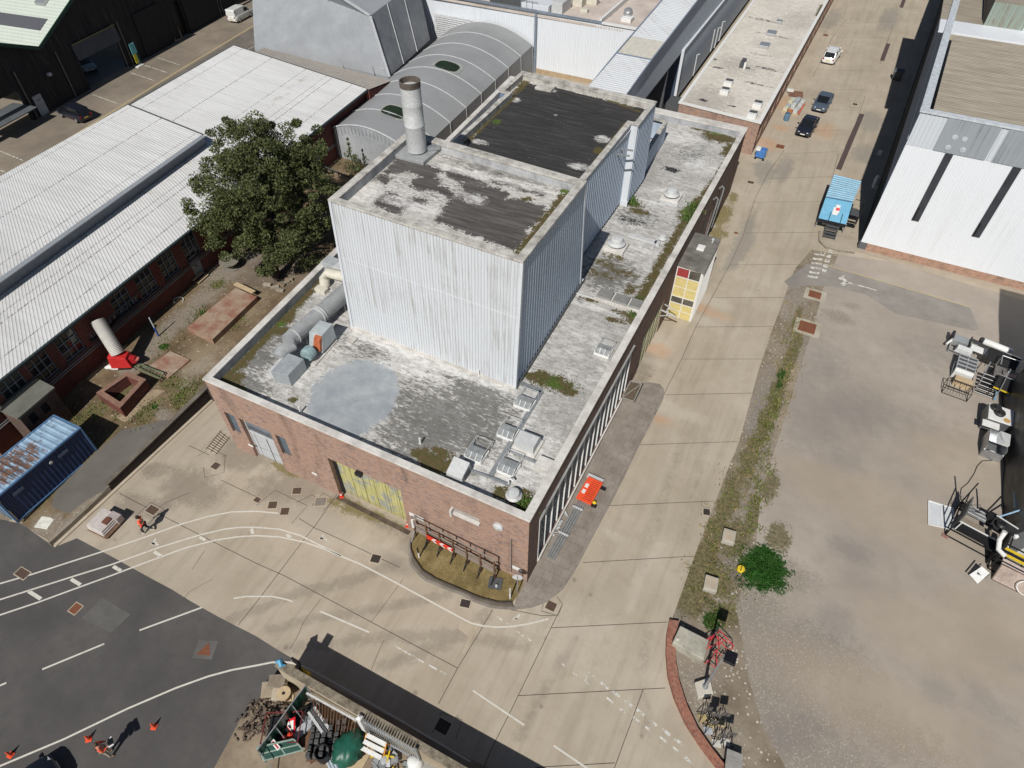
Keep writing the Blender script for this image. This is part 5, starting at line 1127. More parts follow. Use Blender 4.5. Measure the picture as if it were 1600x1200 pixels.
for s0, s1, z0, z1 in wins:
    f = MB()
    for k_ in range(4): f.bar(W3(s0 + .04 + k_ * (s1 - s0 - .08) / 3, z0, -.1), W3(s0 + .04 + k_ * (s1 - s0 - .08) / 3, z1, -.1), .055)
    for k_ in range(4): f.bar(W3(s0, z0 + .04 + k_ * (z1 - z0 - .08) / 3, -.1), W3(s1, z0 + .04 + k_ * (z1 - z0 - .08) / 3, -.1), .055)
    f = f.build('window', m_plain('window_bars', (.24, .27, .29), .6), ls); MB().quad(*[tuple(W3(*q_)) for q_ in ((s0, z0, -.15), (s1, z0, -.15), (s1, z1, -.15), (s0, z1, -.15))]).build('panes', GLASS, f)
    MB().bar(W3(s0 - .08, z0 - .06, .04), W3(s1 + .08, z0 - .06, .04), .16, .1).build('sill', m_plain('dark_sill', (.10, .10, .10), .8), f)
s0, s1, z0, z1 = doors[0]; d = MB().hull([tuple(W3(s0, z0, -.15)), tuple(W3(s1, z0, -.15)), tuple(W3(s1, z0, -.08)), tuple(W3(s0, z0, -.08))], [tuple(W3(s0, z1, -.15)), tuple(W3(s1, z1, -.15)), tuple(W3(s1, z1, -.08)), tuple(W3(s0, z1, -.08))]).build('door', m_plain('grey_door', (.30, .31, .33), .6), ls)
MB().box(-.05, .05, -.05, .05, 0, .1, Matrix.Translation(W3(ds, 2.0, -.05))).build('door_knob', BLACK, d)
k = MB(); k.tube([W3(0, 2.45, .12), W3(90, 2.45, .12)], .05, 8); k.build('wall_pipe', m_plain('pipe_grey', (.28, .28, .27), .5, .2), ls)
k = MB(); k.tube([W3(0, 2.62, .1), W3(90, 2.62, .1)], .03, 6); k.build('wall_cable', STEEL, ls)
a, b = sl(lw(142, 537)), sl(lw(222, 472))
for z in (2.75, 3.65): MB().bar(W3(a, z, .02), W3(b, z, .02), .05, .06).build('sign_border', m_plain('faded_border', (.20, .18, .17), .9), ls)
MB().bar(W3(a, 3.2, .004), W3(b, 3.2, .004), .86, .01).build('sign_ground', m_plain('sign_black', (.035, .032, .035), .9, 0, .3, 2), ls)
Mt = Matrix(((dW.x, 0, nW.x, 0), (dW.y, 0, nW.y, 0), (0, 1, 0, 0), (0, 0, 0, 1))); pp_ = W3((a + b) / 2, 3.2, .025)
tx = fontpart('wall_lettering', 'NORTH & WHARF', .92, m_plain('faded_white', (.36, .35, .34), .9, 0, .35, 5), Matrix.Translation(pp_) @ Mt, ls, .006)
tx.scale = (((b - a) / 8.9),) + (1.0, 1.0)

# black timber boathouse
tp0, tp1 = (-75.0, 5.0), (-84.3, 68.0)
bt = thing('timber_shed', 'huge black weatherboarded timber shed with pale green roof', 'building')
n = NB('black_boards'); x, y, z = n.sep()
bk = n.noise(1.0, 2, .5, n.comb(n.math('FLOOR', n.math('MULTIPLY', y, 3.2)), 0.0, 0.0)); st = n.noise(1.0, 6, .7, n.comb(n.math('MULTIPLY', y, 6), n.math('MULTIPLY', z, .25), 0.0))
col = n.ramp(st, (.3, (.018, .018, .020)), (.55, (.045, .042, .042)), (.75, (.13, .115, .105))); col = n.mix(n.math('MULTIPLY', n.step(bk, .4, .7), .6), col, (.012, .012, .014))
BOARDS = n.out(col, .85, 0, .2)
def T3(u, v, o=0.0): return onw(u, v, tp0, tp1, o)
val, pk, lft = T3(57, 74), T3(112, -8), T3(0, 75)
nT = Vector((tp1[1] - tp0[1], -(tp1[0] - tp0[0]), 0)).normalized(); dT = Vector((tp1[0] - tp0[0], tp1[1] - tp0[1], 0)).normalized()
def TP(s, z, o=0.0): q_ = Vector((*tp0, 0)) + dT * s + nT * o; return Vector((q_.x, q_.y, z))
def ts_(p): return (p - Vector((*tp0, 0))).dot(dT)
sv, sp = ts_(val), ts_(pk); k_ = (pk.z - val.z) / (sp - sv)
op = [(ts_(T3(129, 110)), ts_(T3(196, 90)), 0, 3.6), (ts_(T3(-30, 190)), ts_(T3(50, 180)), 0, 3.6), (ts_(T3(284, 60)), ts_(T3(295, 52)), 0, 4.6)]
w = MB(); wall_grid(w, tp0, tp1, 0, val.z, op, .5)
smax = 63.5; sr = sv + 26
w.add([tuple(TP(sv, val.z)), tuple(TP(smax, val.z)), tuple(TP(smax, val.z + k_ * min(smax - sv, 13) - k_ * max(0, smax - sv - 13) * 0)), tuple(TP(sv + 13, val.z + k_ * 13))], [[0, 1, 2, 3]])
w.add([tuple(TP(0, val.z)), tuple(TP(sv, val.z)), tuple(TP(sv - 13, val.z + k_ * 13)), tuple(TP(0, val.z + k_ * 13))], [[0, 1, 2, 3]])
w.build('board_wall', BOARDS, bt)
GR = m_clad('green_white_roof', (.50, .55, .49), (.36, .38, .33), .4, .6); bx_ = -nT * 30
r = MB().ribroof([tuple(TP(sv, val.z, .4)), tuple(TP(sv + 13, val.z + k_ * 13, .4)), tuple(TP(sv + 13, val.z + k_ * 13, .4) + bx_), tuple(TP(sv, val.z, .4) + bx_)][::1], .5, .03)
r.ribroof([tuple(TP(sv - 13, val.z + k_ * 13, .4)), tuple(TP(sv, val.z - .02, .4)), tuple(TP(sv, val.z - .02, .4) + bx_), tuple(TP(sv - 13, val.z + k_ * 13, .4) + bx_)], .5, .03)
r.build('roof', GR, bt)
def RP(s, o, lift=.06): return TP(sv + s, val.z + k_ * s + lift, o)
MB().add([tuple(RP(*q_)) for q_ in ((2.2, -1.0), (3.9, -1.0), (3.9, -20), (2.2, -20))], [[0, 1, 2, 3]]).build('roof_light_strip', m_clad('sooty_strip', (.10, .10, .115), (.05, .05, .055), .6), bt)
MB().hull([tuple(RP(a_[0], a_[1])) for a_ in ((5.6, -2.6), (6.6, -2.6), (6.6, -4.0), (5.6, -4.0))], [tuple(RP(a_[0], a_[1], .35)) for a_ in ((5.6, -2.6), (6.6, -2.6), (6.6, -4.0), (5.6, -4.0))]).build('roof_hatch', ALU, bt)
tg = m_plain('dark_green_trim', (.02, .07, .05), .5)
MB().bar(TP(sv, val.z - .05, .45), TP(sv + 13, val.z + k_ * 13 - .05, .45), .12, .4).build('verge_board', tg, bt); MB().bar(TP(sv, val.z - .05, .45), TP(sv - 13, val.z + k_ * 13 - .05, .45), .12, .4).build('verge_board', tg, bt)
s0, s1, _, _ = op[0]
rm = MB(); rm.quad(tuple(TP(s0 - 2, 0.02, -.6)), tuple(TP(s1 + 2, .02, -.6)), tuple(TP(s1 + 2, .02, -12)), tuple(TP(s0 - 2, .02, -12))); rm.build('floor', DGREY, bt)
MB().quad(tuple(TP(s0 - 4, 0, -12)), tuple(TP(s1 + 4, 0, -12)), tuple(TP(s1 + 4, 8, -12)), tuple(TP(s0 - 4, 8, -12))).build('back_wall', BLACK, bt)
MB().hull([tuple(TP(s0 - .1, 3.5, q_)) for q_ in (.02, .35)] + [tuple(TP(s1 + .1, 3.5, q_)) for q_ in (.35, .02)], [tuple(TP(s0 - .1, 5.3, q_)) for q_ in (.02, .12)] + [tuple(TP(s1 + .1, 5.3, q_)) for q_ in (.12, .02)]).build('roller_box', m_plain('slate_roller', (.085, .095, .11), .6, 0, .3, 1.5), bt)
MB().bar(TP(s0 - .1, 5.35, .2), TP(s1 + .1, 5.35, .2), .1, .1).build('beam_edge', m_plain('ochre_edge', (.30, .25, .12), .8), bt)
MB().bar(TP(op[1][0], 1.8, -.2), TP(op[1][1], 1.8, -.2), 3.6, .1).build('roller_door', m_plain('grey_roller', (.11, .12, .13), .6, 0, .2, 1), bt)
s2 = ts_(T3(72, 180)); d = MB().hull([tuple(TP(s2 - .6, .0, q_)) for q_ in (.0, .06)] + [tuple(TP(s2 + .6, .0, q_)) for q_ in (.06, .0)], [tuple(TP(s2 - .6, 2.3, q_)) for q_ in (.0, .06)] + [tuple(TP(s2 + .6, 2.3, q_)) for q_ in (.06, .0)]).build('white_door', m_plain('grey_white_door', (.50, .52, .56), .6), bt)
MB().bar(TP(s2 - .2, 1.75, .07), TP(s2 + .2, 1.75, .07), .1, .02).build('door_sign', BLACK, d)
n3 = T3(146, 67.5, .1); Mt3 = Matrix(((dT.x, 0, nT.x, n3.x), (dT.y, 0, nT.y, n3.y), (0, 1, 0, n3.z), (0, 0, 0, 1)))
MB().box(-.62, .62, -.95, .95, -.06, 0, Mt3).build('number_board', BLACK, bt); fontpart('number', '3', 2.0, m_plain('number_white', (.55, .56, .55), .8, 0, .2, 4), Mt3 @ Matrix.Translation((0, -.02, .01)), bt, .005)
dm = m_plain('tarred_door', (.028, .027, .03), .8, 0, .4, 1.2)
for a_, b_ in ((ts_(T3(232, 95)), ts_(T3(268, 72))), (ts_(T3(298, 52)), ts_(T3(345, 25)))):
    MB().hull([tuple(TP(a_, 0.05, q_)) for q_ in (.05, .18)] + [tuple(TP(b_, .05, q_)) for q_ in (.18, .05)], [tuple(TP(a_, 5.4, q_)) for q_ in (.05, .18)] + [tuple(TP(b_, 5.4, q_)) for q_ in (.18, .05)]).build('sliding_door', dm, bt)
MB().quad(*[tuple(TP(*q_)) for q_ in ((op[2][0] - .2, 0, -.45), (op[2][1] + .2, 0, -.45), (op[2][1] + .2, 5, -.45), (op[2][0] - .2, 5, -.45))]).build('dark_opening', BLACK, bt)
for u, v in ((345, 26), (349, 24), (200, 106), (208, 103), (120, 155), (60, 188)):
    s_ = ts_(T3(u, v)); MB().bar(TP(s_, 0, .15), TP(s_, 5.5, .15), .12).build('post', m_plain('grey_post', (.20, .18, .16), .8), bt)
l_ = T3(77, 116, .25); MB().box(-.2, .2, -.2, .2, -.15, .15, Matrix.Translation(l_)).build('floodlight', STEELP, bt)
MB().box(-140, -85, 64, 75, 0, 9).build('end_wing', BOARDS, bt)
# crate by the opening, banner
p = gp(279, 62); cr_ = thing('wooden_crate', 'pale timber framed crate leaning at the dark shed opening', 'crate', (p.x, p.y, 0.01), math.atan2(dT.y, dT.x))
f = MB(); M_ = Matrix.Rotation(rad(-8), 4, 'X')
for a_, b_ in (((-.8, 0, 0), (-.8, 0, 2)), ((.8, 0, 0), (.8, 0, 2)), ((-.8, 0, .05), (.8, 0, .05)), ((-.8, 0, 1.95), (.8, 0, 1.95)), ((-.8, 0, 1.0), (.8, 0, 1.0)), ((-.8, 0, .05), (.8, 0, 1.95))): f.bar(M_ @ Vector(a_), M_ @ Vector(b_), .16, .1)
f.build('frame', WOODL, cr_); MB().box(-.78, .78, .04, .08, .05, 1.95, M_).build('board', m_plain('brown_ply', (.28, .18, .09), .8), cr_)
p = gp(219, 103); bn = thing('banner_stand', 'bright cyan and yellow banner stand by the black timber wall', 'banner', (p.x, p.y, 0.01), math.atan2(dT.y, dT.x))
MB().box(-.7, .5, -.3, .3, 0, .1).build('foot', WHITE, bn); MB().box(-.5, .4, -.02, .02, 1.6, 2.9).build('cyan_panel', m_plain('cyan_cloth', (.20, .62, .66), .7), bn); MB().box(-.45, .1, -.03, .01, .45, 1.6).build('yellow_panel', m_plain('yellow_cloth', (.75, .68, .05), .7), bn); MB().box(.12, .4, -.028, .012, .3, 1.6).build('dark_panel', m_plain('teal_cloth', (.02, .12, .13), .7), bn)
MB().tube([(0, .03, 0), (0, .03, 2.9)], .03, 6).build('pole', STEEL, bn)

# big white gable hall on the right
wr = thing('white_workshop', 'tall white ribbed metal workshop with two dark upright strips and brick base', 'building')
wz0, wz1, wz2 = .75, 10.25, 13.0
yf = 43.9; xa, xb = 13.1, 45
def wy(u, v): return ony(u, v, yf)
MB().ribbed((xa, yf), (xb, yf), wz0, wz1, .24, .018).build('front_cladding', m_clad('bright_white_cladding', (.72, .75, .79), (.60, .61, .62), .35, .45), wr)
MB().ribbed((xa, yf + .02), (xb, yf + .02), wz1, wz2, .32, .04).build('upper_cladding', m_clad('pale_upper_cladding', (.55, .59, .63), (.42, .45, .48), .4), wr)
a_, b_, c_ = wy(1472, 205).x, wy(1552, 225).x, wy(1562, 230).x
k = MB().box(a_, b_, yf - .075, yf - .05, wz1 + .02, wz2 - .05).box(c_, c_ + 3.6, yf - .075, yf - .05, wz1 + .02, wz2 - .05); k.build('translucent_sheet', m_clad('dirty_translucent', (.30, .33, .36), (.17, .19, .21), .85, .4), wr)
for q_ in ((1318, 0),): pass
for u, v in ((1492, 214), (1507, 217), (1481, 230), (1504, 234)):
    q_ = wy(u, v); MB().lathe((0, 0, 0), [(.22, 0), (.2, .03), (.02, .04)], 12, Matrix.Translation((q_.x, yf - .08, q_.z)) @ Matrix.Rotation(rad(90), 4, 'X')).build('sheet_patch', m_plain('pale_patch_disc', (.50, .54, .57), .5), wr)
for (u0, v0), (u1, v1) in (((1424, 343), (1434, 346)), ((1518, 368), (1529, 371)), ((1612, 392), (1623, 395))):
    p0, p1 = wy(u0, v0), wy(u1, v1); k = MB().box(p0.x, p1.x + .05, yf - .085, yf - .05, p0.z, wz1 - .03).build('dark_strip', m_plain('dark_strip', (.045, .05, .06), .35, 0, .25, 1.5, spec=.5), wr)
    MB().box(p0.x + .02, p0.x + .2, yf - .095, yf - .087, p0.z, p0.z + 1.3).build('open_slot', BLACK, k)
MB().box(xa + .6, xb, yf - .02, yf + .3, 0, wz0).build('brick_base', m_brick('orange_brick', (.42, .21, .13), (.34, .20, .14), (.42, .36, .30)), wr)
MB().box(xa - .1, xa + .6, yf + .05, yf + .3, 0, wz0).build('dark_base', m_plain('grey_plinth', (.12, .125, .13), .8), wr)
xe = 17.6; ye = 150
zs_ = onx(1407, 205, 13.25).z
MB().ribbed((xe, ye), (xa, yf), 0, 5.4, .4, .03).build('lower_side_wall', m_plain('black_side', (.03, .033, .038), .8), wr)  # lower part of the side wall in near black
MB().ribbed((xe, ye), (xa, yf), 5.4, wz2, .4, .04).build('side_cladding', m_clad('shaded_side_cladding', (.17, .215, .29), (.12, .15, .2), .5), wr)  # dark blue holds the side wall's shade, put into the colour
MB().bar((xa + .02, yf + .1, wz2 - 2.2), (xe + .02, ye, wz2 - 2.2), .2, .25).build('side_gutter', m_plain('pale_gutter', (.42, .48, .54), .5), wr)
d0 = Vector((xa - .05, yf - .05, wz2)); 
k = MB(); k.box(xa - .1, xb, yf - .12, yf + .5, wz2 - .02, wz2 + .12); k.build('front_capping', m_plain('pale_capping', (.56, .60, .64), .5), wr)
k = MB(); k.hull([(xa - .08, yf, wz2 - .1), (xa + .55, yf, wz2 - .1), (xe + .55, ye, wz2 - .1), (xe - .08, ye, wz2 - .1)], [(xa - .08, yf, wz2 + .06), (xa + .55, yf, wz2 + .06), (xe + .55, ye, wz2 + .06), (xe - .08, ye, wz2 + .06)]); k.build('side_capping', m_plain('side_capping', (.54, .58, .62), .5), wr)
n = NB('brown_ribbed_roof'); x, y, z = n.sep(); st = n.noise(1.0, 6, .65, n.comb(n.math('MULTIPLY', x, .25), n.math('MULTIPLY', y, 1.6), 0.0)); bl = n.noise(1.0, 2, .5, n.comb(n.math('FLOOR', n.math('MULTIPLY', x, .28)), n.math('FLOOR', n.math('MULTIPLY', y, .7)), 0.0))
col = n.ramp(st, (.3, (.22, .19, .145)), (.55, (.33, .29, .235)), (.8, (.40, .365, .305))); col = n.mix(n.math('MULTIPLY', n.step(bl, .35, .7), .35), col, (.22, .20, .165))
BRF = n.out(col, .85, 0, .2)
MB().ribroof([(xa + .9, yf + .6, wz2 - .3), (xb, yf + .6, wz2 - .3), (xb, 64, wz2 - .3), (xa + 1.7, 64, wz2 - .3)][1:] + [(xa + .9, yf + .6, wz2 - .3)], .35, .03).build('roof', BRF, wr)
MB().box(xa + .3, xb, 64, 67.5, wz2 - .28, wz2 - .1).build('roof_step', CLADFAR, wr)
cl = MB().ribbed((17.3, 67.5), (xb, 67.5), wz2 - .1, wz2 + 2.0, .5, .05); cl.build('clerestory', m_clad('green_rust_sheet', (.26, .31, .27), (.17, .10, .06), .95), wr)
MB().box(17.3, xb, 67.6, 90, wz2 + 1.9, wz2 + 2.02).build('clerestory_roof', BRF, wr); MB().quad((17.3, 90, wz2 - .1), (17.3, 67.5, wz2 - .1), (17.3, 67.5, wz2 + 2.0), (17.3, 90, wz2 + 2.0)).build('clerestory_side', BLACK, wr)
MB().bar((20.9, 67.4, wz2 - .1), (20.9, 67.4, wz2 + 2.0), .5, .1).build('grey_post', STEELP, wr); MB().bar((21.3, 67.4, wz2 - .1), (21.3, 67.4, wz2 + 2.0), .12, .1).build('yellow_edge', YELLOW, wr)
MB().box(xa + .3, 17.3, 67.5, 90, wz2 - .28, wz2 - .12).build('rear_roof', BRF, wr)
q_ = onx(1375, 285, 13.2); MB().tube([(13.1, q_.y, q_.z - .6), (12.8, q_.y - .2, q_.z - .5), (12.75, q_.y - .2, q_.z + .4), (12.85, q_.y, q_.z + .6)], .16, 8).build('white_cowl', WHITE, wr, True)
q_ = onx(1379, 240, 13.2); MB().box(12.7, 13.1, q_.y - .1, q_.y + .1, q_.z - .5, q_.z + .3).build('wall_lamp', WHITE, wr)
# ------------------------------------------------------------------ left yard with tree
def yz(y): return np.clip(.15 + (np.asarray(y) + 10.8) * .085, .1, 1.0)
def gy(u, v, dz=0.0):
    z = .5
    for _ in range(8): z = float(yz(gp(u, v, z).y)) + dz
    return gp(u, v, z)
def GY(pts): return [(gy(u, v).x, gy(u, v).y) for u, v in pts]
def BY(u, v, rx, ry=None, ro=0.0, st=1.0): p = gy(u, v); return ('b', p.x, p.y, rx, ry or rx, ro, st)
def soil_extra(n, col, a, b, g):
    col = yard_extra(n, col, a, b, g)
    jit = n.math('MULTIPLY', n.math('SUBTRACT', n.noise(1.6, 6, .65), .5), .35)
    asp = n.ramp(n.noise(.5, 6, .6), (.3, (.115, .105, .095)), (.7, (.155, .14, .125)))
    col = n.mix(n.step(n.math('ADD', n.attr('drive'), jit), .45, .55), col, asp)
    return n.mix(n.step(n.math('ADD', n.attr('slab'), n.math('MULTIPLY', jit, .5)), .46, .54), col, n.ramp(n.noise(2, 5, .6), (.3, (.25, .19, .125)), (.7, (.36, .28, .19))))
SOILY = m_ground('yard_soil', (.165, .118, .07), (.235, .18, .115), (.10, .072, .042), .5, .6, .98, stone=.12, stonecol=(.45, .40, .32), stone_sc=6, extra=soil_extra)
sheet('left_yard', [(-39.5, -10.75), (-39.5, 36)], [(-27.0, -10.75), (-27.0, 2.55), (-26.9, 2.6), (-22.3, 2.65), (-24.6, 36)], 90, 300, SOILY, lambda x, y: yz(y), need=YARDN + ('drive', 'slab'), attrs={
    'drive': [('p', GY([(262, 655), (190, 672), (150, 706), (84, 772), (80, 792), (107, 802), (130, 785), (160, 768), (240, 690), (266, 664)]), .3, 1), ('p', GY([(-40, 830), (0, 805), (33, 818), (70, 840), (40, 870), (-60, 880)]), .3, 1)],
    'gravel': [('l', GY([(85, 840), (120, 806), (163, 770)]), .55, 1), BY(75, 822, 1.0, .9), ('l', GY([(205, 575), (250, 530), (290, 490), (330, 455), (360, 425)]), .9, .95), BY(345, 430, 1.5, 1.5), BY(275, 505, 1.0, 2, 0, .9), BY(300, 610, 1.5, .6, 0, .9), BY(390, 400, 1.3, 1.0, 0, .8), BY(250, 645, 1.4, .6, 0, .9), BY(310, 575, .8, 2, 0, .75)],
    'moss': [BY(290, 620, .9, 1.4, 0, .9), BY(270, 600, .9, .8, 0, .8), BY(180, 620, .6, 2.2), BY(130, 655, .5, 2.4), BY(230, 645, .8, .7), BY(340, 445, .6, .8, 0, .8), BY(150, 700, .25, 3.0, 0, .9), BY(100, 755, .25, 3.0, 0, .9), BY(200, 640, .6, 1.4, 0, .9), BY(365, 505, .5, 1.5, 0, .7)],
    'green': [BY(256, 541, .4, .35), BY(240, 635, .4, .3, 0, .9), BY(317, 488, .35, .3), BY(185, 600, .3)],
    'slab': [('p', GY([(180, 652), (240, 608), (258, 610), (205, 652), (196, 660)]), .15, 1), ('p', GY([(130, 792), (162, 764), (166, 772), (134, 800)]), .1, 0)],
    'dark': [BY(400, 420, 2.5, 2.0), BY(450, 420, 2, 3)], 'tan': [BY(320, 560, 1.5, 2), BY(380, 480, 1.5, 2)]})
rw = thing('retaining_wall', 'dark low brick retaining wall between the raised yard and the concrete forecourt', 'wall')
MB().hull([(-27.25, -6.35, 0), (-26.98, -6.35, 0), (-26.98, 2.9, 0), (-27.25, 2.9, 0)], [(-27.25, -6.35, .72), (-26.98, -6.35, .72), (-26.98, 2.9, 1.15), (-27.25, 2.9, 1.15)]).build('brick_face', m_brick('black_brick', (.05, .036, .032), (.035, .028, .026), (.06, .05, .045)), rw)
MB().hull([(-27.28, -6.38, .72), (-26.95, -6.38, .72), (-26.95, 2.9, 1.15), (-27.28, 2.9, 1.15)], [(-27.28, -6.38, .8), (-26.95, -6.38, .8), (-26.95, 2.9, 1.23), (-27.28, 2.9, 1.23)]).build('capping', m_ground('wall_cap_soil', (.15, .13, .105), (.2, .18, .15), (.10, .085, .07), 1, .4), rw)
MB().box(-27.2, -26.98, -10.9, -6.4, 0, .42).build('low_kerb', m_ground('low_kerb_stone', (.27, .23, .18), (.34, .3, .24), (.19, .16, .12), .8, .4), rw)
MB().box(-27.25, -22.25, 2.55, 2.9, -.1, 1.1).build('return_wall', m_brick('black_brick_return', (.05, .036, .032), (.035, .028, .026), (.06, .05, .045)), rw)
MB().box(-26.97, -26.75, -10.8, 2.5, 0, .09).build('footing', PATCH, rw)

# shipping container
pA, pB = gp(152, 705, .55), gp(31, 816, .35)
ax = Vector((pB.x - pA.x, pB.y - pA.y, 0)); Lc = 6.05; ax.normalize(); ay = Vector((-ax.y, ax.x, 0))
if ay.x > 0: ay = -ay
ct = thing('shipping_container', 'blue steel shipping container with rust patches on its pale ribbed roof', 'container', (pA.x, pA.y, .45))
Mc = Matrix(((ax.x, ay.x, 0, 0), (ax.y, ay.y, 0, 0), (0, 0, 1, 0), (0, 0, 0, 1)))
Wc, Hc = 2.44, 2.6
def ribwall(name, org, d, up_, n_, w, h, depth, m, nrm):
    k = MB(); vs = []; fs = []
    for i in range(n_):
        for t, o in ((0, 0), (.32, 0), (.5, 1), (.82, 1)): vs += [org + d * (w * (i + t) / n_) - nrm * depth * o, org + d * (w * (i + t) / n_) - nrm * depth * o + up_ * h]
    vs += [org + d * w, org + d * w + up_ * h]
    k.add([tuple(Mc @ q_) for q_ in vs], [[2 * i, 2 * i + 2, 2 * i + 3, 2 * i + 1] for i in range(len(vs) // 2 - 1)])
    return k.build(name, m, ct)
V = Vector
ribwall('side_panel', V((.1, .0, .12)), V((1, 0, 0)), V((0, 0, 1)), 20, Lc - .2, Hc - .2, .045, m_plain('navy_panel', (.022, .042, .11), .5, 0, .25, 1.5), V((0, -1, 0)))
ribwall('side_panel', V((.1, Wc, .12)), V((1, 0, 0)), V((0, 0, 1)), 20, Lc - .2, Hc - .2, .045, BLUEC, V((0, 1, 0)))
ribwall('end_panel', V((0.02, .1, .12)), V((0, 1, 0)), V((0, 0, 1)), 8, Wc - .2, Hc - .2, .04, BLUEC, V((-1, 0, 0)))
n = NB('rusted_container_roof'); n.pos(True); f = n.noise(1.1, 6, .65); rr_ = n.noise(2.2, 7, .75)
col = n.ramp(f, (.3, (.20, .30, .41)), (.6, (.30, .43, .56)), (.8, (.38, .50, .60)))
x, y, z = n.sep(); cx_, cy_ = [(Mc @ V(q_)) for q_ in ((3.9, 1.25, 0), (1.0, 1.3, 0))]
d1 = n.math('ADD', n.math('POWER', n.math('DIVIDE', n.math('SUBTRACT', x, cx_.x), 1.1), 2.0), n.math('POWER', n.math('DIVIDE', n.math('SUBTRACT', y, cx_.y), 1.6), 2.0))
sr_ = n.noise(1.0, 5, .7, n.comb(n.math('MULTIPLY', x, .5), n.math('MULTIPLY', y, 7), 0.0)); rm_ = n.math('ADD', n.math('MULTIPLY', n.step(d1, 2.6, .1), .8), n.math('ADD', n.math('MULTIPLY', n.math('SUBTRACT', rr_, .5), 2.5), n.math('MULTIPLY', n.math('SUBTRACT', sr_, .5), 2.4)))
col = n.mix(n.math('MULTIPLY', n.step(rm_, .35, .75), .95), col, n.ramp(rr_, (.35, (.05, .035, .03)), (.6, (.17, .085, .05))))
d2 = n.step(n.noise(.9, 6, .7), .54, .66); col = n.mix(n.math('MULTIPLY', d2, .6), col, (.09, .085, .09))
RUSTROOF = n.out(col, .6, 0, .3)
k = MB(); vs = []
for i in range(14):
    for t, o in ((0, 0), (.45, 0), (.6, 1), (.85, 1)): xx = .1 + (Lc - .2) * (i + t) / 14; vs += [V((xx, .05, Hc - .04 + .03 * o)), V((xx, Wc - .05, Hc - .04 + .03 * o))]
vs += [V((Lc - .1, .05, Hc - .04)), V((Lc - .1, Wc - .05, Hc - .04))]
k.add([tuple(Mc @ q_) for q_ in vs], [[2 * i, 2 * i + 2, 2 * i + 3, 2 * i + 1] for i in range(len(vs) // 2 - 1)]); k.build('roof', RUSTROOF, ct)
fr_m = m_plain('container_frame', (.10, .20, .36), .5, 0, .2, 2)
for a_, b_ in (((0, 0, .06), (Lc, 0, .06)), ((0, Wc, .06), (Lc, Wc, .06)), ((0, 0, Hc - .04), (Lc, 0, Hc - .04)), ((0, Wc, Hc - .04), (Lc, Wc, Hc - .04)), ((0, 0, 0), (0, 0, Hc)), ((0, Wc, 0), (0, Wc, Hc)), ((Lc, 0, 0), (Lc, 0, Hc)), ((Lc, Wc, 0), (Lc, Wc, Hc)), ((0, 0, Hc - .05), (0, Wc, Hc - .05)), ((Lc, 0, Hc - .05), (Lc, Wc, Hc - .05))):
    MB().bar(Mc @ V(a_), Mc @ V(b_), .11).build('rail' if a_[2] == b_[2] else 'corner_post', fr_m, ct)
for i in (0, 1):
    d = MB().box(Lc - .02, Lc + .04, .08 + i * 1.15, 1.2 + i * 1.15, .14, Hc - .12, Mc).build('door', m_plain('pale_blue_door', (.20, .33, .48), .5, 0, .2, 2), ct)
    for j in (.3, .85): MB().tube([Mc @ V((Lc + .08, .08 + i * 1.15 + j, .15)), Mc @ V((Lc + .08, .08 + i * 1.15 + j, Hc - .15))], .025, 6).build('locking_bar', STEEL, d)
for s_ in (1.35, 4.55): MB().box(s_, s_ + .7, -.03, .01, 1.75, 2.0, Mc).build('side_vent', m_plain('vent_blue', (.10, .13, .2), .5), ct)
MB().lathe((0, 0, 0), [(.12, 0), (.12, .05), (.02, .06)], 10, Mc @ Matrix.Translation((2.55, -.0, 1.95)) @ Matrix.Rotation(rad(90), 4, 'X')).build('vent_disc', STEELP, ct)

# brick outhouse
oh = thing('brick_outhouse', 'small brick outhouse with flat grey felt roof behind the blue container', 'building')
q = [gp(u, v, 3.7) for u, v in ((55, 590), (86, 606), (28, 655), (-4, 640))]
MB().hull([(p.x, p.y, 3.62) for p in q][::-1], [(p.x, p.y, 3.76) for p in q][::-1]).build('roof', m_ground('grey_green_felt', (.145, .145, .125), (.18, .18, .16), (.11, .11, .095), .8, .3), oh)
c_ = sum(((Vector((p.x, p.y, 0))) for p in q), Vector()) / 4
wq = [Vector((p.x, p.y, 0)).lerp(c_, .07) for p in q][::-1]
w = MB()
for i in range(4):
    a_, b_ = wq[i], wq[(i + 1) % 4]; L_ = (b_ - a_).length; big = L_ > 2.4 and (a_.x + b_.x) / 2 > c_.x
    hs = [(.45 + j * .95, .95 + j * .95, 2.5, 3.3) for j in range(int((L_ - .6) / .95))] if big else []
    wall_grid(w, a_[:2], b_[:2], .2, 3.62, hs, .15)
w.build('brick_wall', m_brick('outhouse_brick', (.13, .075, .058), (.09, .06, .05), (.15, .125, .105)), oh)
MB().hull([tuple(p.lerp(c_, .1) + Vector((0, 0, 2.4))) for p in wq], [tuple(p.lerp(c_, .1) + Vector((0, 0, 3.4))) for p in wq]).build('dark_windows', GLASS, oh)
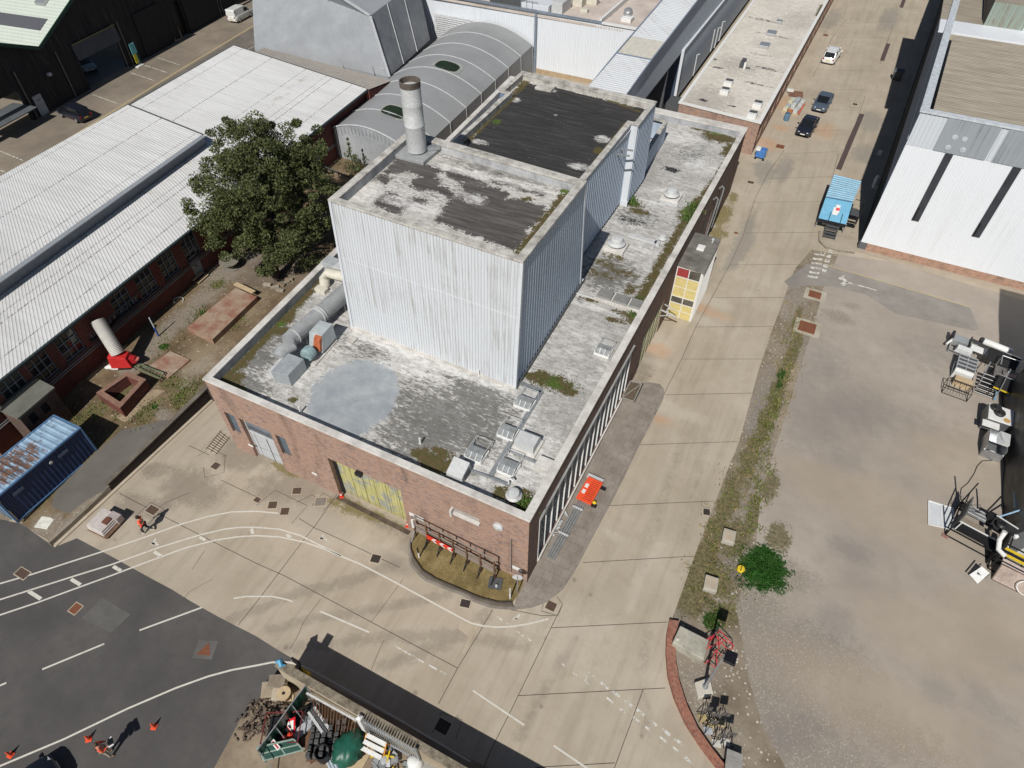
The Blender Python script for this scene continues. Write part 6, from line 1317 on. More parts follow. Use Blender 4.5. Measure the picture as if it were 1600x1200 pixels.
# red air heater with its hose
hb = gy(196, 572); ht = thing('air_heater', 'red industrial air heater with fat white hose to the shed window', 'heater', (hb.x, hb.y, float(yz(hb.y))), rad(30))
MB().hull([(-.75, -.5, .25), (.75, -.5, .25), (.75, .5, .25), (-.75, .5, .25)], [(-.65, -.42, 1.35), (.6, -.42, 1.15), (.6, .42, 1.15), (-.65, .42, 1.35)]).build('case', m_plain('heater_red', (.55, .03, .03), .4, 0, .15, 3), ht, bevel=.05)
MB().hull([(.6, -.25, .4), (1.1, -.2, .45), (1.1, .2, .45), (.6, .25, .4)], [(.6, -.25, 1.0), (1.05, -.2, .85), (1.05, .2, .85), (.6, .25, 1.0)]).build('burner', REDP, ht, bevel=.03)
MB().lathe((1.1, 0, .62), [(.18, 0), (.2, .12), (.02, .13)], 12).build('fan_ring', m_plain('heater_pink', (.55, .16, .13), .6), ht)
MB().box(-.5, .5, -.4, .4, 0, .26).build('skid', BLACK, ht)
hose0 = Vector((hb.x - .1, hb.y + .05, float(yz(hb.y)) + 1.25)); hose1 = onw(152, 501, wa[0], wa[1], .55)
pts = [hose0.lerp(hose1, t) + Vector((0, 0, .25 * math.sin(math.pi * t))) for t in np.linspace(0, 1, 60)]
k = MB(); k.tube([p - hb.to_3d() * 0 for p in pts], [.46 + (.035 if i % 2 else 0) for i in range(60)], 16)
Mi = (Matrix.Translation((hb.x, hb.y, float(yz(hb.y)))) @ Matrix.Rotation(rad(30), 4, 'Z')).inverted()
k.v = [tuple(Mi @ Vector(q_)) for q_ in k.v]; k.build('hose', m_plain('hose_white', (.56, .54, .50), .6, 0, .12, 3), ht, True)
# brick troughs and slabs
def lowwall(name, label, cat, pts, h, m, top=None, tk=.24):
    t = thing(name, label, cat); P = [gy(*q_) for q_ in pts]; z = float(yz(P[0].y)) - .1
    f = [(p.x, p.y) for p in P]; 
    if sum((f[i][0] - f[i - 1][0]) * (f[i][1] + f[i - 1][1]) for i in range(len(f))) > 0: f = f[::-1]
    k = MB(); ring(k, f, 0, tk, z, z + h + .1); k.build('brick_wall', m, t); return t, z + h + .1, f
BRW = m_plain('weathered_red_coping', (.26, .15, .11), .9, 0, .35, 4, local=False)
t, z, f = lowwall('brick_trough', 'long open brick trough standing in the yard near the red heater', 'planter', [(160, 628), (207, 594), (236, 606), (197, 652)], .95, BRICKR, tk=.34)
k = MB(); ring(k, f, .01, .36, z, z + .03); k.build('coping', BRW, t)
a_, b_ = Vector(f[0]).lerp(Vector(f[3]), .5), Vector(f[1]).lerp(Vector(f[2]), .5)
def slab(name, label, cat, pts, h, m, m2):
    t = thing(name, label, cat); P = [gy(*q_) for q_ in pts]; z = float(yz(sum(p.y for p in P) / len(P))) - .1
    f = [(p.x, p.y) for p in P]
    if sum((f[i][0] - f[i - 1][0]) * (f[i][1] + f[i - 1][1]) for i in range(len(f))) > 0: f = f[::-1]
    MB().prism(f, z, z + h + .1).build('slab', m, t); return t, z + h + .1, f
n = NB('red_edged_concrete'); f_ = n.noise(.8, 6, .65); g_ = n.noise(4, 5, .7)
REDSLAB = n.out(n.mix(n.math('MULTIPLY', n.step(g_, .5, .65), .4), n.ramp(f_, (.35, (.25, .105, .075)), (.52, (.32, .22, .16)), (.7, (.38, .31, .24))), (.16, .11, .08)), .9, 0, .2)
slab('machine_base', 'large red stained concrete base in the yard by the parapet', 'plinth', [(296, 519), (371, 457), (404, 471), (335, 538)], .5, REDSLAB, None)
slab('machine_base', 'small square concrete base with dark rim in the yard', 'plinth', [(233, 574), (267, 550), (298, 564), (264, 592)], .12, REDSLAB, None)
p = gy(385, 458); t = thing('timber_plank', 'pale plank lying across the red stained base', 'plank', (p.x, p.y, 1.52), rad(-5)); MB().box(-1.1, 1.1, -.2, .2, 0, .08).build('board', WOODL, t)
p = gy(316, 437); t = thing('door_steps', 'pair of pale timber steps below the grey shed door', 'steps', (p.x, p.y, 1.0), math.atan2(dW.y, dW.x))
for i, (o_, h_) in enumerate(((.25, .32), (-.2, .16))): MB().box(-.65, .65, o_ - .02, o_ + .26, h_ - .06, h_).build('tread', WOODL, t)
MB().hull([(-.6, -.2, 0), (-.55, -.2, 0), (-.55, .5, 0), (-.6, .5, 0)], [(-.6, -.2, .1), (-.55, -.2, .1), (-.55, .5, .26), (-.6, .5, .26)]).build('stringer', WOODB, t); MB().hull([(.55, -.2, 0), (.6, -.2, 0), (.6, .5, 0), (.55, .5, 0)], [(.55, -.2, .1), (.6, -.2, .1), (.6, .5, .26), (.55, .5, .26)]).build('stringer', WOODB, t)
p = gy(362, 418); t = thing('drum_table', 'weathered round cable drum table beside the shed wall', 'table', (p.x, p.y, 1.0))
WG = m_plain('grey_wood', (.22, .20, .165), .9, 0, .3, 5)
MB().lathe((0, 0, .68), [(.85, 0), (.85, .07), (.06, .07)], 28).build('tabletop', WG, t); MB().lathe((0, 0, .07), [(.35, 0), (.35, .61)], 16).build('drum', WG, t); MB().lathe((0, 0, 0), [(.7, 0), (.7, .07)], 24).build('foot', WG, t)
p = gy(176, 577); t = thing('white_sack', 'crumpled white sack on the grass beside the red heater', 'sack', (p.x, p.y, float(yz(p.y)))); k = MB(); k.tube([(-.45, -.2, .12), (-.15, 0, .2), (.2, .1, .2), (.5, .2, .14)], [.1, .2, .22, .12], 10); k.build('sack', WHITE, t, True)
g4 = [gy(*q_) for q_ in ((213, 578), (221, 574), (259, 588), (252, 597))]; t = thing('mesh_gate', 'flat green mesh gate lying in front of the brick trough', 'gate'); k = MB(); zz_ = float(yz(g4[0].y)) + .35
for i in range(4): k.bar((g4[i].x, g4[i].y, zz_), (g4[(i + 1) % 4].x, g4[(i + 1) % 4].y, zz_), .06)
for s_ in np.linspace(.1, .9, 7): k.bar((*g4[0].lerp(g4[3], s_)[:2], zz_), (*g4[1].lerp(g4[2], s_)[:2], zz_), .025)
for s_ in np.linspace(.1, .9, 24): k.bar((*g4[0].lerp(g4[3], s_)[:2], zz_), (*g4[1].lerp(g4[2], s_)[:2], zz_), .01)
k.build('mesh_panel', m_plain('green_mesh', (.16, .20, .12), .6), t); 
k = MB(); [k.bar((g4[i].x, g4[i].y, float(yz(g4[i].y)) - .02), (g4[i].x, g4[i].y, zz_), .06) for i in (0, 1, 2, 3)]; k.build('legs', RUST, t)
p = gy(248, 525); t = thing('blue_post', 'thin blue and white post standing against the brick shed', 'post', (p.x, p.y, 1.0)); MB().tube([(0, 0, 0), (0, 0, .9)], .07, 8).build('blue_part', m_plain('post_blue', (.03, .07, .32), .5), t); MB().tube([(0, 0, .9), (.0, 0, 1.9)], .05, 8).build('white_part', m_plain('post_white', (.5, .55, .62), .5), t)
for i, (u, v, r_) in enumerate(((418, 446, .3), (430, 450, .9), (438, 455, .2), (447, 443, 1.2), (452, 438, .5), (440, 446, .1))):
    p = gy(u, v); t = thing('loose_block', 'loose pale block among the rubble under the tree', 'block', (p.x, p.y, 1.0), r_, 'blocks under the tree'); MB().box(-.35, .35, -.15, .15, 0, .2).build('block', m_plain('block_%d' % i, (.38 - .03 * i, .33 - .03 * i, .27 - .03 * i), .9), t, bevel=.03)
p = gy(278, 470); t = thing('hose_coil', 'loose pale hose on the ground by the shed wall', 'hose', (p.x, p.y, 1.0)); MB().tube([(.5 * math.cos(a) * (1 - a / 12), .5 * math.sin(a) * (1 - a / 12), .05) for a in np.linspace(0, 5, 24)], .04, 6).build('hose', CREAM, t, True)
p = gp(70, 817, .2); t = thing('white_board', 'small white board lying on gravel near the container', 'board', (p.x, p.y, .2), .3); MB().box(-.45, .45, -.4, .4, 0, .05).build('board', m_plain('bright_board', (.74, .73, .66), .6), t, bevel=.02)
p = gp(168, 822); t = thing('pallet_stack', 'stack of pale slabs on a pallet by the retaining wall', 'pallet', (p.x, p.y, .01), rad(3))
for i, y in enumerate((-.6, 0, .6)): MB().box(-.75, .75, y - .06, y + .06, 0, .12).build('bearer', WOODB, t)
MB().box(-.8, .8, -.75, .75, .12, .16).build('deck', WOODB, t)
for i in range(3): MB().box(-.75, .6 - .04 * i, -.7 + .03 * i, .72, .17 + i * .15, .31 + i * .15).build('slab', m_plain('pale_slab_%d' % i, (.55, .50, .47), .8, 0, .2, 3), t, bevel=.02)
MB().box(.1, .8, .35, .75, .2, .75).build('box', m_plain('pinkish_box', (.40, .34, .33), .8, 0, .2, 4), t); MB().box(.05, .45, -.15, .3, .62, .72).build('strap', m_plain('brown_strap', (.16, .06, .04), .8), t)

# ------------------------------------------------------------------ tree, sapling, weeds
def leaves(centers, radii, per, size, seed, squash=.7, hollow=.0):
    g = np.random.default_rng(seed); V_, n = [], 0
    for c, r in zip(centers, radii):
        d = g.normal(size=(per, 3)); d /= np.linalg.norm(d, axis=1)[:, None]
        p = c + d * (r * g.uniform(.25, 1, per) ** .6)[:, None] * np.array([1, 1, squash])
        a = g.normal(size=(per, 3)); a /= np.linalg.norm(a, axis=1)[:, None]
        a = a * .8 + d * .5; a /= np.linalg.norm(a, axis=1)[:, None]
        b = np.cross(a, g.normal(size=(per, 3))); b /= np.linalg.norm(b, axis=1)[:, None]
        s = (size * g.uniform(.55, 1.25, per))[:, None]
        V_.append(np.stack([p - a * s, p + b * s * .42, p + a * s, p - b * s * .42], 1).reshape(-1, 3)); n += per
    V_ = np.concatenate(V_); return V_, np.arange(len(V_)).reshape(-1, 4)
def leafmesh(name, cs, rs, per, size, seed, m, parent=None, squash=.7):
    v, f = leaves(cs, rs, per, size, seed, squash); me = bpy.data.meshes.new(name)
    me.from_pydata(v.tolist(), [], f.tolist()); me.materials.append(m); me.update()
    o = bpy.data.objects.new(name, me); COL.objects.link(o)
    if parent is not None: o.parent = parent
    return o
tr_ = thing('tree', 'big dark olive green tree between the long shed and the brick workshop', 'tree', (-31.3, 15.2, .95))
g = np.random.default_rng(5); C = np.array([-.9, 1.9, 6.6]); cs, rs = [], []
lobes = [(np.array([-2.6, -1.2, -.2]), 3.6), (np.array([1.6, 1.6, .4]), 3.6), (np.array([-1.0, 3.6, 1.2]), 3.4), (np.array([.4, -1.4, 2.0]), 3.2), (np.array([-2.8, 2.2, 2.2]), 3.2), (np.array([2.2, -1.2, -1.6]), 3.0), (np.array([-1.4, -2.2, -2.6]), 2.6), (np.array([3.2, 2.8, -1.4]), 2.9), (np.array([-.6, .6, 3.4]), 3.0), (np.array([.9, 4.0, 3.0]), 2.4), (np.array([-4.4, .6, .4]), 2.4), (np.array([.8, -2.6, -3.6]), 2.0), (np.array([3.0, .4, -3.6]), 2.2)]
for l, R__ in lobes:
    k_ = int(7.5 * R__ ** 1.5)
    d = g.normal(size=(k_, 3)); d /= np.linalg.norm(d, axis=1)[:, None]; rr = g.uniform(.45, 1.03, k_) ** .5
    cs += list(C + l + d * (rr * R__)[:, None] * np.array([1, 1, .85])); rs += list(g.uniform(.35, .85, k_))
keep = [i for i, c in enumerate(cs) if c[2] > .7]; cs = [cs[i] for i in keep]; rs = [rs[i] for i in keep]
leafmesh('crown', np.array(cs), rs, 165, .12, 11, LEAF, tr_, .75)
tk = MB(); tk.tube([(0, 0, -.3), (.05, .1, 1.2), (-.1, .5, 2.8), (-.4, .9, 4.6), (-.8, 1.6, 7.5)], [.38, .3, .26, .2, .08], 12)
for l, R__ in lobes: e = C + l; s0 = Vector((-.1, .5, 2.6)).lerp(Vector((-.5, 1.1, 5.2)), rnd.random()); tk.tube([s0, s0.lerp(Vector(e), .5) + Vector((0, 0, .3)), Vector(e) + Vector((0, 0, .4))], [.15, .1, .03], 7)
tk.build('trunk', BARK, tr_, True)
p = gp(552, 268, .4); sp_ = thing('sapling', 'small dark sapling against the pale end of the barrel tent', 'sapling', (p.x + 1.2, p.y - 1.2, .6))
leafmesh('crown', np.array([(rnd.gauss(0, .75), rnd.gauss(0, .5), 1.0 + rnd.random() * 1.6) for _ in range(26)] + [(-.1, 0, z_) for z_ in (2.9, 3.3, 3.7, 4.2)]), [.35] * 26 + [.2, .18, .15, .12], 22, .14, 3, LEAF, sp_, 1.0)
MB().tube([(0, 0, 0), (-.05, 0, 2), (-.1, 0, 4.4)], [.07, .05, .015], 6).build('trunk', BARK, sp_)
fn = thing('yard_fence', 'low dark fence rail below the barrel tent end', 'fence'); k = MB(); a_, b_ = gp(488, 252, 1.6), gp(600, 300, 1.6); k.bar(a_, b_, .08, .1); k.build('rail', DGREY, fn)
k = MB()
for t_ in np.linspace(0, 1, 9): q_ = a_.lerp(b_, t_); k.bar((q_.x, q_.y, .6), q_, .08)
k.build('posts', DGREY, fn)
def tufts(name, spots, m, seed, label=None):
    """scattered weed blades: uncountable ground cover"""
    g = np.random.default_rng(seed); V_ = []
    for x, y, z, r, h, n_ in spots:
        px_ = g.normal(0, r, n_) + x; py_ = g.normal(0, r, n_) + y; a = g.uniform(0, 6.28, n_); hh = h * g.uniform(.4, 1.2, n_); w_ = hh * .14 + .012; le = hh * g.uniform(.2, .9, n_)
        for i in range(n_):
            ca, sa = math.cos(a[i]), math.sin(a[i]); V_ += [(px_[i] - sa * w_[i], py_[i] + ca * w_[i], z), (px_[i] + sa * w_[i], py_[i] - ca * w_[i], z), (px_[i] + ca * le[i], py_[i] + sa * le[i], z + hh[i])]
    me = bpy.data.meshes.new(name); me.from_pydata(V_, [], [[3 * i, 3 * i + 1, 3 * i + 2] for i in range(len(V_) // 3)]); me.materials.append(m); o = bpy.data.objects.new(name, me); COL.objects.link(o); o['kind'] = 'stuff'
    if label: o['label'] = label
    return o
def along(pts, n_, jit, z, r, h, k_, zf=None):
    P = resample(G(pts, z), n_); return [(x + rnd.gauss(0, jit), y + rnd.gauss(0, jit), z, r, h, k_) for x, y in P]
tufts('verge_weeds', along([(1245, 495), (1232, 570), (1210, 630), (1190, 680), (1165, 735), (1130, 800), (1105, 870), (1080, 940)], 90, .4, .01, .25, .15, 20) + along([(1212, 620), (1195, 700), (1180, 790), (1175, 830)], 50, .3, .01, .2, .2, 18) + along([(1125, 905), (1150, 860), (1110, 970)], 30, .5, .01, .25, .16, 16), WEED, 21, 'low weeds along the verge')
tufts('straw_grass', along([(1245, 480), (1225, 590), (1195, 690), (1150, 780), (1115, 860), (1085, 950)], 130, .6, .01, .25, .16, 16) + along([(650, 855), (700, 890), (760, 915), (800, 915)], 60, .4, .1, .35, .07, 22) + along([(1130, 330), (1122, 362)], 16, .4, .0, .3, .12, 20), STRAW, 22, 'dry straw grass')
tufts('roof_weeds', along([(824, 786), (822, 792)], 10, .25, RZ, .2, .3, 40) + along([(1090, 318), (1072, 345)], 16, .3, RZ, .25, .3, 40) + along([(1000, 470), (988, 495)], 10, .2, RZ, .2, .25, 30) + along([(985, 312), (990, 318)], 5, .2, RZ, .2, .35, 40) + along([(840, 590), (895, 612)], 14, .4, RZ, .3, .12, 25), WEEDG, 23, 'weeds rooted on the flat roof')
tufts('yard_grass', [(gy(u, v).x + rnd.gauss(0, .5), gy(u, v).y + rnd.gauss(0, .5), float(yz(gy(u, v).y)), .35, .16, 24) for u, v in ((290, 620), (270, 600), (256, 541), (240, 636), (230, 645), (180, 620), (150, 645), (130, 655), (340, 445), (317, 488), (365, 505), (200, 640), (300, 600), (280, 612)) for _ in range(7)], WEED, 24, 'patchy yard grass')
p = gp(1192, 890); gb = thing('low_bush', 'low bright green bush at the edge of the weedy verge', 'bush', (p.x, p.y, 0))
leafmesh('leaves', np.array([(rnd.gauss(0, .55), rnd.gauss(0, .75), rnd.random() * .12) for _ in range(110)]), [.22] * 110, 40, .06, 31, m_leaf('bright_bush_leaves', (.012, .045, .006), (.022, .085, .010), (.045, .13, .02)), gb)
p = gp(1112, 970); gb = thing('low_bush', 'small green bush just above the brick edged corner', 'bush', (p.x, p.y, 0))
leafmesh('leaves', np.array([(rnd.gauss(0, .3), rnd.gauss(0, .4), rnd.random() * .15) for _ in range(30)]), [.2] * 30, 30, .06, 32, WEEDG, gb)
# ------------------------------------------------------------------ vehicles
def loft(mb, secs, cap=True):
    n = len(secs[0]); vs = [p for s in secs for p in s]; fs = []
    for i in range(len(secs) - 1):
        for k in range(n): fs.append([i * n + k, i * n + (k + 1) % n, (i + 1) * n + (k + 1) % n, (i + 1) * n + k])
    if cap: fs += [list(range(n))[::-1], [(len(secs) - 1) * n + k for k in range(n)]]
    return mb.add(vs, fs)
def rsec(x, w, z0, z1, r=.28, tumble=.0):
    """rounded section across the car at station x"""
    h = z1 - z0
    return [(x, -w * .86, z0), (x, w * .86, z0), (x, w, z0 + .3 * h), (x, w * (1 - tumble * .3), z0 + .62 * h), (x, w * (1 - tumble) * .97, z1 - .12 * h), (x, w * (1 - tumble) * .84, z1), (x, -w * (1 - tumble) * .84, z1), (x, -w * (1 - tumble) * .97, z1 - .12 * h), (x, -w * (1 - tumble * .3), z0 + .62 * h), (x, -w, z0 + .3 * h)]
CARGLASS = m_plain('car_glass', (.012, .014, .016), .08, 0, .2, 2, spec=.7)
def m_paint(name, c):
    n = NB(name); n.pos(True); n.p.inputs['Coat Weight'].default_value = .6; n.p.inputs['Coat Roughness'].default_value = .08
    f = n.noise(2.0, 4, .6); return n.out(n.ramp(f, (.3, tuple(q * .9 for q in c)), (.7, c)), .38, .1, .5)
LAMP = m_plain('lamp_glass', (.72, .74, .76), .15, .2, .1, 8, spec=.7); TAIL = m_plain('tail_lamp', (.35, .015, .015), .25, 0, .1)
def car(label, cat, loc, rz, L, W, Hh, paint, kind, name='car', group=None):
    t = thing(name, label, cat, loc, rz, group); h = W / 2; l = L / 2; belt = .92 if kind == 'saloon' else 1.02
    if kind == 'van': belt = 1.1
    k = MB(); hood = .86 if kind == 'saloon' else (.98 if kind != 'van' else 1.0); tail_ = .93 if kind == 'saloon' else belt
    loft(k, [rsec(-l, h * .80, .38, tail_ - .12), rsec(-l + .12, h * .93, .25, tail_), rsec(-l * .7, h, .2, belt), rsec(0, h, .2, belt), rsec(l * .45, h, .2, belt - .02), rsec(l * .62, h * .985, .2, hood + .02), rsec(l - .22, h * .92, .24, hood - .14), rsec(l, h * .76, .36, hood - .28)])
    b = k.build('body', paint, t, smooth=True)
    if kind == 'saloon': cab = [(-l * .72, .80, belt - .02, belt + .02), (-l * .42, .84, belt - .02, Hh - .03), (-.05 * l, .86, belt - .02, Hh), (.16 * l, .85, belt - .02, Hh - .03), (.50 * l, .84, belt - .04, belt)]
    elif kind == 'suv': cab = [(-l * .97, .82, belt - .02, belt + .05), (-l * .84, .84, belt - .02, Hh - .06), (-.1 * l, .87, belt - .02, Hh), (.16 * l, .86, belt - .02, Hh - .03), (.52 * l, .84, belt - .04, belt)]
    else: cab = [(-l * .985, .90, belt - .02, Hh - .12), (-l * .93, .91, belt - .02, Hh), (0, .92, belt - .02, Hh + .02), (.2 * l, .90, belt - .02, Hh - .02), (.36 * l, .88, belt - .02, Hh - .18), (.62 * l, .84, belt - .06, belt - .02)]
    gm = MB(); loft(gm, [[(x, -h * w_, z0), (x, h * w_, z0), (x, h * w_ * (.86 if z1 - z0 > .2 else .96), z1), (x, -h * w_ * (.86 if z1 - z0 > .2 else .96), z1)] for x, w_, z0, z1 in cab])
    gm.build('windows', CARGLASS if kind != 'van' else paint, t)
    rf = MB(); i0 = 1; i1 = 3 if kind != 'van' else 4
    loft(rf, [[(x, -h * w_ * .865, z1 - .02), (x, h * w_ * .865, z1 - .02), (x, h * w_ * .80, z1 + .035), (x, -h * w_ * .80, z1 + .035)] for x, w_, z0, z1 in cab[i0:i1 + 1]]); rf.build('roof', paint, t, bevel=.015)
    pl_ = MB()
    for s in (-1, 1):
        for a_, b_ in ((0, 1), (len(cab) - 2, len(cab) - 1)): pl_.bar((cab[a_][0], s * h * cab[a_][1] * .95, cab[a_][3]), (cab[b_][0], s * h * cab[b_][1] * .87, cab[b_][3]), .07)
        if kind != 'van': pl_.bar((-.12 * l, s * h * .88, belt), (-.12 * l, s * h * .76, Hh - .02), .07)
    pl_.build('pillars', paint, t)
    if kind == 'van':
        x0, x1 = cab[4], cab[5]
        MB().add([(x0[0] + .03, -h * .74, x0[3] + .03), (x0[0] + .03, h * .74, x0[3] + .03), (x1[0], h * .82, x1[3] + .06), (x1[0], -h * .82, x1[3] + .06)], [[0, 3, 2, 1]]).build('windscreen', CARGLASS, t)
        for s in (-1, 1): MB().add([(.02, s * (h * .915 + .0), belt + .06), (.5 * l, s * (h * .87 + .02), belt + .02), (.34 * l, s * (h * .80 + .02), Hh - .24), (.06, s * (h * .83 + .02), Hh - .2)], [[0, 1, 2, 3]]).build('side_window', CARGLASS, t)
    for x in (-l * .62, l * .60):
        for s in (-1, 1):
            wl = MB().lathe((0, 0, -.1), [(.2, 0), (.3, .0), (.32, .04), (.32, .17), (.3, .2), (.2, .2)], 18, Matrix.Translation((x, s * (h - .1), .32)) @ Matrix.Rotation(rad(90), 4, 'X')).build('wheel', RUBBER, t, True)
            MB().lathe((0, 0, -.11), [(.19, 0), (.2, .02), (.2, .2), (.19, .22)], 14, Matrix.Translation((x, s * (h - .1), .32)) @ Matrix.Rotation(rad(90), 4, 'X')).build('rim', ALU, wl, True)
    zf = hood - .24
    for s in (-1, 1):
        MB().hull([(l - .30, s * h * .88, zf - .06), (l - .05, s * h * .70, zf - .08), (l - .02, s * h * .45, zf - .08), (l - .22, s * h * .55, zf - .02)], [(l - .34, s * h * .87, zf + .1), (l - .12, s * h * .70, zf + .04), (l - .08, s * h * .45, zf + .04), (l - .26, s * h * .55, zf + .11)]).build('headlight', LAMP, t)
        MB().box(-l - .015, -l + .12, s * h * .72 - .09, s * h * .72 + .09, tail_ - .34, tail_ - .1).build('tail_light', TAIL, t)
        MB().hull([(.40 * l, s * h * .97, belt - .02), (.40 * l, s * (h + .2), belt + .02), (.36 * l, s * (h + .2), belt + .02), (.36 * l, s * h * .97, belt - .02)], [(.40 * l, s * h * .97, belt + .14), (.40 * l, s * (h + .2), belt + .16), (.36 * l, s * (h + .2), belt + .16), (.36 * l, s * h * .97, belt + .14)]).build('mirror', paint if kind != 'van' else BLACK, t)
    MB().box(l - .05, l + .015, -.26, .26, .42, .53).build('number_plate', m_plain('plate_white', (.72, .72, .66), .5, 0, .05), t)
    MB().box(l - .12, l - .005, -.42, .42, .5, .62).build('grille', BLACK, t); MB().box(-l - .012, -l + .05, -.26, .26, .55, .66).build('rear_plate', m_plain('plate_yellow', (.62, .50, .10), .5, 0, .05), t)
    return t
def ang(a, b): p, q = gp(*a), gp(*b); return math.atan2(q.y - p.y, q.x - p.x)
hd = rad(-97)
p = gp(1251, 216); car('black saloon car parked nose out in front of the grey blue car', 'car', (p.x + .22, p.y + 2.25, .01), hd + .04, 4.5, 1.78, 1.45, m_paint('black_paintwork', (.014, .016, .026)), 'saloon')
p = gp(1277, 178); car('grey blue saloon car parked behind the black car', 'car', (p.x + .12, p.y + 2.35, .01), hd + .06, 4.6, 1.8, 1.45, m_paint('blue_grey_paintwork', (.075, .10, .14)), 'saloon')
p = gp(1291, 102); car('white car parked alone further up the concrete road', 'car', (p.x + .22, p.y + 2.2, .01), hd + .03 + math.pi, 4.5, 1.8, 1.62, m_paint('white_paintwork', (.76, .77, .77)), 'suv')
p = gp(124, 186); car('dark navy car parked across a bay by the black timber shed', 'car', (p.x - .6, p.y + .1, .015), rad(176), 4.6, 1.85, 1.62, m_paint('navy_paintwork', (.012, .014, .026)), 'suv')
p = gp(372, 36); car('white van parked at the far end of the black timber shed', 'van', (p.x - .75, p.y + 1.6, .015), rad(97) - .03, 4.4, 1.83, 1.85, m_paint('van_white', (.74, .76, .74)), 'van', 'van')
p = gp(148, 116); car('pale car half seen inside the dark timber shed doorway', 'car', (p.x - 2.5, p.y + .6, .03), rad(-10), 4.3, 1.75, 1.45, m_paint('pale_blue_paintwork', (.20, .30, .36)), 'saloon')
p = gp(38, 1240); car('black car just entering the bottom left corner of the asphalt', 'car', (p.x + .15, p.y - .55, .01), ang((20, 1230), (70, 1180)) - .15, 4.4, 1.8, 1.45, m_paint('black_paintwork_two', (.010, .012, .018)), 'saloon')

# pale blue welfare trailer with steps
P = [gp(1279, 341, 1.15), gp(1322, 351, 1.15), gp(1346, 283.5, 2.3), gp(1303, 273, 2.3)]
tx_ = thing('site_trailer', 'pale blue ribbed site trailer with front steps beside the white workshop', 'trailer')
fl_, fr2, br2, bl_ = P; kx = gp(1290, 309, 2.2); kxr = gp(1332, 317, 2.2)
w = MB(); w.hull([(fl_.x, fl_.y, .8), (fr2.x, fr2.y, .8), (kxr.x, kxr.y, .5), (kx.x, kx.y, .5)], [(fl_.x, fl_.y, 1.1), (fr2.x, fr2.y, 1.1), (kxr.x, kxr.y, 2.15), (kx.x, kx.y, 2.15)]); w.hull([(kx.x, kx.y, .5), (kxr.x, kxr.y, .5), (br2.x, br2.y, .45), (bl_.x, bl_.y, .45)], [(kx.x, kx.y, 2.2), (kxr.x, kxr.y, 2.2), (br2.x, br2.y, 2.28), (bl_.x, bl_.y, 2.28)]); w.build('body', m_plain('trailer_blue', (.16, .38, .58), .5, 0, .2, 2), tx_)
w = MB(); w.ribroof([(kx.x, kx.y, 2.3), (kxr.x, kxr.y, 2.3), (br2.x, br2.y, 2.3), (bl_.x, bl_.y, 2.3)][1:] + [(kx.x, kx.y, 2.3)], .38, .07); w.build('ribbed_roof', m_plain('trailer_ribs', (.24, .44, .58), .5, 0, .25, 1.2, dirt=(.10, .16, .20)), tx_)
MB().add([(fl_.x, fl_.y, 1.14), (fr2.x, fr2.y, 1.14), (kxr.x, kxr.y, 2.2), (kx.x, kx.y, 2.2)], [[0, 1, 2, 3]]).build('front_roof', m_plain('trailer_top', (.17, .42, .60), .45, 0, .12, 1.5), tx_)
def tl(a, b): return fl_.lerp(fr2, a).lerp(kx.lerp(kxr, a), b)
sg = MB(); 
for a, b, w_, h_ in ((.52, .52, .30, .34), (.5, .36, .26, .16), (.54, .70, .2, .2)): q_ = tl(a, b); sg.hull([tuple(tl(a + s_ * w_ / 2.6, b + r_ * h_ / 3.2) + Vector((0, 0, .0))) for s_, r_ in ((-1, -1), (1, -1), (1, 1), (-1, 1))], [tuple(tl(a + s_ * w_ / 2.6, b + r_ * h_ / 3.2) + Vector((0, 0, .06))) for s_, r_ in ((-1, -1), (1, -1), (1, 1), (-1, 1))])
sg.build('paper_notice', m_plain('notice_white', (.72, .70, .68), .6, 0, .05), tx_); MB().hull([tuple(tl(.56 + s_ * .07, .56 + r_ * .06)) for s_, r_ in ((-1, -1), (1, -1), (1, 1), (-1, 1))], [tuple(tl(.56 + s_ * .07, .56 + r_ * .06) + Vector((0, 0, .075))) for s_, r_ in ((-1, -1), (1, -1), (1, 1), (-1, 1))]).build('red_mark', m_plain('notice_red', (.65, .08, .10), .6), tx_)
k = MB(); 
for a in (.36, .78): k.bar(tl(a, .0) + Vector((0, -.02, .05)), tl(a, .4) + Vector((0, 0, .04)), .06, .1)
k.build('handrails', m_plain('dark_blue_rail', (.02, .06, .10), .5), tx_)
MB().bar(fl_ + Vector((0, -.03, -.15)), fr2 + Vector((0, -.03, -.15)), .12, .3).build('bumper', BLACK, tx_)
m0, m1 = fl_.lerp(fr2, .37), fl_.lerp(fr2, .80); s_ = MB()
for i in range(4): s_.hull([(m0.x, m0.y - .35 - .3 * i, .75 - .2 * i), (m1.x, m1.y - .35 - .3 * i, .75 - .2 * i), (m1.x, m1.y - .08 - .3 * i, .75 - .2 * i), (m0.x, m0.y - .08 - .3 * i, .75 - .2 * i)], [(m0.x, m0.y - .35 - .3 * i, .81 - .2 * i), (m1.x, m1.y - .35 - .3 * i, .81 - .2 * i), (m1.x, m1.y - .08 - .3 * i, .81 - .2 * i), (m0.x, m0.y - .08 - .3 * i, .81 - .2 * i)])
for m_ in (m0, m1): s_.bar((m_.x, m_.y - .05, .78), (m_.x, m_.y - 1.3, .05), .06, .12)
s_.build('front_steps', DGREY, tx_)
k = MB()
for q_ in (fl_, fr2): k.bar((q_.x, q_.y + .2, 0), (q_.x, q_.y + .2, .8), .08)
k.build('jack_legs', STEEL, tx_)
ty = MB()
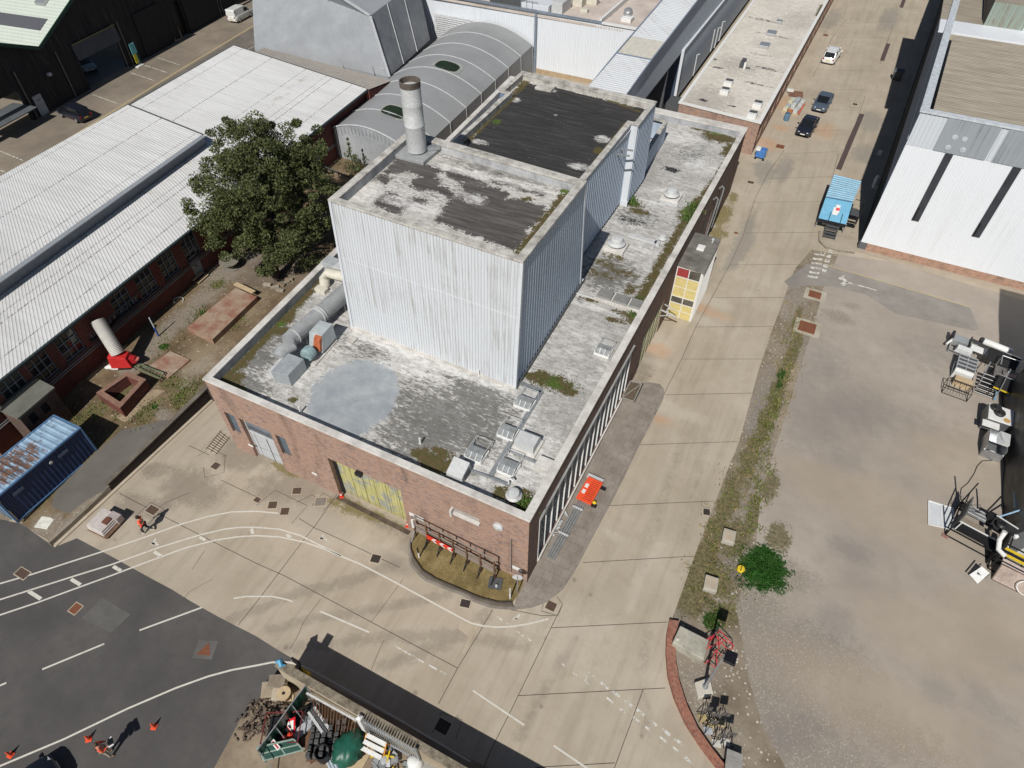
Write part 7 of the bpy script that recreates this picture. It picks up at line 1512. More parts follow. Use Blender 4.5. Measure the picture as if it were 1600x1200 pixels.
for q_ in (bl_.lerp(fl_, .3), br2.lerp(fr2, .3)):
    for d_ in (0, .75): ty.lathe((0, 0, -.1), [(.2, 0), (.38, 0), (.4, .05), (.4, .17), (.38, .2), (.2, .2)], 16, Matrix.Translation((q_.x, q_.y - d_, .4)) @ Matrix.Rotation(rad(90), 4, 'Y'))
ty.build('wheels', RUBBER, tx_, True)
sp = br2.lerp(fr2, .55); k = MB().box(sp.x + .05, sp.x + .9, sp.y - .6, sp.y + .6, .9, .96); k.build('side_landing', DGREY, tx_)
k = MB()
for dx, dy in ((.9, -.6), (.9, .6), (.9, 0)): k.bar((sp.x + dx, sp.y + dy, 0), (sp.x + dx, sp.y + dy, 1.95), .05)
k.bar((sp.x + .9, sp.y - .6, 1.93), (sp.x + .9, sp.y + .6, 1.93), .05).bar((sp.x + .1, sp.y + .6, 1.93), (sp.x + .9, sp.y + .6, 1.93), .05).bar((sp.x + .9, sp.y - .6, 1.45), (sp.x + .9, sp.y + .6, 1.45), .04)
for i in range(3): k.box(sp.x + .1, sp.x + .85, sp.y - .95 - .28 * i, sp.y - .7 - .28 * i, .66 - .2 * i, .70 - .2 * i)
k.build('landing_rail', BLACK, tx_)
# ------------------------------------------------------------------ street and site furniture
def at(u, v, z=0.0): p = gp(u, v, z); return (p.x, p.y, z + .01)
# mast lamp with big base block
x, y, _ = at(1100, 1076); t = thing('lamp_mast', 'grey lamp mast with black square head on a white concrete block', 'lamp', (x, y, 0))
c4 = [Vector((p.x - x, p.y - y, 0)) for p in (gp(1085, 1066, .3), gp(1109, 1058, .3), gp(1115, 1084, .3), gp(1091, 1091, .3))]
MB().hull([(q.x, q.y, 0) for q in c4][::-1], [(q.x * .98, q.y * .98, .32) for q in c4][::-1]).build('base_block', m_plain('white_block', (.58, .54, .46), .85, 0, .15, 2), t, bevel=.03)
MB().tube([(0, 0, .3), (0, 0, 4.6)], [.085, .06], 12).build('pole', STEEL, t, True); MB().lathe((0, 0, .3), [(.16, 0), (.16, .05), (.09, .06)], 12).build('flange', STEEL, t)
MB().box(.0, .55, -.32, .32, 4.55, 4.72).build('lamp_head', m_plain('lamp_black', (.012, .012, .016), .4), t, bevel=.03); MB().bar((0, 0, 4.4), (.3, .25, 4.6), .04).build('bracket', STEEL, t)
# concrete ballast block
q = [gp(u, v, .75) for u, v in ((1056, 974), (1095, 997), (1092, 1024), (1053, 1000))]
t = thing('ballast_block', 'big mossy concrete block beside the brick kerb', 'block')
q = [gp(u, v, .75) for u, v in ((1051, 1003), (1100, 1031), (1108, 1000), (1063, 977))]
MB().hull([(p.x, p.y, 0) for p in q], [(p.x, p.y, .75) for p in q]).build('block', m_ground('mossy_concrete', (.36, .34, .28), (.50, .48, .41), (.22, .21, .17), 1.0, .5), t, bevel=.05)
MB().lathe((q[0].x + .2, q[0].y + .25, .75), [(.08, 0), (.08, .06), (.02, .07)], 10).build('lifting_eye', CREAM, t)
# red trestle frames beside the lamp
def trestle(u, v, ro, label, s=1.0):
    x, y, z = at(u, v); t = thing('red_trestle', label, 'barrier frame', (x, y, .02), ro, 'red tubular frames'); k = MB()
    for o in (-.35, .35): k.tube([(-.55 * s, o, .04), (-.5 * s, o * .6, .7 * s), (.5 * s, o * .6, .7 * s), (.55 * s, o, .04)], .028, 7)
    for xx in (-.5, 0, .5): k.tube([(xx * s, -.25, .42 * s), (xx * s, .25, .42 * s)], .022, 6)
    k.tube([(-.5 * s, -.22, .7 * s), (.5 * s, .22, .7 * s)], .02, 6); k.build('tube_frame', m_plain('red_tube', (.62, .045, .06), .45), t); return t
trestle(1104, 1012, .9, 'red tubular frame leaning beside the concrete block'); trestle(1126, 1008, -.5, 'red tubular frame right of the lamp mast shadow'); trestle(1116, 1034, 1.3, 'red tubular frame nearest the lamp mast foot', .8)
# brick edged kerb wall
KL = [(1046, 968), (1042, 990), (1041, 1020), (1044, 1055), (1054, 1090), (1072, 1130), (1095, 1165), (1120, 1198), (1160, 1240)]; KR = [(1061, 970), (1055, 1000), (1056, 1030), (1061, 1062), (1073, 1100), (1091, 1138), (1112, 1168), (1137, 1200), (1180, 1245)]
L_, R__ = resample(G(KL, .3), 60), resample(G(KR, .3), 60); k = MB()
vs = []
for a, b in zip(L_, R__): vs += [(*a, 0), (*a, .3), (*b, .3), (*b, 0)]
k.add(vs, [[4 * i + j, 4 * i + 4 + j, 4 * i + 5 + j, 4 * i + 1 + j] for i in range(59) for j in range(3)] + [[0, 1, 2, 3]])
n = NB('brick_on_edge'); n.pos()
d_ = n.noise(1.2, 5, .6); v_, vc = n.voro(7.0); hs = n.n.new('ShaderNodeSeparateColor'); n.link(vc, hs.inputs[0])
col = n.mix(hs.outputs[0], (.22, .085, .06), (.34, .15, .10)); col = n.mix(n.step(n.voro(7.0, None, 'DISTANCE_TO_EDGE')[0], .05, .0), col, (.26, .2, .16)); col = n.mix(n.math('MULTIPLY', n.step(d_, .5, .7), .4), col, (.16, .10, .08))
t = thing('brick_kerb', 'curved red brick kerb wall round the gravel corner', 'kerb wall'); k.build('brickwork', n.out(col, .9, 0, .2), t)
# small concrete block and yellow lid on the verge, gully box
for u, v, lb in ((1109, 916, 'square pale concrete post base on the verge above the brick corner'), (1137, 842, 'grey concrete inspection box halfway along the verge')):
    x, y, z = at(u, v); t = thing('concrete_box', lb, 'block', (x, y, 0), .1); MB().box(-.38, .38, -.45, .45, 0, .42).build('block', m_ground('box_concrete_%d' % u, (.42, .39, .33), (.5, .47, .41), (.3, .27, .22), 1.5, .5), t, bevel=.03); MB().box(-.3, .3, -.35, .35, .42, .44).build('lid', PATCH, t)
x, y, z = at(1157, 890); t = thing('yellow_lid', 'round yellow plastic lid beside the bright green bush', 'lid', (x, y, 0)); MB().lathe((0, 0, 0), [(.24, 0), (.24, .12), (.2, .2), (.02, .22)], 16).build('lid', YELLOW, t, True); MB().box(-.02, .02, -.2, .2, .2, .25).build('grip', BLACK, t)
for u, v, w_, h_, lb in ((1273, 461, 1.0, .9, 'rusty cover in a pale slab at the top of the verge'), (1261, 512, 1.3, 1.3, 'larger rusty cover lower down the verge slab')):
    x, y, z = at(u, v); t = thing('manhole_cover', lb, 'manhole cover', (x, y, .02), .0, 'iron covers in the ground'); MB().box(-w_ / 2 - .35, w_ / 2 + .4, -h_ / 2 - .3, h_ / 2 + .3, -.02, .02).build('frame', m_ground('verge_slab_%d' % u, (.40, .36, .29), (.47, .43, .36), (.3, .26, .2), .8, .5), t); MB().box(-w_ / 2, w_ / 2, -h_ / 2, h_ / 2, .02, .05).build('lid', RL, t)
# shopping-trolley like rusty sign stands in gravel
for u, v, ro, lb in ((1099, 1120, .5, 'low sign stand nearest the white lamp block'), (1112, 1130, .2, 'low sign stand between two others on the gravel'), (1108, 1140, .4, 'low sign stand with whitish plate near the brick kerb'), (1126, 1128, .3, 'low sign stand standing furthest right in the group, top one'), (1121, 1160, .3, 'low sign stand with ochre plate in the middle of the group'), (1135, 1158, .2, 'low sign stand at the lower right of the group')):
    x, y, z = at(u, v); t = thing('sign_stand', lb, 'sign stand', (x, y, .02), ro, 'small sign stands on the gravel'); k = MB()
    for a in (-.3, .3): k.bar((a, -.25, 0), (a * .3, 0, .75), .035).bar((a, .25, 0), (a * .3, 0, .75), .035)
    k.bar((0, 0, .6), (0, 0, 1.35), .04); k.build('stand', BLACK, t); MB().box(-.2, .2, -.015, .015, .95, 1.4).build('plate', m_plain('stand_plate', (.12, .11, .10), .6), t); MB().box(-.3, .15, -.25, .1, .02, .06).build('foot_plate', m_plain('stand_foot_%d' % u, rnd.choice([(.55, .53, .48), (.42, .33, .17), (.4, .42, .44)]), .7), t)
q = [gp(u, v, .55) for u, v in ((1136, 1170), (1161, 1180), (1159, 1212), (1132, 1204))]; t = thing('slatted_crate', 'grey slatted crate at the bottom edge beside the brick kerb', 'crate')
MB().hull([(p.x, p.y, 0) for p in q][::-1], [(p.x, p.y, .46) for p in q][::-1]).build('box', BLACK, t); k = MB()
for i in range(7):
    s = .06 + i * .145; k.bar(q[0].lerp(q[3], s), q[1].lerp(q[2], s), .14, .06)
k.build('slats', m_plain('grey_slat', (.30, .29, .27), .8), t)
# steel goal-post rails and the red barrier on the pavement
t = thing('steel_rails', 'bundle of long galvanised rails lying on the flagstones by the long window', 'rails'); A, B_ = gp(859, 872, .2), gp(929, 748, .2); dd_ = (B_ - A).normalized(); nn_ = Vector((dd_.y, -dd_.x, 0))
for i in range(4): k = MB(); k.bar(A + nn_ * (i * .15 - .2), B_ + nn_ * (i * .15 - .2), .09, .14); k.build('rail', STEEL, t)
k = MB()
for s in (.28, .60, .98): q_ = A.lerp(B_, s) + Vector((0, 0, .1)); k.bar(q_ - nn_ * .35, q_ + nn_ * .35, .1, .06)
k.bar(B_ - nn_ * .5 + Vector((0, 0, .05)), B_ + nn_ * .6 + Vector((0, 0, .05)), .35, .12); k.build('cross_piece', STEELP, t)
p = gp(921, 768, .3); t = thing('red_barrier', 'orange red plastic barrier lying across the steel rails', 'barrier', (p.x, p.y, .36), math.atan2(dd_.y, dd_.x)); k = MB()
k.box(-.95, .95, -.52, -.42, 0, .1).box(-.95, .95, .42, .52, 0, .1).box(-.95, .95, .12, .2, 0, .09).box(-.95, -.85, -.42, .42, 0, .1).box(.85, .95, -.42, .42, 0, .1)
for i in range(11): k.box(-.8 + i * .15, -.73 + i * .15, -.42, .12, .01, .08)
k.box(-.85, .85, .2, .42, .01, .08); k.build('panel', ORANGE, t)
for xx in (-.25, .25): MB().box(xx - .16, xx + .16, .2, .42, .085, .095).build('white_label', WHITE, t)
k = MB().box(-.9, -.7, -.85, -.5, -.2, -.1).box(.6, .8, -.85, -.5, -.2, -.1); k.build('feet', BLACK, t)
MB().lathe((-.6, -.62, -.15), [(.12, 0), (.14, .1), (.05, .2)], 10).build('yellow_foot', YELLOW, t)
for i, (u, v) in enumerate(((862, 835), (870, 826), (876, 818), (884, 803))): 
    x, y, z = at(u, v, .1); t = thing('scrap_offcut', 'loose metal offcut under the long window sill', 'scrap', (x, y, z), i * .8, 'scrap under the window'); MB().box(-.2, .2, -.06, .06, 0, .1).bar((-.2, 0, .05), (.3, .2, .2), .04).build('offcut', STEELP, t)
# chevron board on its timber frame in the bed
fa, fb_ = gp(650, 838, .1), gp(773, 905, .1); t = thing('sign_trestle', 'rusty timber sign frame standing in the dry grass bed', 'sign frame')
for i in range(7):
    q = fa.lerp(fb_, i / 6); MB().bar((q.x, q.y, .1), (q.x, q.y, 2.25), .09).build('post', WOODB, t); MB().bar((q.x, q.y - .5, .1), (q.x, q.y - .05, .8), .06).build('strut', BLACK if i else STEEL, t)
for z in (2.15, 1.4, .7): MB().bar(fa + Vector((-.1, .06, z)), fb_ + Vector((.1, .06, z)), .07, .1).build('rail', m_plain('grey_rail_%d' % int(z * 10), (.27, .235, .20), .8), t)
MB().bar(fa + Vector((-.05, .1, .85)), fb_ + Vector((.05, .1, .8)), .02, .5).build('low_board', m_plain('faded_board', (.28, .22, .19), .8), t)
bd_ = MB().bar((fa.x + .05, fa.y - .08, 1.35), (fa.x + .05, fa.y - .08, 2.2), .14).build('white_panel', WHITE, t)
c0, c1 = fa.lerp(fb_, .17) + Vector((0, -.09, .95)), fa.lerp(fb_, .50) + Vector((0, -.09, .98))
t2 = thing('chevron_sign', 'red and white chevron arrow board hung on the timber frame', 'sign'); dx = (c1 - c0); Lb = dx.length; dx.normalize()
MB().bar(c0 - Vector((0, 0, 0)), c1, .03, .46).build('board', m_plain('chevron_red', (.70, .05, .025), .5, 0, .15, 3), t2)
for i in range(3):
    s = .35 + i * Lb * .3; k = MB(); o = Vector((0, -.022, 0)); P_ = lambda a, z: tuple(c0 + dx * (s + a) + o + Vector((0, 0, z)))
    k.add([P_(.22, -.23), P_(.42, -.23), P_(.2, 0), P_(.42, .23), P_(.22, .23), P_(0, 0)], [[0, 1, 2, 5], [5, 2, 3, 4]]); k.build('white_chevron', WHITE, t2)
for u, v, h_, lb in ((655, 871, 1.1, 'short black and white post at the left end of the grass bed'), (797, 935, 1.2, 'short white post at the right end of the grass bed')):
    x, y, z = at(u, v, .1); t = thing('marker_post', lb, 'post', (x, y, z)); MB().tube([(0, 0, 0), (0, 0, h_ * .55)], .05, 8).build('lower', WHITE, t); MB().tube([(0, 0, h_ * .55), (0, 0, h_)], .05, 8).build('upper', BLACK if u < 700 else STEELP, t)
x, y, z = at(798, 932, .1); t = thing('round_sign', 'round sign seen edge on above the corner of the grass bed', 'sign', (x + .25, y + .35, z), .35); MB().tube([(0, 0, 0), (0, 0, 2.2)], .035, 8).build('pole', STEEL, t); MB().lathe((0, 0, -.01), [(.3, 0), (.3, .02)], 20, Matrix.Translation((0, 0, 1.95)) @ Matrix.Rotation(rad(90), 4, 'X')).build('plate', STEELP, t)
x, y, z = at(774, 912, .1); t = thing('drain_slab', 'dark grey slab with a small spotlight in the dry grass bed', 'slab', (x, y, z), .3); MB().box(-.4, .4, -.35, .35, 0, .06).build('slab', DGREY, t); MB().lathe((.1, -.2, .06), [(.07, 0), (.07, .15), (.02, .16)], 10).build('spotlight', STEELP, t)
# cones
def cone(u, v, label, z=0.0, white=False):
    x, y, _ = at(u, v); t = thing('traffic_cone', label, 'traffic cone', (x, y, z + .01), rnd.random(), 'orange traffic cones'); t.scale = (.66,) * 3; MB().box(-.22, .22, -.22, .22, 0, .05).build('base', RED if white else ORANGE, t, bevel=.015)
    MB().lathe((0, 0, .05), [(.16, 0), (.11, .28), (.105, .29), (.08, .45), (.04, .68), (.0, .69)], 18).build('cone', RED if white else ORANGE, t, True)
    MB().lathe((0, 0, .05), [(.114, .28), (.082, .47)], 18).build('sleeve', WHITE if white else m_plain('cone_sleeve', (.80, .16, .10), .5), t, True)
cone(241, 1136, 'orange cone right of the standing person on the asphalt'); cone(139, 1155, 'orange cone just left of the standing person'); cone(17, 1180, 'orange cone near the left edge of the asphalt')
cone(534, 776, 'red and white cone at the left jamb of the yellow door', 0, True); cone(637, 822, 'red and white cone at the right jamb of the yellow door', 0, True)
# bits along the flat roofed range
x, y, z = at(1187, 246); t = thing('blue_bin', 'blue and white tied up cart at the end of the brick range', 'cart', (x, y, 0)); MB().box(-.5, .5, -.45, .5, .15, 1.0).build('box', m_plain('cart_blue', (.07, .2, .5), .6, 0, .3, 3), t, bevel=.06); MB().box(-.6, -.1, -.5, .2, .9, 1.15).build('white_sheet', WHITE, t, bevel=.06); MB().box(-.55, .6, .1, .6, .2, .9).build('grey_side', STEEL, t); k = MB(); k.lathe((.45, -.55, 0), [(.12, 0), (.12, .2)], 10).lathe((-.4, -.5, 0), [(.12, 0), (.12, .2)], 10).build('wheels', RUBBER, t)
x, y, z = at(1228, 188); t = thing('blue_drum', 'blue plastic drum beside the parked black car', 'drum', (x, y, 0)); MB().lathe((0, 0, 0), [(.3, 0), (.33, .1), (.33, .8), (.3, .9), (.28, .9), (.27, .86), (.02, .86)], 20).build('drum', m_plain('drum_blue', (.12, .22, .33), .5), t, True); MB().lathe((0, 0, .86), [(.2, 0), (.2, .03)], 16).build('lid', DGREY, t)
x, y, z = at(1231, 180); t = thing('orange_tub', 'faded orange tub behind the blue drum', 'tub', (x + .1, y + .2, 0)); MB().lathe((0, 0, 0), [(.25, 0), (.33, .6), (.3, .6), (.24, .1), (.02, .1)], 18).build('tub', m_plain('tub_orange', (.50, .20, .10), .7), t, True)
x, y, z = at(1241, 168); t = thing('scrap_pallet', 'pallet of pale boxes and scrap beside the grey blue car', 'pallet', (x, y, 0), -.1)
for i in range(12): MB().box(-.9 + .6 * (i % 3), -.4 + .6 * (i % 3), -2 + 1.0 * (i // 3), -1.2 + 1.0 * (i // 3), .12, .3 + .35 * rnd.random()).build('box', m_plain('pale_box_%d' % i, rnd.choice([(.55, .57, .55), (.45, .48, .46), (.6, .58, .42), (.38, .42, .45)]), .6), t, bevel=.03)
MB().box(-1, .95, -2.1, 2.1, 0, .12).build('deck', WOODL, t)
x, y, z = at(1252, 172); t = thing('red_ladder', 'red and white striped barrier frame beside the parked cars', 'barrier', (x - .25, y, 0), rad(88)); k = MB(); k.bar((-1.6, -.3, .2), (1.6, -.3, .2), .06).bar((-1.6, .3, .2), (1.6, .3, .2), .06)
for i in range(9): k.bar((-1.5 + i * .37, -.3, .2), (-1.4 + i * .37, .3, .2), .1, .05)
k.build('frame', m_plain('faded_red', (.62, .12, .10), .6), t)
x, y, z = at(1243, 148); t = thing('brown_pallet', 'brown slatted pallet against the brick range wall', 'pallet', (x, y, 0), .2); k = MB()
for i in range(6): k.box(-.9, .9, -.8 + i * .3, -.62 + i * .3, .1, .13)
for a in (-.8, 0, .8): k.box(a - .05, a + .05, -.8, .9, 0, .1)
k.build('slats', m_plain('red_brown_slat', (.24, .13, .085), .8), t); MB().box(-1.1, -.3, .2, .9, .2, .32).build('white_tray', WHITE, t)
x, y, z = at(1402, 125); t = thing('grey_bin', 'dark grey wheeled bin in the shade of the white workshop', 'bin', (x - .2, y, 0)); MB().hull([(-.5, -.35, .1), (.5, -.35, .1), (.5, .35, .1), (-.5, .35, .1)], [(-.62, -.45, 1.15), (.62, -.45, 1.15), (.62, .45, 1.15), (-.62, .45, 1.15)]).build('body', DGREY, t, bevel=.03); MB().hull([(-.65, -.48, 1.15), (.65, -.48, 1.15), (.65, .48, 1.15), (-.65, .48, 1.15)], [(-.62, -.45, 1.2), (.62, -.45, 1.2), (.62, .4, 1.3), (-.62, .4, 1.3)]).build('lid', m_plain('bin_lid', (.10, .11, .115), .5), t)
x, y, z = at(1297, 356); t = thing('white_sack', 'white rubble sack at the kerb below the blue trailer', 'sack', (x - .5, y + .3, 0)); k = MB(); k.tube([(-.35, 0, .1), (0, .05, .22), (.35, 0, .12)], [.14, .25, .14], 10); k.build('sack', CREAM, t, True)
kb = MB(); P_ = [gp(*q_) for q_ in ((1280, 362), (1280, 378), (1290, 388), (1310, 393), (1335, 396))]
for a, b in zip(P_[:-1], P_[1:]): kb.bar(a + Vector((0, 0, .06)), b + Vector((0, 0, .06)), .16, .12)
t = thing('rough_kerb', 'broken curved kerb below the blue trailer steps', 'kerb wall'); kb.build('kerb_stones', m_ground('rough_kerb_stone', (.26, .23, .18), (.34, .3, .24), (.16, .14, .11), .8, .4), t)

# ------------------------------------------------------------------ set pieces at the right edge
def rack(k, x0, x1, y0, y1, z0, z1, w=.05):
    for a in (x0, x1):
        for b in (y0, y1): k.bar((a, b, z0), (a, b, z1), w)
    for z in (z0 + w / 2, z1 - w / 2):
        for a in (x0, x1): k.bar((a, y0, z), (a, y1, z), w)
        for b in (y0, y1): k.bar((x0, b, z), (x1, b, z), w)
    return k
# tall black draped wall; its unseen top is sized for the shadow it casts
t = thing('black_set_wall', 'tall structure draped in glossy black sheet along the right edge', 'structure'); a0, a1 = gp(1552, 608), gp(1550, 852); xs_, y1_, y0_ = 25.1, gp(1590, 600).y, gp(1570, 862, .0).y
prof = [(0, 0), (.05, 1.2), (.2, 3), (.4, 6), (.7, 10), (1.2, 14.2), (7, 14.2), (7, 0)]; k = MB(); ys_ = np.linspace(y0_ + 1.2, 29.6, 10)
k.add([(xs_ + a + .06 * math.sin(2 * j), y, z) for j, y in enumerate(ys_) for a, z in prof], [[j * 8 + i, (j + 1) * 8 + i, (j + 1) * 8 + i + 1, j * 8 + i + 1] for j in range(9) for i in range(7)] + [list(range(8)), [72 + i for i in range(8)][::-1]])
n = NB('black_vinyl'); n.pos(); f_ = n.noise(.7, 5, .6, n.map((1, .35, 1))); n.bump(n.noise(1.6, 4, .6), .35, .08); k.build('black_cover', n.out(n.ramp(f_, (.3, (.012, .012, .014)), (.7, (.04, .04, .042))), n.ramp(f_, (.35, .5), (.65, .3)), 0, .5), t, smooth=True)
pn_ = MB().hull([(xs_ + .35, ys_[0] + 1.0, 1.9), (xs_ + .35, ys_[0] + 3.4, 1.9), (xs_ + .15, ys_[0] + 3.4, 1.2), (xs_ + .15, ys_[0] + 1.0, 1.2)], [(xs_ + .30, ys_[0] + 1.0, 2.0), (xs_ + .30, ys_[0] + 3.4, 2.0), (xs_ - .0, ys_[0] + 3.4, 1.2), (xs_ - .0, ys_[0] + 1.0, 1.2)]); pn_.build('blue_panel', m_plain('blue_grey_panel', (.10, .15, .20), .4, 0, .3, 2), t)
MB().hull([(xs_ + .3, ys_[0] - 1.4, 0), (xs_ + 3.6, ys_[0] - 1.4, 0), (xs_ + 3.6, ys_[0] + .1, 0), (xs_ + .3, ys_[0] + .1, 0)], [(xs_ + .9, ys_[0] - 1.2, 1.9), (xs_ + 3.6, ys_[0] - 1.2, 2.3), (xs_ + 3.6, ys_[0] + .1, 2.5), (xs_ + 1.1, ys_[0] + .1, 2.3)]).build('grey_nose', STEELP, t)
k = MB(); q_ = gp(1569, 840, 2.0); k.tube([(q_.x - .1, q_.y + .2, 2.3), (q_.x - .1, q_.y, 1.7), (q_.x - .05, q_.y - .6, 1.5), (q_.x + .3, q_.y - .9, 1.5)], .14, 10); k.build('white_duct', WHITE, t, True)
FR, DB = BLACK, m_plain('black_flat', (.012, .012, .013), .7)
def tray(name, label, cat, u, v, w_, d_, h_, ro, panel, frame, z=.0):
    x, y, _ = at(u, v); t = thing(name, label, cat, (x, y, z + .01), ro); k = MB(); rack(k, -w_ / 2, w_ / 2, -d_ / 2, d_ / 2, 0, h_); k.build('frame', frame, t); MB().box(-w_ / 2 + .03, w_ / 2 - .03, -d_ / 2 + .03, d_ / 2 - .03, h_ - .09, h_ - .05).build('top_panel', panel, t); return t
t = tray('framed_rack', 'aluminium rack with eight dark square panes', 'rack', 1502, 581, 1.25, 1.75, .95, -.12, m_plain('dark_pane', (.06, .065, .07), .3, 0, .3, 3), ALU)
k = MB(); 
for i in (1, 2, 3): k.bar((-.6, -.87 + i * .44, .93), (.6, -.87 + i * .44, .93), .06)
k.bar((0, -.87, .93), (0, .87, .93), .05); k.build('cross_bars', ALU, t); MB().hull([(-.65, -1.15, .1), (.65, -1.15, .1), (.65, -.9, .1), (-.65, -.9, .1)], [(-.62, -1.1, .7), (.62, -1.1, .7), (.62, -.9, .9), (-.62, -.9, .9)]).build('pale_lip', STEELP, t)
x, y, z = at(1501, 602); t = thing('timber_box', 'pale plywood box tucked under the aluminium rack', 'box', (x, y, 0), -.12); MB().box(-.6, .6, -.35, .35, 0, .55).build('box', WOODL, t, bevel=.02); MB().box(-.62, .62, -.37, .37, .4, .46).build('batten', m_plain('ply_batten', (.42, .31, .19), .7), t)
x, y, z = at(1492, 614); t = thing('wire_cage', 'empty black wire cage on the ground below the plywood box', 'cage', (x, y, .01), -.1); k = MB(); rack(k, -.85, .85, -.5, .5, 0, .75, .04)
for i in range(9): k.bar((-.85 + i * .21, -.5, .02), (-.85 + i * .21, -.5, .73), .012)
for s in (-.35, 0, .4): k.bar((s, -.5, .74), (s, .5, .74), .03)
k.build('cage', m_plain('black_wire', (.03, .028, .024), .6), t)
x, y, z = at(1493, 543); t = thing('steel_machine', 'grey steel conveyor machine with a white roller', 'machine', (x, y, .01), -.15); MB().box(-.5, .6, -.2, .6, .25, .8).build('hopper', STEEL, t, bevel=.03); MB().hull([(-.1, -.9, .2), (1.1, -.9, .2), (1.1, -.35, .2), (-.1, -.35, .2)], [(.0, -.85, .6), (1.05, -.85, .6), (1.05, -.5, .75), (.0, -.5, .75)]).build('chute', STEELP, t); MB().tube([(-.75, -.6, .45), (-.35, .35, .7)], .09, 10).build('white_roller', WHITE, t); MB().box(-.7, -.5, .1, .8, .2, .9).box(.62, .72, -.1, .75, .2, .95).build('side_plate', BLACK, t)
k = MB(); rack(k, -.45, 1.1, -.9, .6, 0, .3, .06); k.build('frame', STEEL, t)
x, y, z = at(1512, 545); t = thing('green_tray', 'greenish glass tray beside the steel machine', 'tray', (x, y, .01), -.1); MB().box(-.55, .55, -.5, .5, .25, .3).build('tray', m_plain('green_glass', (.22, .26, .22), .3, 0, .35, 5), t); k = MB(); rack(k, -.55, .55, -.5, .5, 0, .25, .04); k.build('legs', STEEL, t)
x, y, z = at(1548, 556); t = thing('white_cylinder', 'white cylinder lying on a long white bench at the right edge', 'tank', (x, y, 1.0), -.22); MB().lathe((0, 0, -1.0), [(.02, -.02), (.2, 0), (.25, .06), (.25, 1.94), (.2, 2.0), (.02, 2.02)], 20, Matrix.Rotation(rad(90), 4, 'Y')).build('tank', WHITE, t, True); MB().lathe((0, 0, -1.3), [(.12, 0), (.22, .1), (.22, .25), (.1, .3)], 14, Matrix.Translation((0, .05, 0)) @ Matrix.Rotation(rad(90), 4, 'Y')).build('valve', BLACK, t)
t = thing('white_bench', 'long white bench under the white cylinder', 'bench', (x - .35, y - .75, 0), -.2); MB().box(-1.4, 1.3, -.35, .35, .62, .72).build('top', WHITE, t, bevel=.02)
for a in (-1.1, 0, 1.0): MB().bar((a, -.3, 0), (a, -.1, .62), .05).bar((a, .3, 0), (a, .1, .62), .05).build('trestle_leg', m_plain('brown_leg', (.16, .11, .07), .7), t)
x, y, z = at(1548, 605); t = thing('access_platform', 'black stage platform with white edged steps and handrails', 'platform', (x, y, 0), -.12)
MB().box(-.3, 2.2, .3, 1.5, .85, .95).build('deck', m_plain('worn_deck', (.16, .15, .14), .7, 0, .35, 3), t); MB().box(.5, 1.2, .7, 1.1, .951, .956).build('pink_mat', m_plain('pink_mat', (.42, .24, .24), .8), t)
k = MB(); rack(k, -.3, 2.2, .3, 1.5, 0, .85, .06); k.build('frame', BLACK, t)
for i in range(6): MB().box(-1.0 + .02 * i, .2 + .02 * i, -1.3 + .3 * i, -1.05 + .3 * i, .08 + .14 * i, .12 + .14 * i).build('tread', BLACK, t); MB().box(-1.0 + .02 * i, .2 + .02 * i, -1.32 + .3 * i, -1.26 + .3 * i, .121 + .14 * i, .13 + .14 * i).build('white_nosing', WHITE, t)
k = MB()
for a in (-1.05, .28): k.tube([(a, -1.35, .1), (a, -1.35, 1.0), (a + .1, .3, 1.9), (a + .1, .3, .9)], .03, 6)
k.tube([(-.3, 1.5, .9), (-.3, 1.5, 1.95), (2.2, 1.5, 1.95), (2.2, 1.5, .9)], .03, 6); k.tube([(-.3, .4, 1.95), (-.3, 1.5, 1.95)], .03, 6); k.build('handrail', ALU, t)
MB().box(.3, .42, -1.45, .2, .1, .3).build('blue_stringer', m_plain('pale_blue_stringer', (.22, .36, .5), .5), t)
for i, (u, v, w_, d_, z_, lb) in enumerate(((1562, 556, 2.1, 1.0, 1.5, 'black flat with white rail above the stage platform'), (1566, 596, 1.2, 1.0, 1.3, 'smaller black flat with yellow edge beside the steps'))):
    q_ = gp(u, v, z_); t = thing('black_flat', lb, 'stage flat', (q_.x + .3, q_.y, 0), -.2); MB().hull([(-w_ / 2, -d_ / 2, z_ - .45), (w_ / 2, -d_ / 2, z_ - .45), (w_ / 2, d_ / 2, z_), (-w_ / 2, d_ / 2, z_)], [(-w_ / 2, -d_ / 2, z_ - .41), (w_ / 2, -d_ / 2, z_ - .41), (w_ / 2, d_ / 2, z_ + .04), (-w_ / 2, d_ / 2, z_ + .04)]).build('panel', DB, t)
    k = MB().bar((-w_ / 2, d_ / 2 + .03, z_ + .04), (w_ / 2, d_ / 2 + .03, z_ + .04), .06).bar((w_ / 2 + .02, -d_ / 2, z_ - .4), (w_ / 2 + .02, d_ / 2, z_ + .04), .05); k.build('white_rail', ALU, t); k = MB(); [k.bar((a, d_ / 2, 0), (a, d_ / 2, z_), .05) for a in (-w_ / 2, w_ / 2)]; [k.bar((a, -d_ / 2, 0), (a, -d_ / 2, z_ - .43), .05) for a in (-w_ / 2, w_ / 2)]; k.build('legs', BLACK, t)
    if i: MB().bar((-w_ / 2, -d_ / 2 - .03, z_ - .4), (w_ / 2, -d_ / 2 - .03, z_ - .4), .08).build('yellow_edge', YELLOW, t)
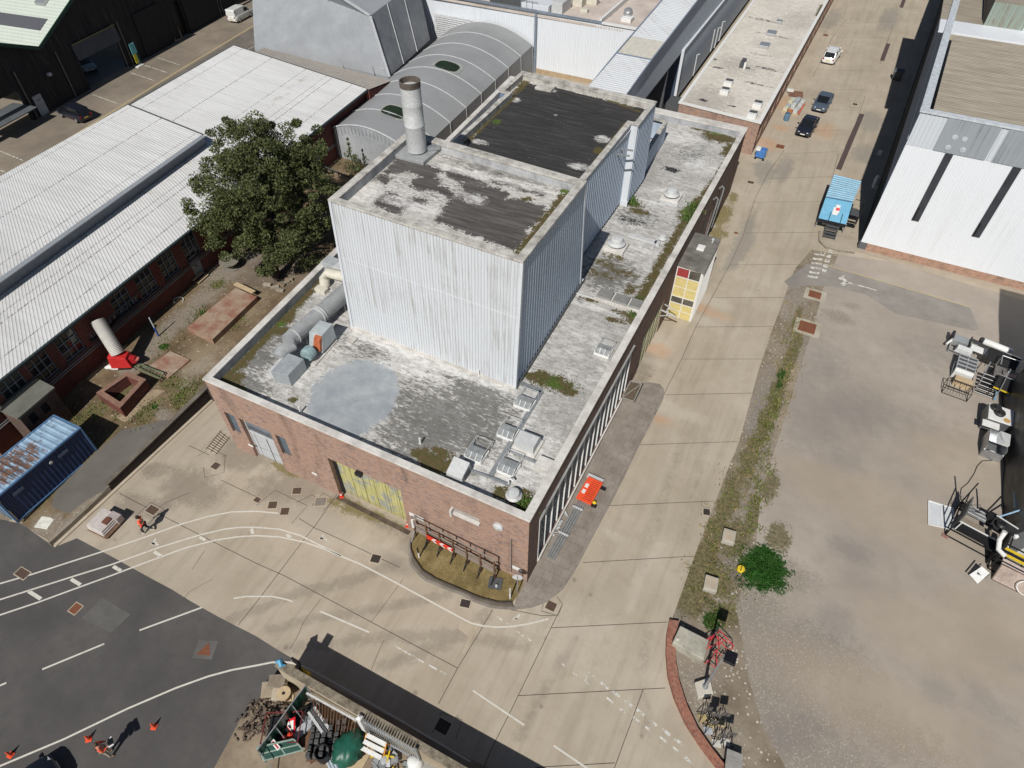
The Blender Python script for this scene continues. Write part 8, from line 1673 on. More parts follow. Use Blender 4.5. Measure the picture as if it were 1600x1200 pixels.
x, y, z = at(1548, 672); t = thing('white_unit', 'white topped machine cabinet with two dark round fans', 'machine', (x, y, .01), -.05); MB().box(-.8, .85, -.3, 1.2, .1, 1.2).build('cabinet', m_plain('cabinet_grey', (.13, .135, .14), .4, .2, .2, 3), t); MB().box(-.75, .95, -.35, 1.25, 1.2, 1.27).build('white_top', WHITE, t, bevel=.02); MB().box(-.95, .1, -.85, -.3, .9, 1.0).build('white_shelf', WHITE, t)
for a, b in ((-.35, .85), (-.1, .45)): MB().lathe((a, b, 1.27), [(.34, 0), (.36, .14), (.3, .22), (.12, .16), (.1, .26), (.02, .26)], 18).build('fan', m_plain('fan_black', (.03, .03, .03), .5, 0, .4, 8), t, True)
MB().lathe((.4, .0, 1.271), [(.22, 0), (.2, .004)], 14).build('rust_stain', m_plain('ochre_stain', (.55, .34, .12), .8), t)
x, y, z = at(1545, 712); t = thing('steel_hopper', 'open stainless steel box hopper below the white unit', 'hopper', (x, y, .01), -.08); k = MB(); k.box(-.55, .6, -.3, 1.3, .0, .05); k.box(-.6, -.55, -.3, 1.3, 0, 1.15).box(.55, .6, -.3, 1.3, 0, 1.15).box(-.6, .6, -.35, -.3, 0, .7).box(-.6, .6, 1.3, 1.35, 0, 1.15); k.build('box', m_plain('stainless', (.45, .46, .48), .3, .7, .15, 2), t); MB().hull([(-.1, .2, 1.1), (.58, .2, 1.1), (.58, 1.25, 1.1), (-.1, 1.25, 1.1)], [(.3, .2, 1.3), (.62, .2, 1.3), (.62, 1.3, 1.3), (.0, 1.3, 1.3)]).build('lid', STEELP, t); MB().lathe((0, -.05, .05), [(.22, 0), (.2, .4), (.02, .5)], 16).build('drum', STEELP, t, True)
t = thing('white_sheets', 'two translucent white sheets lying on the yard', 'sheet'); q = [gp(u, v) for u, v in ((1450, 783), (1489, 795), (1489, 829), (1450, 820))]
MB().hull([(p.x, p.y, .01) for p in q][::-1], [(p.x, p.y, .05) for p in q][::-1]).build('sheet', m_plain('milky_sheet', (.62, .645, .665), .4, 0, .08, 2), t)
k = MB(); [k.bar(q[i] + Vector((0, 0, .07)), q[j] + Vector((0, 0, .07)), .06, .05) for i, j in ((0, 1), (1, 2), (2, 3), (3, 0))]; k.bar(q[0].lerp(q[1], .52) + Vector((0, 0, .07)), q[3].lerp(q[2], .52) + Vector((0, 0, .07)), .05, .04); k.build('sheet_edge', WHITE, t)
x, y, z = at(1525, 845); t = thing('stage_frame', 'black steel stage frame with black flats and white rails', 'stage', (x, y, 0), -.23); k = MB(); rack(k, -1.6, 1.5, -.8, 1.7, 0, .75, .07); k.bar((-1.6, -.8, 0), (-1.6, -.8, 2.4), .07).bar((-1.6, 1.9, 0), (-1.6, 1.9, 2.6), .07).bar((-1.6, -.8, 1.6), (-1.6, 1.9, 1.6), .06); k.build('frame', BLACK, t)
MB().box(-1.3, 1.3, -.7, .0, .76, .80).build('black_deck', DB, t); k = MB().bar((-1.35, .03, .84), (1.4, .03, .84), .06).bar((-1.4, -.7, .8), (-1.2, .0, .85), .05).bar((1.4, -.7, .8), (1.4, 0, .85), .05); k.build('white_rail', WHITE, t)
MB().box(-1.4, -1.32, .0, 1.6, .76, 1.7).build('grey_flat', m_plain('grey_flat', (.12, .125, .12), .6), t); MB().box(-1.3, 1.2, .15, .8, .5, .56).build('tan_deck', m_plain('tan_deck', (.26, .22, .17), .8), t)
for i in range(6): MB().box(-1.2, -.1, .95 + i * .14, 1.02 + i * .14, .76, .80).build('slat', STEELP if i % 2 else ALU, t)
MB().hull([(.1, .8, .9), (1.3, .6, .9), (1.4, 1.3, 1.2), (.2, 1.5, 1.2)], [(.1, .8, .95), (1.3, .6, .95), (1.4, 1.3, 1.25), (.2, 1.5, 1.25)]).build('black_flat', DB, t); MB().bar((.2, 1.52, 1.26), (1.45, 1.32, 1.26), .06).build('white_edge', WHITE, t)
MB().lathe((.6, 1.0, 1.2), [(.3, 0), (.32, .1), (.2, .2), (.02, .2)], 14).build('fan', BLACK, t); MB().box(-.15, .35, 1.3, 1.8, .6, 1.1).build('equipment_case', BLACK, t); k = MB(); k.tube([(-.3, 1.7, .5), (-.25, 1.8, 1.6), (-.25, 1.85, 2.5)], .05, 6); k.build('mast', BLACK, t)
k = MB(); k.tube([(.3, 1.6, 1.0), (1.1, 2.4, 1.7), (1.6, 3.0, 2.0)], .05, 6); k.build('blue_pole', m_plain('pale_blue_pole', (.30, .45, .62), .5), t); MB().lathe((1.5, .8, 1.0), [(.12, 0), (.14, .2), (.02, .3)], 10).build('white_lamp', WHITE, t)
p0, p1 = at(1488, 852), at(1490, 760); MB().box(-1.75, -1.4, -1.05, -.75, 0, .06).build('foot_plate', m_plain('pinkish_plate', (.33, .17, .15), .8), t)
t = thing('black_cable', 'thin black cable snaking from the stage frame to the black draped wall', 'cable'); k = MB(); k.tube([(*G([q_], .03)[0], .03) for q_ in ((1504, 785), (1500, 775), (1502, 763), (1512, 755), (1522, 740), (1527, 728), (1535, 720), (1552, 719))], .025, 6); k.build('cable', RUBBER, t)
t = thing('tangled_cables', 'tangle of thin black cables on the slatted deck', 'cable'); k = MB(); q_ = gp(1515, 790, .85); pts_ = [(q_.x + rnd.uniform(-.7, .7), q_.y + rnd.uniform(-.6, .6), .85 + rnd.uniform(0, .15)) for _ in range(16)]; k.tube(pts_, .016, 5); k.build('cable', RUBBER, t)
x, y, z = at(1572, 890); t = thing('black_rack', 'black slotted rack holding yellow and pink boards', 'rack', (x, y, 0), -.2); k = MB(); rack(k, -.9, 1.0, -.6, .8, 0, 1.2, .06); k.build('frame', BLACK, t); MB().box(-.6, .7, -.55, -.2, .9, 1.0).build('pink_board', m_plain('pale_pink_board', (.58, .48, .45), .7), t)
for i in range(3): MB().box(-.7, .9, .0 + i * .24, .14 + i * .24, 1.02, 1.1).build('yellow_board', YELLOW if i != 1 else BLACK, t)
MB().hull([(-1.0, -.3, 0), (-.95, 1.0, 0), (-1.05, 1.0, 0), (-1.1, -.3, 0)], [(-.9, -.2, 2.0), (-.85, 1.0, 2.0), (-.95, 1.0, 2.0), (-1.0, -.2, 2.0)]).build('side_flat', DB, t)
q = [gp(u, v, .5) for u, v in ((1519, 894), (1533, 886), (1545, 897), (1532, 908))]; t = thing('white_notice', 'small tilted white notice board lying on the yard', 'notice board'); MB().hull([(q[i].x, q[i].y, (.15, .55, .55, .15)[i]) for i in range(4)][::-1], [(q[i].x, q[i].y, (.2, .6, .6, .2)[i]) for i in range(4)][::-1]).build('board', WHITE, t)
MB().bar(q[0] + Vector((-.12, .0, -.25)), q[1] + Vector((-.05, .15, .12)), .06).build('dark_edge', BLACK, t); c_ = (q[0] + q[2]) / 2; MB().box(c_.x - .12, c_.x + .12, c_.y - .08, c_.y + .08, .40, .415).build('printed_mark', DGREY, t)
k = MB(); k.bar((q[1].x, q[1].y, 0), (q[1].x, q[1].y, .55), .05).bar((q[2].x, q[2].y, 0), (q[2].x, q[2].y, .55), .05); k.build('legs', BLACK, t)
a, b = gp(1549, 905), gp(1620, 940); t = thing('rusty_panel', 'grey and rust stained panel leaning on a frame at the right edge', 'panel'); MB().hull([tuple(a), tuple(b), (b.x, b.y + .1, 0), (a.x, a.y + .1, 0)], [(a.x + .1, a.y + .6, .9), (b.x + .1, b.y + .6, .9), (b.x + .1, b.y + .7, .9), (a.x + .1, a.y + .7, .9)]).build('panel', m_plain('rust_streak_panel', (.38, .33, .29), .7, .0, .4, 1.5, dirt=(.28, .12, .06), local=False), t)
k = MB(); k.bar(a, (a.x + .1, a.y + .6, .95), .06).bar((a.x + .1, a.y + .62, .92), (b.x + .1, b.y + .62, .92), .06).bar(a, b, .05); k.build('edge_frame', m_plain('brown_frame', (.10, .07, .05), .7), t); k = MB(); k.tube([(b.x - .75 + .5 * math.cos(w_), b.y + .25 + .25 * math.sin(w_), .5 + .35 * math.sin(w_)) for w_ in np.linspace(0, 6.0, 20)], .03, 6); k.build('white_hoop', WHITE, t)
# ------------------------------------------------------------------ people
def skin(name, joints, m, parent, root, lev=1):
    names = list(joints); me = bpy.data.meshes.new(name)
    me.from_pydata([joints[k][0] for k in names], [(names.index(k), names.index(joints[k][2])) for k in names if joints[k][2]], []); me.materials.append(m)
    o = bpy.data.objects.new(name, me); COL.objects.link(o); o.parent = parent
    o.modifiers.new('skin', 'SKIN').use_smooth_shade = True
    sv = me.skin_vertices[0].data
    for i, k in enumerate(names): r = joints[k][1]; sv[i].radius = r if isinstance(r, tuple) else (r, r); sv[i].use_root = (k == root)
    s = o.modifiers.new('sub', 'SUBSURF'); s.levels = s.render_levels = lev
    return o
SKINM = m_plain('skin', (.50, .30, .21), .6, 0, .08, 6); NAVY = m_plain('navy_trousers', (.03, .035, .055), .85, 0, .2, 6); KHAKI = m_plain('khaki_trousers', (.42, .38, .29), .85, 0, .2, 6); HAIR = m_plain('dark_hair', (.03, .022, .018), .8); HAIRB = m_plain('brown_hair', (.10, .07, .05), .8); BOOT = m_plain('boots', (.05, .045, .04), .7); PALE = m_plain('pale_shoes', (.60, .60, .56), .7)
def person(label, loc, rz, J, trouser, shoe, hair, jacket=HIVIS):
    """J: joint positions, x forward, y to the left, z up"""
    t = thing('person', label, 'person', loc, rz); b = {}
    def j(n_, r, par, p=None): b[n_] = (p or J[n_], r, par)
    j('pelvis', (.15, .11), None); j('waist', (.13, .095), 'pelvis'); j('chest', (.16, .11), 'waist'); j('collar', (.09, .08), 'chest'); j('neck', .055, 'collar'); j('jaw', (.07, .08), 'neck'); j('skull', (.085, .1), 'jaw'); j('crown_', .055, 'skull')
    for s in 'lr':
        j('sh' + s, .065, 'collar'); j('el' + s, .045, 'sh' + s); j('wr' + s, .03, 'el' + s)
        w, e = Vector(J['wr' + s]), Vector(J['el' + s]); d = (w - e).normalized(); sd = d.cross(Vector((0, 0, 1))).normalized(); up_ = sd.cross(d); sg = 1 if s == 'l' else -1
        b['pa' + s] = (tuple(w + d * .05), (.042, .022), 'wr' + s)
        for k, (o, ln) in enumerate(((-.033, .075), (-.011, .09), (.011, .085), (.033, .068))):
            q = w + d * .09 + sd * o; b['f%d%s' % (k, s)] = (tuple(q), .011, 'pa' + s); b['g%d%s' % (k, s)] = (tuple(q + d * ln * .55 - up_ * .015), .009, 'f%d%s' % (k, s)); b['h%d%s' % (k, s)] = (tuple(q + d * ln * .8 - up_ * .045), .008, 'g%d%s' % (k, s))
        q = w + d * .035 - sd * sg * .04; b['t' + s] = (tuple(q), .013, 'pa' + s); b['u' + s] = (tuple(q + d * .045 - sd * sg * .02 - up_ * .02), .010, 't' + s)
        j('hip' + s, .095, 'pelvis'); j('kn' + s, .06, 'hip' + s); j('an' + s, .042, 'kn' + s); a = Vector(J['an' + s]); b['toe' + s] = (tuple(a + Vector((.15, 0, -.05))), (.04, .03), 'an' + s)
    body = skin('body', b, SKINM, t, 'pelvis', 1)
    jk = {k: (b[k][0], tuple(q * f for q in (b[k][1] if isinstance(b[k][1], tuple) else (b[k][1],) * 2)), b[k][2] if b[k][2] in keep_j else None) for keep_j in (('waist', 'chest', 'collar', 'shl', 'shr', 'ell', 'elr', 'pelvis'),) for k, f in (('pelvis', 1.16), ('waist', 1.25), ('chest', 1.22), ('collar', 1.15), ('shl', 1.35), ('shr', 1.35), ('ell', 1.4), ('elr', 1.4))}
    for s in 'lr': jk['cu' + s] = (tuple(Vector(J['el' + s]).lerp(Vector(J['wr' + s]), .85)), .045, 'el' + s)
    skin('jacket', jk, jacket, t, 'waist', 1)
    tr = {k: (b[k][0], tuple(q * f for q in (b[k][1] if isinstance(b[k][1], tuple) else (b[k][1],) * 2)), b[k][2]) for k, f in (('pelvis', 1.1), ('hipl', 1.15), ('hipr', 1.15), ('knl', 1.25), ('knr', 1.25))}; tr['pelvis'] = (tr['pelvis'][0], tr['pelvis'][1], None)
    for s in 'lr': tr['cf' + s] = (tuple(Vector(J['kn' + s]).lerp(Vector(J['an' + s]), .9)), .062, 'kn' + s)
    skin('trousers', tr, trouser, t, 'pelvis', 1)
    for s in 'lr':
        a = Vector(J['an' + s]); skin('shoe', {'a': (tuple(a + Vector((-.05, 0, -.03))), (.05, .045), None), 'b': (tuple(a + Vector((.08, 0, -.045))), (.05, .04), 'a'), 'c': (tuple(a + Vector((.18, 0, -.055))), (.042, .03), 'b')}, shoe, t, 'a', 1)
    h = Vector(J['skull']); k = MB(); k.lathe((h.x - .015, h.y, h.z), [(.075, -.06), (.112, -.02), (.112, .05), (.085, .11), (.03, .135), (.0, .137)], 16); k.build('hair', hair, t, True)
    f = h + Vector((.1, 0, -.03)); k = MB().hull([tuple(f + Vector(q)) for q in ((0, -.016, -.03), (.03, -.012, -.03), (.03, .012, -.03), (0, .016, -.03))], [tuple(f + Vector(q)) for q in ((0, -.008, .03), (.008, -.005, .03), (.008, .005, .03), (0, .008, .03))]); k.build('nose', SKINM, t)
    for s in (-1, 1): MB().lathe((h.x + .088, h.y + s * .035, h.z - .005), [(.0, -.012), (.014, 0), (.0, .012)], 8).build('eye', BLACK, t); MB().lathe((h.x, h.y + s * .105, h.z - .03), [(.0, -.03), (.022, 0), (.0, .03)], 8).build('ear', SKINM, t)
    MB().box(h.x + .09, h.x + .098, h.y - .022, h.y + .022, h.z - .085, h.z - .075).build('mouth', REDP, t)
    k = MB(); c = Vector(J['chest']); w_ = Vector(J['waist']); q = c.lerp(w_, .55); k.lathe((q.x, q.y, q.z - .03), [(.205, 0), (.207, .06)], 20); k.v = [(q.x + (x - q.x) * .78, y, z) for x, y, z in k.v]; k.build('reflective_band', m_plain('reflective_grey', (.62, .63, .60), .3, .2, .05), t, True)
    return t
base = {'pelvis': (0, 0, .95), 'waist': (.0, 0, 1.12), 'chest': (.01, 0, 1.32), 'collar': (.0, 0, 1.46), 'neck': (.01, 0, 1.54), 'jaw': (.035, 0, 1.60), 'skull': (.02, 0, 1.68), 'crown_': (.01, 0, 1.74),
        'shl': (0, .19, 1.44), 'shr': (0, -.19, 1.44), 'hipl': (0, .1, .9), 'hipr': (0, -.1, .9)}
walk = dict(base, ell=(-.12, .27, 1.18), wrl=(.02, .28, .95), elr=(.12, -.26, 1.18), wrr=(.3, -.22, 1.0), knl=(.22, .1, .5), anl=(.2, .1, .09), knr=(-.03, -.1, .48), anr=(-.34, -.1, .16))
x, y, _ = at(232, 831); person('person in orange hi-vis jacket and dark trousers walking on the concrete forecourt', (x, y, .0), rad(-150), walk, NAVY, PALE, HAIR)
stand = dict(base, ell=(.06, .27, 1.18), wrl=(.30, .15, 1.17), elr=(.06, -.27, 1.18), wrr=(.30, -.15, 1.17), knl=(.02, .13, .48), anl=(0, .15, .09), knr=(.02, -.13, .48), anr=(0, -.15, .09))
x, y, _ = at(173, 1179); pz = rad(62); person('person in orange hi-vis standing on asphalt holding a black handset', (x, y, .0), pz, stand, KHAKI, BOOT, HAIRB)
o = Vector((math.cos(pz), math.sin(pz), 0)) * .46; t = thing('handset', 'black handset with white side grips held by the standing person', 'handset', (x + o.x, y + o.y, 1.13), pz); MB().box(-.13, .13, -.17, .17, 0, .05).build('case', BLACK, t, bevel=.015); MB().box(-.11, .11, -.12, .12, .051, .056).build('screen', CARGLASS, t)
for s in (-1, 1): MB().box(-.12, .12, s * .2 - .03, s * .2 + .03, -.01, .06).build('white_grip', WHITE, t, bevel=.015)

# ------------------------------------------------------------------ store compound at the bottom edge
WST = m_ground('compound_wall_stone', (.38, .32, .235), (.46, .40, .31), (.27, .22, .155), .8, .5)
t = thing('compound_wall', 'long tan concrete wall along the store compound casting a wide shadow', 'wall'); MB().box(-9.0, 14, -10.75, -10.45, 0, 2.1).build('wall', WST, t); MB().box(-9.05, 14, -10.8, -10.4, 2.1, 2.2).build('stained_cap', m_ground('stained_cap', (.20, .17, .125), (.36, .31, .24), (.07, .06, .045), 1.8, .6), t)
def ob(u, v, z): p = gp(u, v, z); return p
p = ob(455, 1048, 2.2); t = thing('blue_bag', 'light blue plastic bag caught on the end of the compound wall', 'bag', (-8.85, -10.6, 2.2)); k = MB(); k.tube([(-.2, 0, .08), (0, .1, .22), (.15, -.05, .1), (.3, .1, .05)], [.08, .15, .12, .04], 8); k.build('bag', m_plain('sky_blue_bag', (.12, .40, .62), .6, 0, .2, 5), t, True)
x, y, z = at(478, 1058); t = thing('height_post', 'yellow and black height warning post at the corner of the compound wall', 'post', (x, y, 0)); MB().tube([(0, 0, 0), (0, 0, 2.4)], .05, 8).build('pole', BLACK, t); MB().box(-.22, .22, -.05, .05, 1.9, 2.5).build('plate', BLACK, t); MB().lathe((0, 0, 0), [(.28, 0), (.28, .18), (.2, .3), (.06, .32)], 12).build('yellow_foot', YELLOW, t)
k = MB(); [k.bar((.05 * c_, .06, .4 + .35 * c_), (.05 * c_, .06, .55 + .35 * c_), .12) for c_ in range(3)]; k.build('yellow_bands', YELLOW, t)
for i, (u, v, w_, d_, h_, ro) in enumerate(((432, 1064, .9, .7, .55, .5), (428, 1075, 1.3, .8, .4, .6), (436, 1080, .7, .8, .5, .5))):
    p = ob(u, v, h_); t = thing('stone_block', ('darker weathered block at the outer corner of the store compound', 'long pale block between the blocks and the cable reel', 'low pale block right beside the cable reel')[i], 'block', (p.x, p.y, 0), ro); MB().box(-w_ / 2, w_ / 2, -d_ / 2, d_ / 2, 0, h_).build('block', (m_ground('block_a', (.22, .18, .14), (.3, .26, .2), (.12, .10, .08), 1, .5), WST, PATCH)[i], t, bevel=.03)
p = ob(443, 1083, .75); t = thing('cable_reel', 'round timber cable reel with pale top near the compound corner', 'reel', (p.x, p.y, 0)); MB().lathe((0, 0, .68), [(.36, 0), (.36, .07), (.04, .07)], 22).build('top', WOODL, t); MB().lathe((0, 0, .06), [(.2, 0), (.2, .62)], 14).build('drum', WOODB, t); MB().lathe((0, 0, 0), [(.36, 0), (.36, .06)], 22).build('foot', WOODL, t); MB().lathe((0, 0, .755), [(.09, 0), (.02, .01)], 10).build('hub', BLACK, t)
# green sheeted fence
t = thing('green_fence', 'green sheeted site fence leaning along the side of the compound', 'fence'); P_ = [ob(477, 1071, 1.9), ob(455, 1100, 1.8), ob(430, 1135, 1.75), ob(402, 1172, 1.7)]
for a, b in zip(P_[:-1], P_[1:]):
    n_ = 8; k = MB(); vs = []
    for i in range(n_ + 1):
        q = a.lerp(b, i / n_); w_ = .07 * math.sin(i * 2.1 + a.x); vs += [(q.x - .25 + w_, q.y - .1, .05), (q.x - .1 - w_, q.y - .05, q.z * .5), tuple(q)]
    k.add(vs, [[3 * i + j, 3 * i + 3 + j, 3 * i + 4 + j, 3 * i + 1 + j] for i in range(n_) for j in (0, 1)]); k.build('green_sheet', GREENT, t, smooth='all')
k = MB()
for q in P_: k.bar((q.x - .1, q.y, 0), q, .05); k.bar((q.x + .9, q.y - .3, 0), (q.x, q.y, q.z * .8), .04)
for a, b in zip(P_[:-1], P_[1:]): k.bar(a, b, .045)
k.build('posts', STEEL, t)
q = [ob(u, v, 1.1) for u, v in ((400, 1167), (458, 1154), (468, 1165), (406, 1182))]; t = thing('green_screen', 'pale framed green mesh screen with white label at the compound front', 'screen'); hh = [1.0, 1.0, .35, .35]
V4 = [Vector((p.x, p.y, h_)) for p, h_ in zip(q, hh)]; MB().add([tuple(v_) for v_ in V4], [[0, 3, 2, 1]]).build('mesh', m_plain('dark_green_mesh', (.02, .07, .055), .7), t); k = MB(); [k.bar(V4[i], V4[(i + 1) % 4], .06) for i in range(4)]; k.bar(V4[0].lerp(V4[3], .5), V4[1].lerp(V4[2], .5), .05).bar(V4[0].lerp(V4[1], .55), V4[3].lerp(V4[2], .55), .05); [k.bar((v_.x, v_.y, 0), v_, .05) for v_ in V4[2:]]; [k.bar((v_.x, v_.y, 0), v_, .05) for v_ in V4[:2]]; k.build('frame', m_plain('sage_frame', (.32, .40, .35), .6), t)
c_ = V4[0].lerp(V4[1], .5).lerp(V4[2].lerp(V4[3], .5), .2); MB().box(-.28, .28, -.1, .1, 0, .03, Matrix.Translation(c_ + Vector((-.05, 0, .06))) @ Matrix.Rotation(-.25, 4, 'Z') @ Matrix.Rotation(.3, 4, 'X')).build('label_plate', WHITE, t); MB().box(-.24, .24, -.04, .04, .031, .036, Matrix.Translation(c_ + Vector((-.05, 0, .06))) @ Matrix.Rotation(-.25, 4, 'Z') @ Matrix.Rotation(.3, 4, 'X')).build('red_line', REDP, t)
# heap of netting
x, y, z = at(412, 1118); t = thing('netting_heap', 'heap of brown netting and rubble outside the green fence', 'heap', (x, y, 0)); g = np.random.default_rng(9); k = MB()
for i in range(170): a = g.uniform(0, 6.28); r = g.uniform(0, 1) ** .6; px_, py_ = r * 1.1 * math.cos(a) + r * .3 * math.sin(a), r * 1.5 * math.sin(a); h_ = .45 * (1 - r * r); k.box(-.09, .09, -.05, .05, 0, .05, Matrix.Translation((px_, py_, h_ * g.uniform(.2, 1))) @ Matrix.Rotation(g.uniform(0, 6), 4, 'Z') @ Matrix.Rotation(g.uniform(-.8, .8), 4, 'X'))
k.build('rubble', m_plain('brown_rubble', (.14, .105, .08), .9, 0, .5, 6), t); t['kind'] = 'stuff'
# steel rod rack beside the wall
a, b, c_, d_ = ob(479, 1083, 1.5), ob(557, 1126, 1.5), ob(548, 1166, .3), ob(483, 1118, .3); t = thing('rod_railing', 'tilted steel railing of thin rods leaning by the compound wall', 'railing'); k = MB(); k.bar(a, b, .09).bar(d_, c_, .05); k.build('rails', STEELP, t); k = MB()
for i in range(15): s = .14 + i * .061; k.bar(a.lerp(b, s), d_.lerp(c_, s), .035)
k.build('rods', RUST, t); k = MB(); [k.bar((q.x, q.y, 0), q, .06) for q in (a, b)]; k.build('props', STEEL, t)
# triangular road sign
p = ob(449, 1133, .8); t = thing('triangle_sign', 'red bordered triangular road sign standing among the stored gear', 'sign', (p.x, p.y - .1, 0), -.3); R_ = Matrix.Translation((0, 0, .25)) @ Matrix.Rotation(rad(-38), 4, 'X')
def tri(s, y_): return [(-s, y_, 0), (s, y_, 0), (0, y_, s * 1.73)]
k = MB(); k.hull([tuple(R_ @ Vector(q)) for q in tri(.55, .02)], [tuple(R_ @ Vector(q)) for q in tri(.55, -.01)]); k.build('red_plate', m_plain('sign_red', (.62, .02, .03), .4, 0, .1), t)
k = MB(); k.add([tuple(R_ @ (Vector(q) + Vector((0, 0, .12)))) for q in tri(.36, -.018)], [[0, 1, 2]]); k.build('white_field', WHITE, t); k = MB(); k.add([tuple(R_ @ Vector(q)) for q in ((-.2, -.024, .17), (.02, -.024, .17), (.1, -.024, .3), (-.02, -.024, .36))], [[0, 1, 2, 3]]).add([tuple(R_ @ Vector(q)) for q in ((.06, -.024, .17), (.22, -.024, .17), (.14, -.024, .26))], [[0, 1, 2]]); k.build('black_symbol', BLACK, t)
k = MB(); [k.bar((s, .1, 0), (s * .6, .35, .7), .04) for s in (-.4, .4)]; k.build('legs', STEEL, t)
x, y, z = at(440, 1140); t = thing('red_framed_trolley', 'dark trolley with red tubes and cans behind the triangular sign', 'trolley', (x + .3, y, 0), .5); k = MB(); rack(k, -.9, .9, -.7, .7, 0, .9, .05); k.build('frame', m_plain('maroon_tube', (.16, .03, .03), .5), t); MB().box(-.85, .85, -.65, .65, .25, .3).build('deck', BLACK, t)
for a_, b_, c_ in ((.4, -.3, RED), (.15, -.45, REDP), (-.4, .2, BLACK)): MB().lathe((a_, b_, .3), [(.14, 0), (.14, .38), (.05, .45), (.05, .5)], 12).build('can', c_, t, True)
x, y, z = at(476, 1120); t = thing('pipe_bundle', 'bundle of black hoses and silver pipe ends on the compound floor', 'pipes', (x, y, 0), .4); k = MB()
for i in range(7): k.tube([(-.7 + .1 * i, -.5, .1 + .06 * (i % 3)), (-.2 + .12 * i, .2, .3), (.2 + .08 * i, .6, .12 + .05 * i)], .07, 8)
k.build('hoses', BLACK, t, True); MB().lathe((.3, -.2, .35), [(.12, 0), (.14, .12), (.02, .14)], 12).build('silver_end', ALU, t, True)
x, y, z = at(487, 1146); t = thing('steel_channels', 'pale grey steel channels stacked in the compound', 'channels', (x, y, 0), -.35)
for i in range(3): MB().box(-.75, .7, .35 + i * .17, .48 + i * .17, .5, .62).build('channel', STEELP if i % 2 == 0 else DGREY, t)
MB().box(-.55, -.1, -.7, .35, .3, .42).build('folded_sheet', m_plain('grey_sheet', (.42, .44, .46), .5), t); MB().box(-.6, .6, -.6, .8, 0, .28).build('pallet', WOODB, t)
x, y, z = at(514, 1158); t = thing('casting_pallet', 'pallet of dark grey iron fittings in the middle of the compound', 'pallet', (x, y, 0), .5); MB().box(-.95, .95, -.9, .9, 0, .13).build('pallet', WOODB, t); g = np.random.default_rng(4)
for i in range(36): a_, b_ = -.78 + .31 * (i % 6), -.75 + .3 * (i // 6); h_ = g.uniform(.25, .6); MB().box(a_ - .11, a_ + .11, b_ - .12, b_ + .12, .13, .13 + h_).build('fitting', m_plain('iron_grey', (.10, .10, .10), .6, .3, .4, 4) if i == 0 else bpy.data.materials['iron_grey'], t, bevel=.03)
x, y, z = at(508, 1182); t = thing('open_drum', 'open black drum at the front of the compound', 'drum', (x, y, 0)); MB().lathe((0, 0, 0), [(.36, 0), (.38, .3), (.36, .32), (.36, .85), (.33, .85), (.32, .1), (.02, .1)], 22).build('drum', BLACK, t, True)
x, y, z = at(494, 1186); t = thing('shovel', 'shovel with rusty blade lying near the open black drum', 'shovel', (x, y, .03), .9); MB().tube([(0, 0, .05), (.95, 0, .1)], .02, 6).build('handle', WOODB, t); MB().hull([(-.3, -.12, 0), (0, -.1, .02), (0, .1, .02), (-.3, .12, 0)], [(-.3, -.12, .02), (0, -.1, .05), (0, .1, .05), (-.3, .12, .02)]).build('blade', RUST, t)
p = ob(543, 1168, .7); t = thing('green_tarpaulin', 'crumpled green tarpaulin bag on a pale pallet in the compound', 'bag', (p.x, p.y, 0)); g = np.random.default_rng(3); k = MB()
prof = [(.62, 0), (.72, .25), (.68, .6), (.5, .85), (.22, .95), (.02, .92)]; k.lathe((0, 0, .12), prof, 26); k.v = [(x * 1.0 * (1 + .14 * math.sin(9 * math.atan2(y, x) + 5 * z)), y * 1.25 * (1 + .12 * math.sin(7 * math.atan2(y, x) - 6 * z)), z + .06 * math.sin(8 * x + 6 * y)) for x, y, z in k.v]; k.build('tarpaulin', GREENT, t, smooth='all'); MB().box(-.8, 1.0, -1.0, .9, 0, .1).build('pallet', WOODL, t)
x, y, z = at(522, 1196); t = thing('pipe_lengths', 'short pale blue white pipes at the bottom edge of the compound', 'pipes', (x, y, 0), -.5)
for i in range(4): MB().tube([(-.8, -.2 + i * .14, .1), (.7, -.2 + i * .14, .1)], .07, 8).build('pipe', m_plain('pale_pipe_%d' % i, (.45, .53, .58), .5), t)
# palisade fence section and white pillar
a, b = Vector((-4.35, -10.95, 0)), Vector((.15, -11.0, 0)); pa_, pb_ = ob(566, 1122, 2.55), ob(640, 1160, 2.55)
a, b = Vector((pa_.x, pa_.y, 0)), Vector((pb_.x + .3, pb_.y - .1, 0)); t = thing('palisade_fence', 'galvanised steel palisade fence section standing inside the compound wall', 'fence')
for i in range(21):
    q = a.lerp(b, i / 20); k = MB(); k.box(q.x - .035, q.x + .035, q.y - .012, q.y + .012, .1, 2.4); k.hull([(q.x - .035, q.y - .012, 2.4), (q.x + .035, q.y - .012, 2.4), (q.x + .035, q.y + .012, 2.4), (q.x - .035, q.y + .012, 2.4)], [(q.x - .004, q.y - .01, 2.6), (q.x + .004, q.y - .01, 2.6), (q.x + .004, q.y + .01, 2.6), (q.x - .004, q.y + .01, 2.6)]); k.build('pale', STEEL, t)
for z in (.35, 2.05): MB().bar(a + Vector((0, -.04, z)), b + Vector((0, -.04, z)), .06, .07).build('rail', STEEL, t)
MB().bar((b.x + .08, b.y, 0), (b.x + .08, b.y, 2.45), .1).build('post', STEEL, t)
t = thing('white_pillar', 'white painted square pillar at the end of the palisade fence', 'pillar', (a.x - .2, a.y, 0)); MB().box(-.13, .13, -.13, .13, 0, 2.35).build('shaft', WHITE, t); MB().hull([(-.13, -.13, 2.35), (.13, -.13, 2.35), (.13, .13, 2.35), (-.13, .13, 2.35)], [(-.02, -.02, 2.45), (.02, -.02, 2.45), (.02, .02, 2.45), (-.02, .02, 2.45)]).build('cap', WHITE, t)
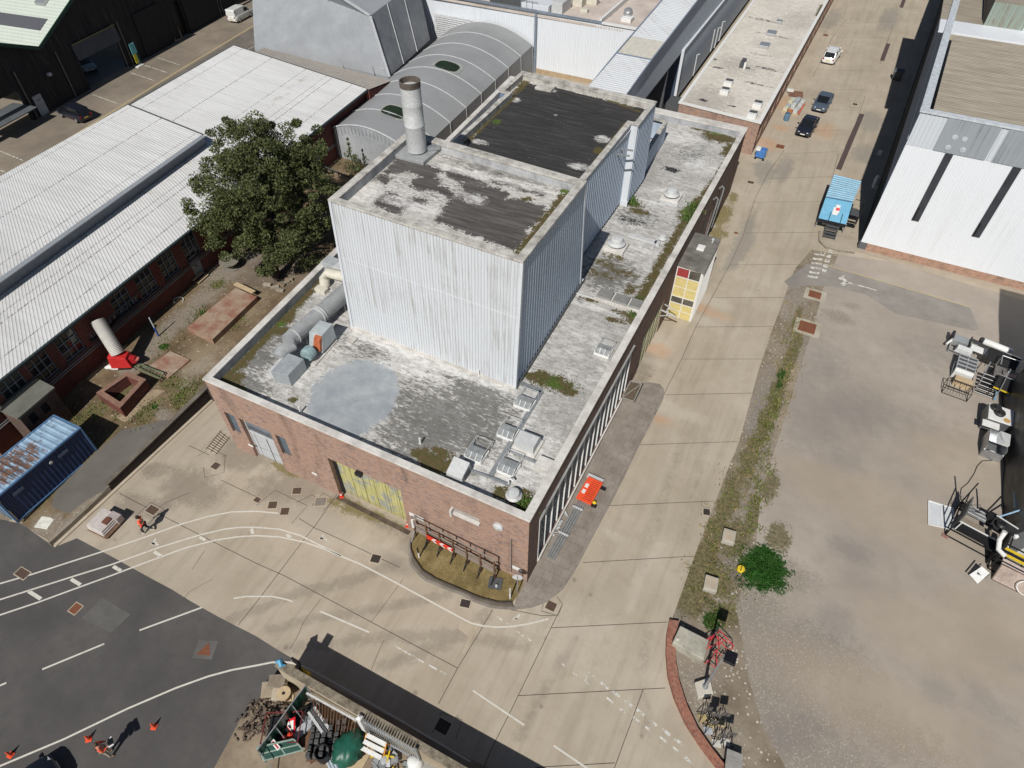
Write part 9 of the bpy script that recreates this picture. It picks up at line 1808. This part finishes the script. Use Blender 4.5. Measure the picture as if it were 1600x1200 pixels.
# white slatted barrier bench with orange ends
q0, q1 = ob(569, 1156, .9), ob(600, 1172, .9); dd_ = q1 - q0; t = thing('white_barrier', 'white slatted barrier with orange end frames in front of the palisade', 'barrier', ((q0.x + q1.x) / 2, (q0.y + q1.y) / 2, 0), math.atan2(dd_.y, dd_.x)); Lh = dd_.length / 2
for i, (y_, z_) in enumerate(((.22, 1.0), (-.05, .85), (-.32, .7))): MB().box(-Lh, Lh, y_ - .1, y_ + .1, z_ - .05, z_ + .02, None).build('slat', WHITE, t)
for s in (-1, 1): k = MB(); k.bar((s * Lh, -.45, 0), (s * Lh, .25, 1.05), .06).bar((s * Lh, .5, 0), (s * Lh, .25, 1.05), .06).bar((s * Lh, -.4, .1), (s * Lh, .5, .1), .05); k.build('end_frame', m_plain('orange_frame', (.70, .30, .04), .5), t)
x, y, z = at(607, 1197); t = thing('clamp_pile', 'heap of grey fittings and yellow clamps at the bottom of the palisade', 'fittings', (x, y, 0)); g = np.random.default_rng(8)
for i in range(16): MB().box(-.22, .22, -.14, .14, 0, .14, Matrix.Translation((g.uniform(-1, 1), g.uniform(-.6, .8), g.uniform(0, .3))) @ Matrix.Rotation(g.uniform(0, 3), 4, 'Z') @ Matrix.Rotation(g.uniform(-.5, .5), 4, 'Y')).build('grey_fitting', STEEL, t)
for i in range(9): MB().box(-.25, .25, -.035, .035, 0, .05, Matrix.Translation((g.uniform(-1, 1), g.uniform(-.6, .8), g.uniform(.3, .5))) @ Matrix.Rotation(g.uniform(0, 3), 4, 'Z')).build('yellow_clamp', YELLOW, t)
x, y, z = at(648, 1196); t = thing('white_sack', 'white rubble sack beside the end of the palisade fence', 'sack', (x, y, 0)); k = MB(); k.lathe((0, 0, 0), [(.35, 0), (.42, .3), (.3, .55), (.05, .6)], 14); k.v = [(x_ * (1 + .15 * math.sin(5 * y_)), y_ * (1 + .1 * math.sin(7 * x_)), z_) for x_, y_, z_ in k.v]; k.build('sack', WHITE, t, smooth='all')
x, y, z = at(684, 1200); t = thing('flat_sheet', 'long grey flat sheet leaning beside the compound wall', 'sheet', (x, y, 0), -.1); MB().hull([(-1.2, -.5, .1), (1.6, -.5, .1), (1.6, .4, .5), (-1.2, .4, .5)], [(-1.2, -.5, .16), (1.6, -.5, .16), (1.6, .4, .56), (-1.2, .4, .56)]).build('sheet', m_plain('grey_flat_sheet', (.26, .245, .22), .8), t); MB().box(-1.2, 1.6, .42, .48, .1, .62).build('dark_edge', BLACK, t)
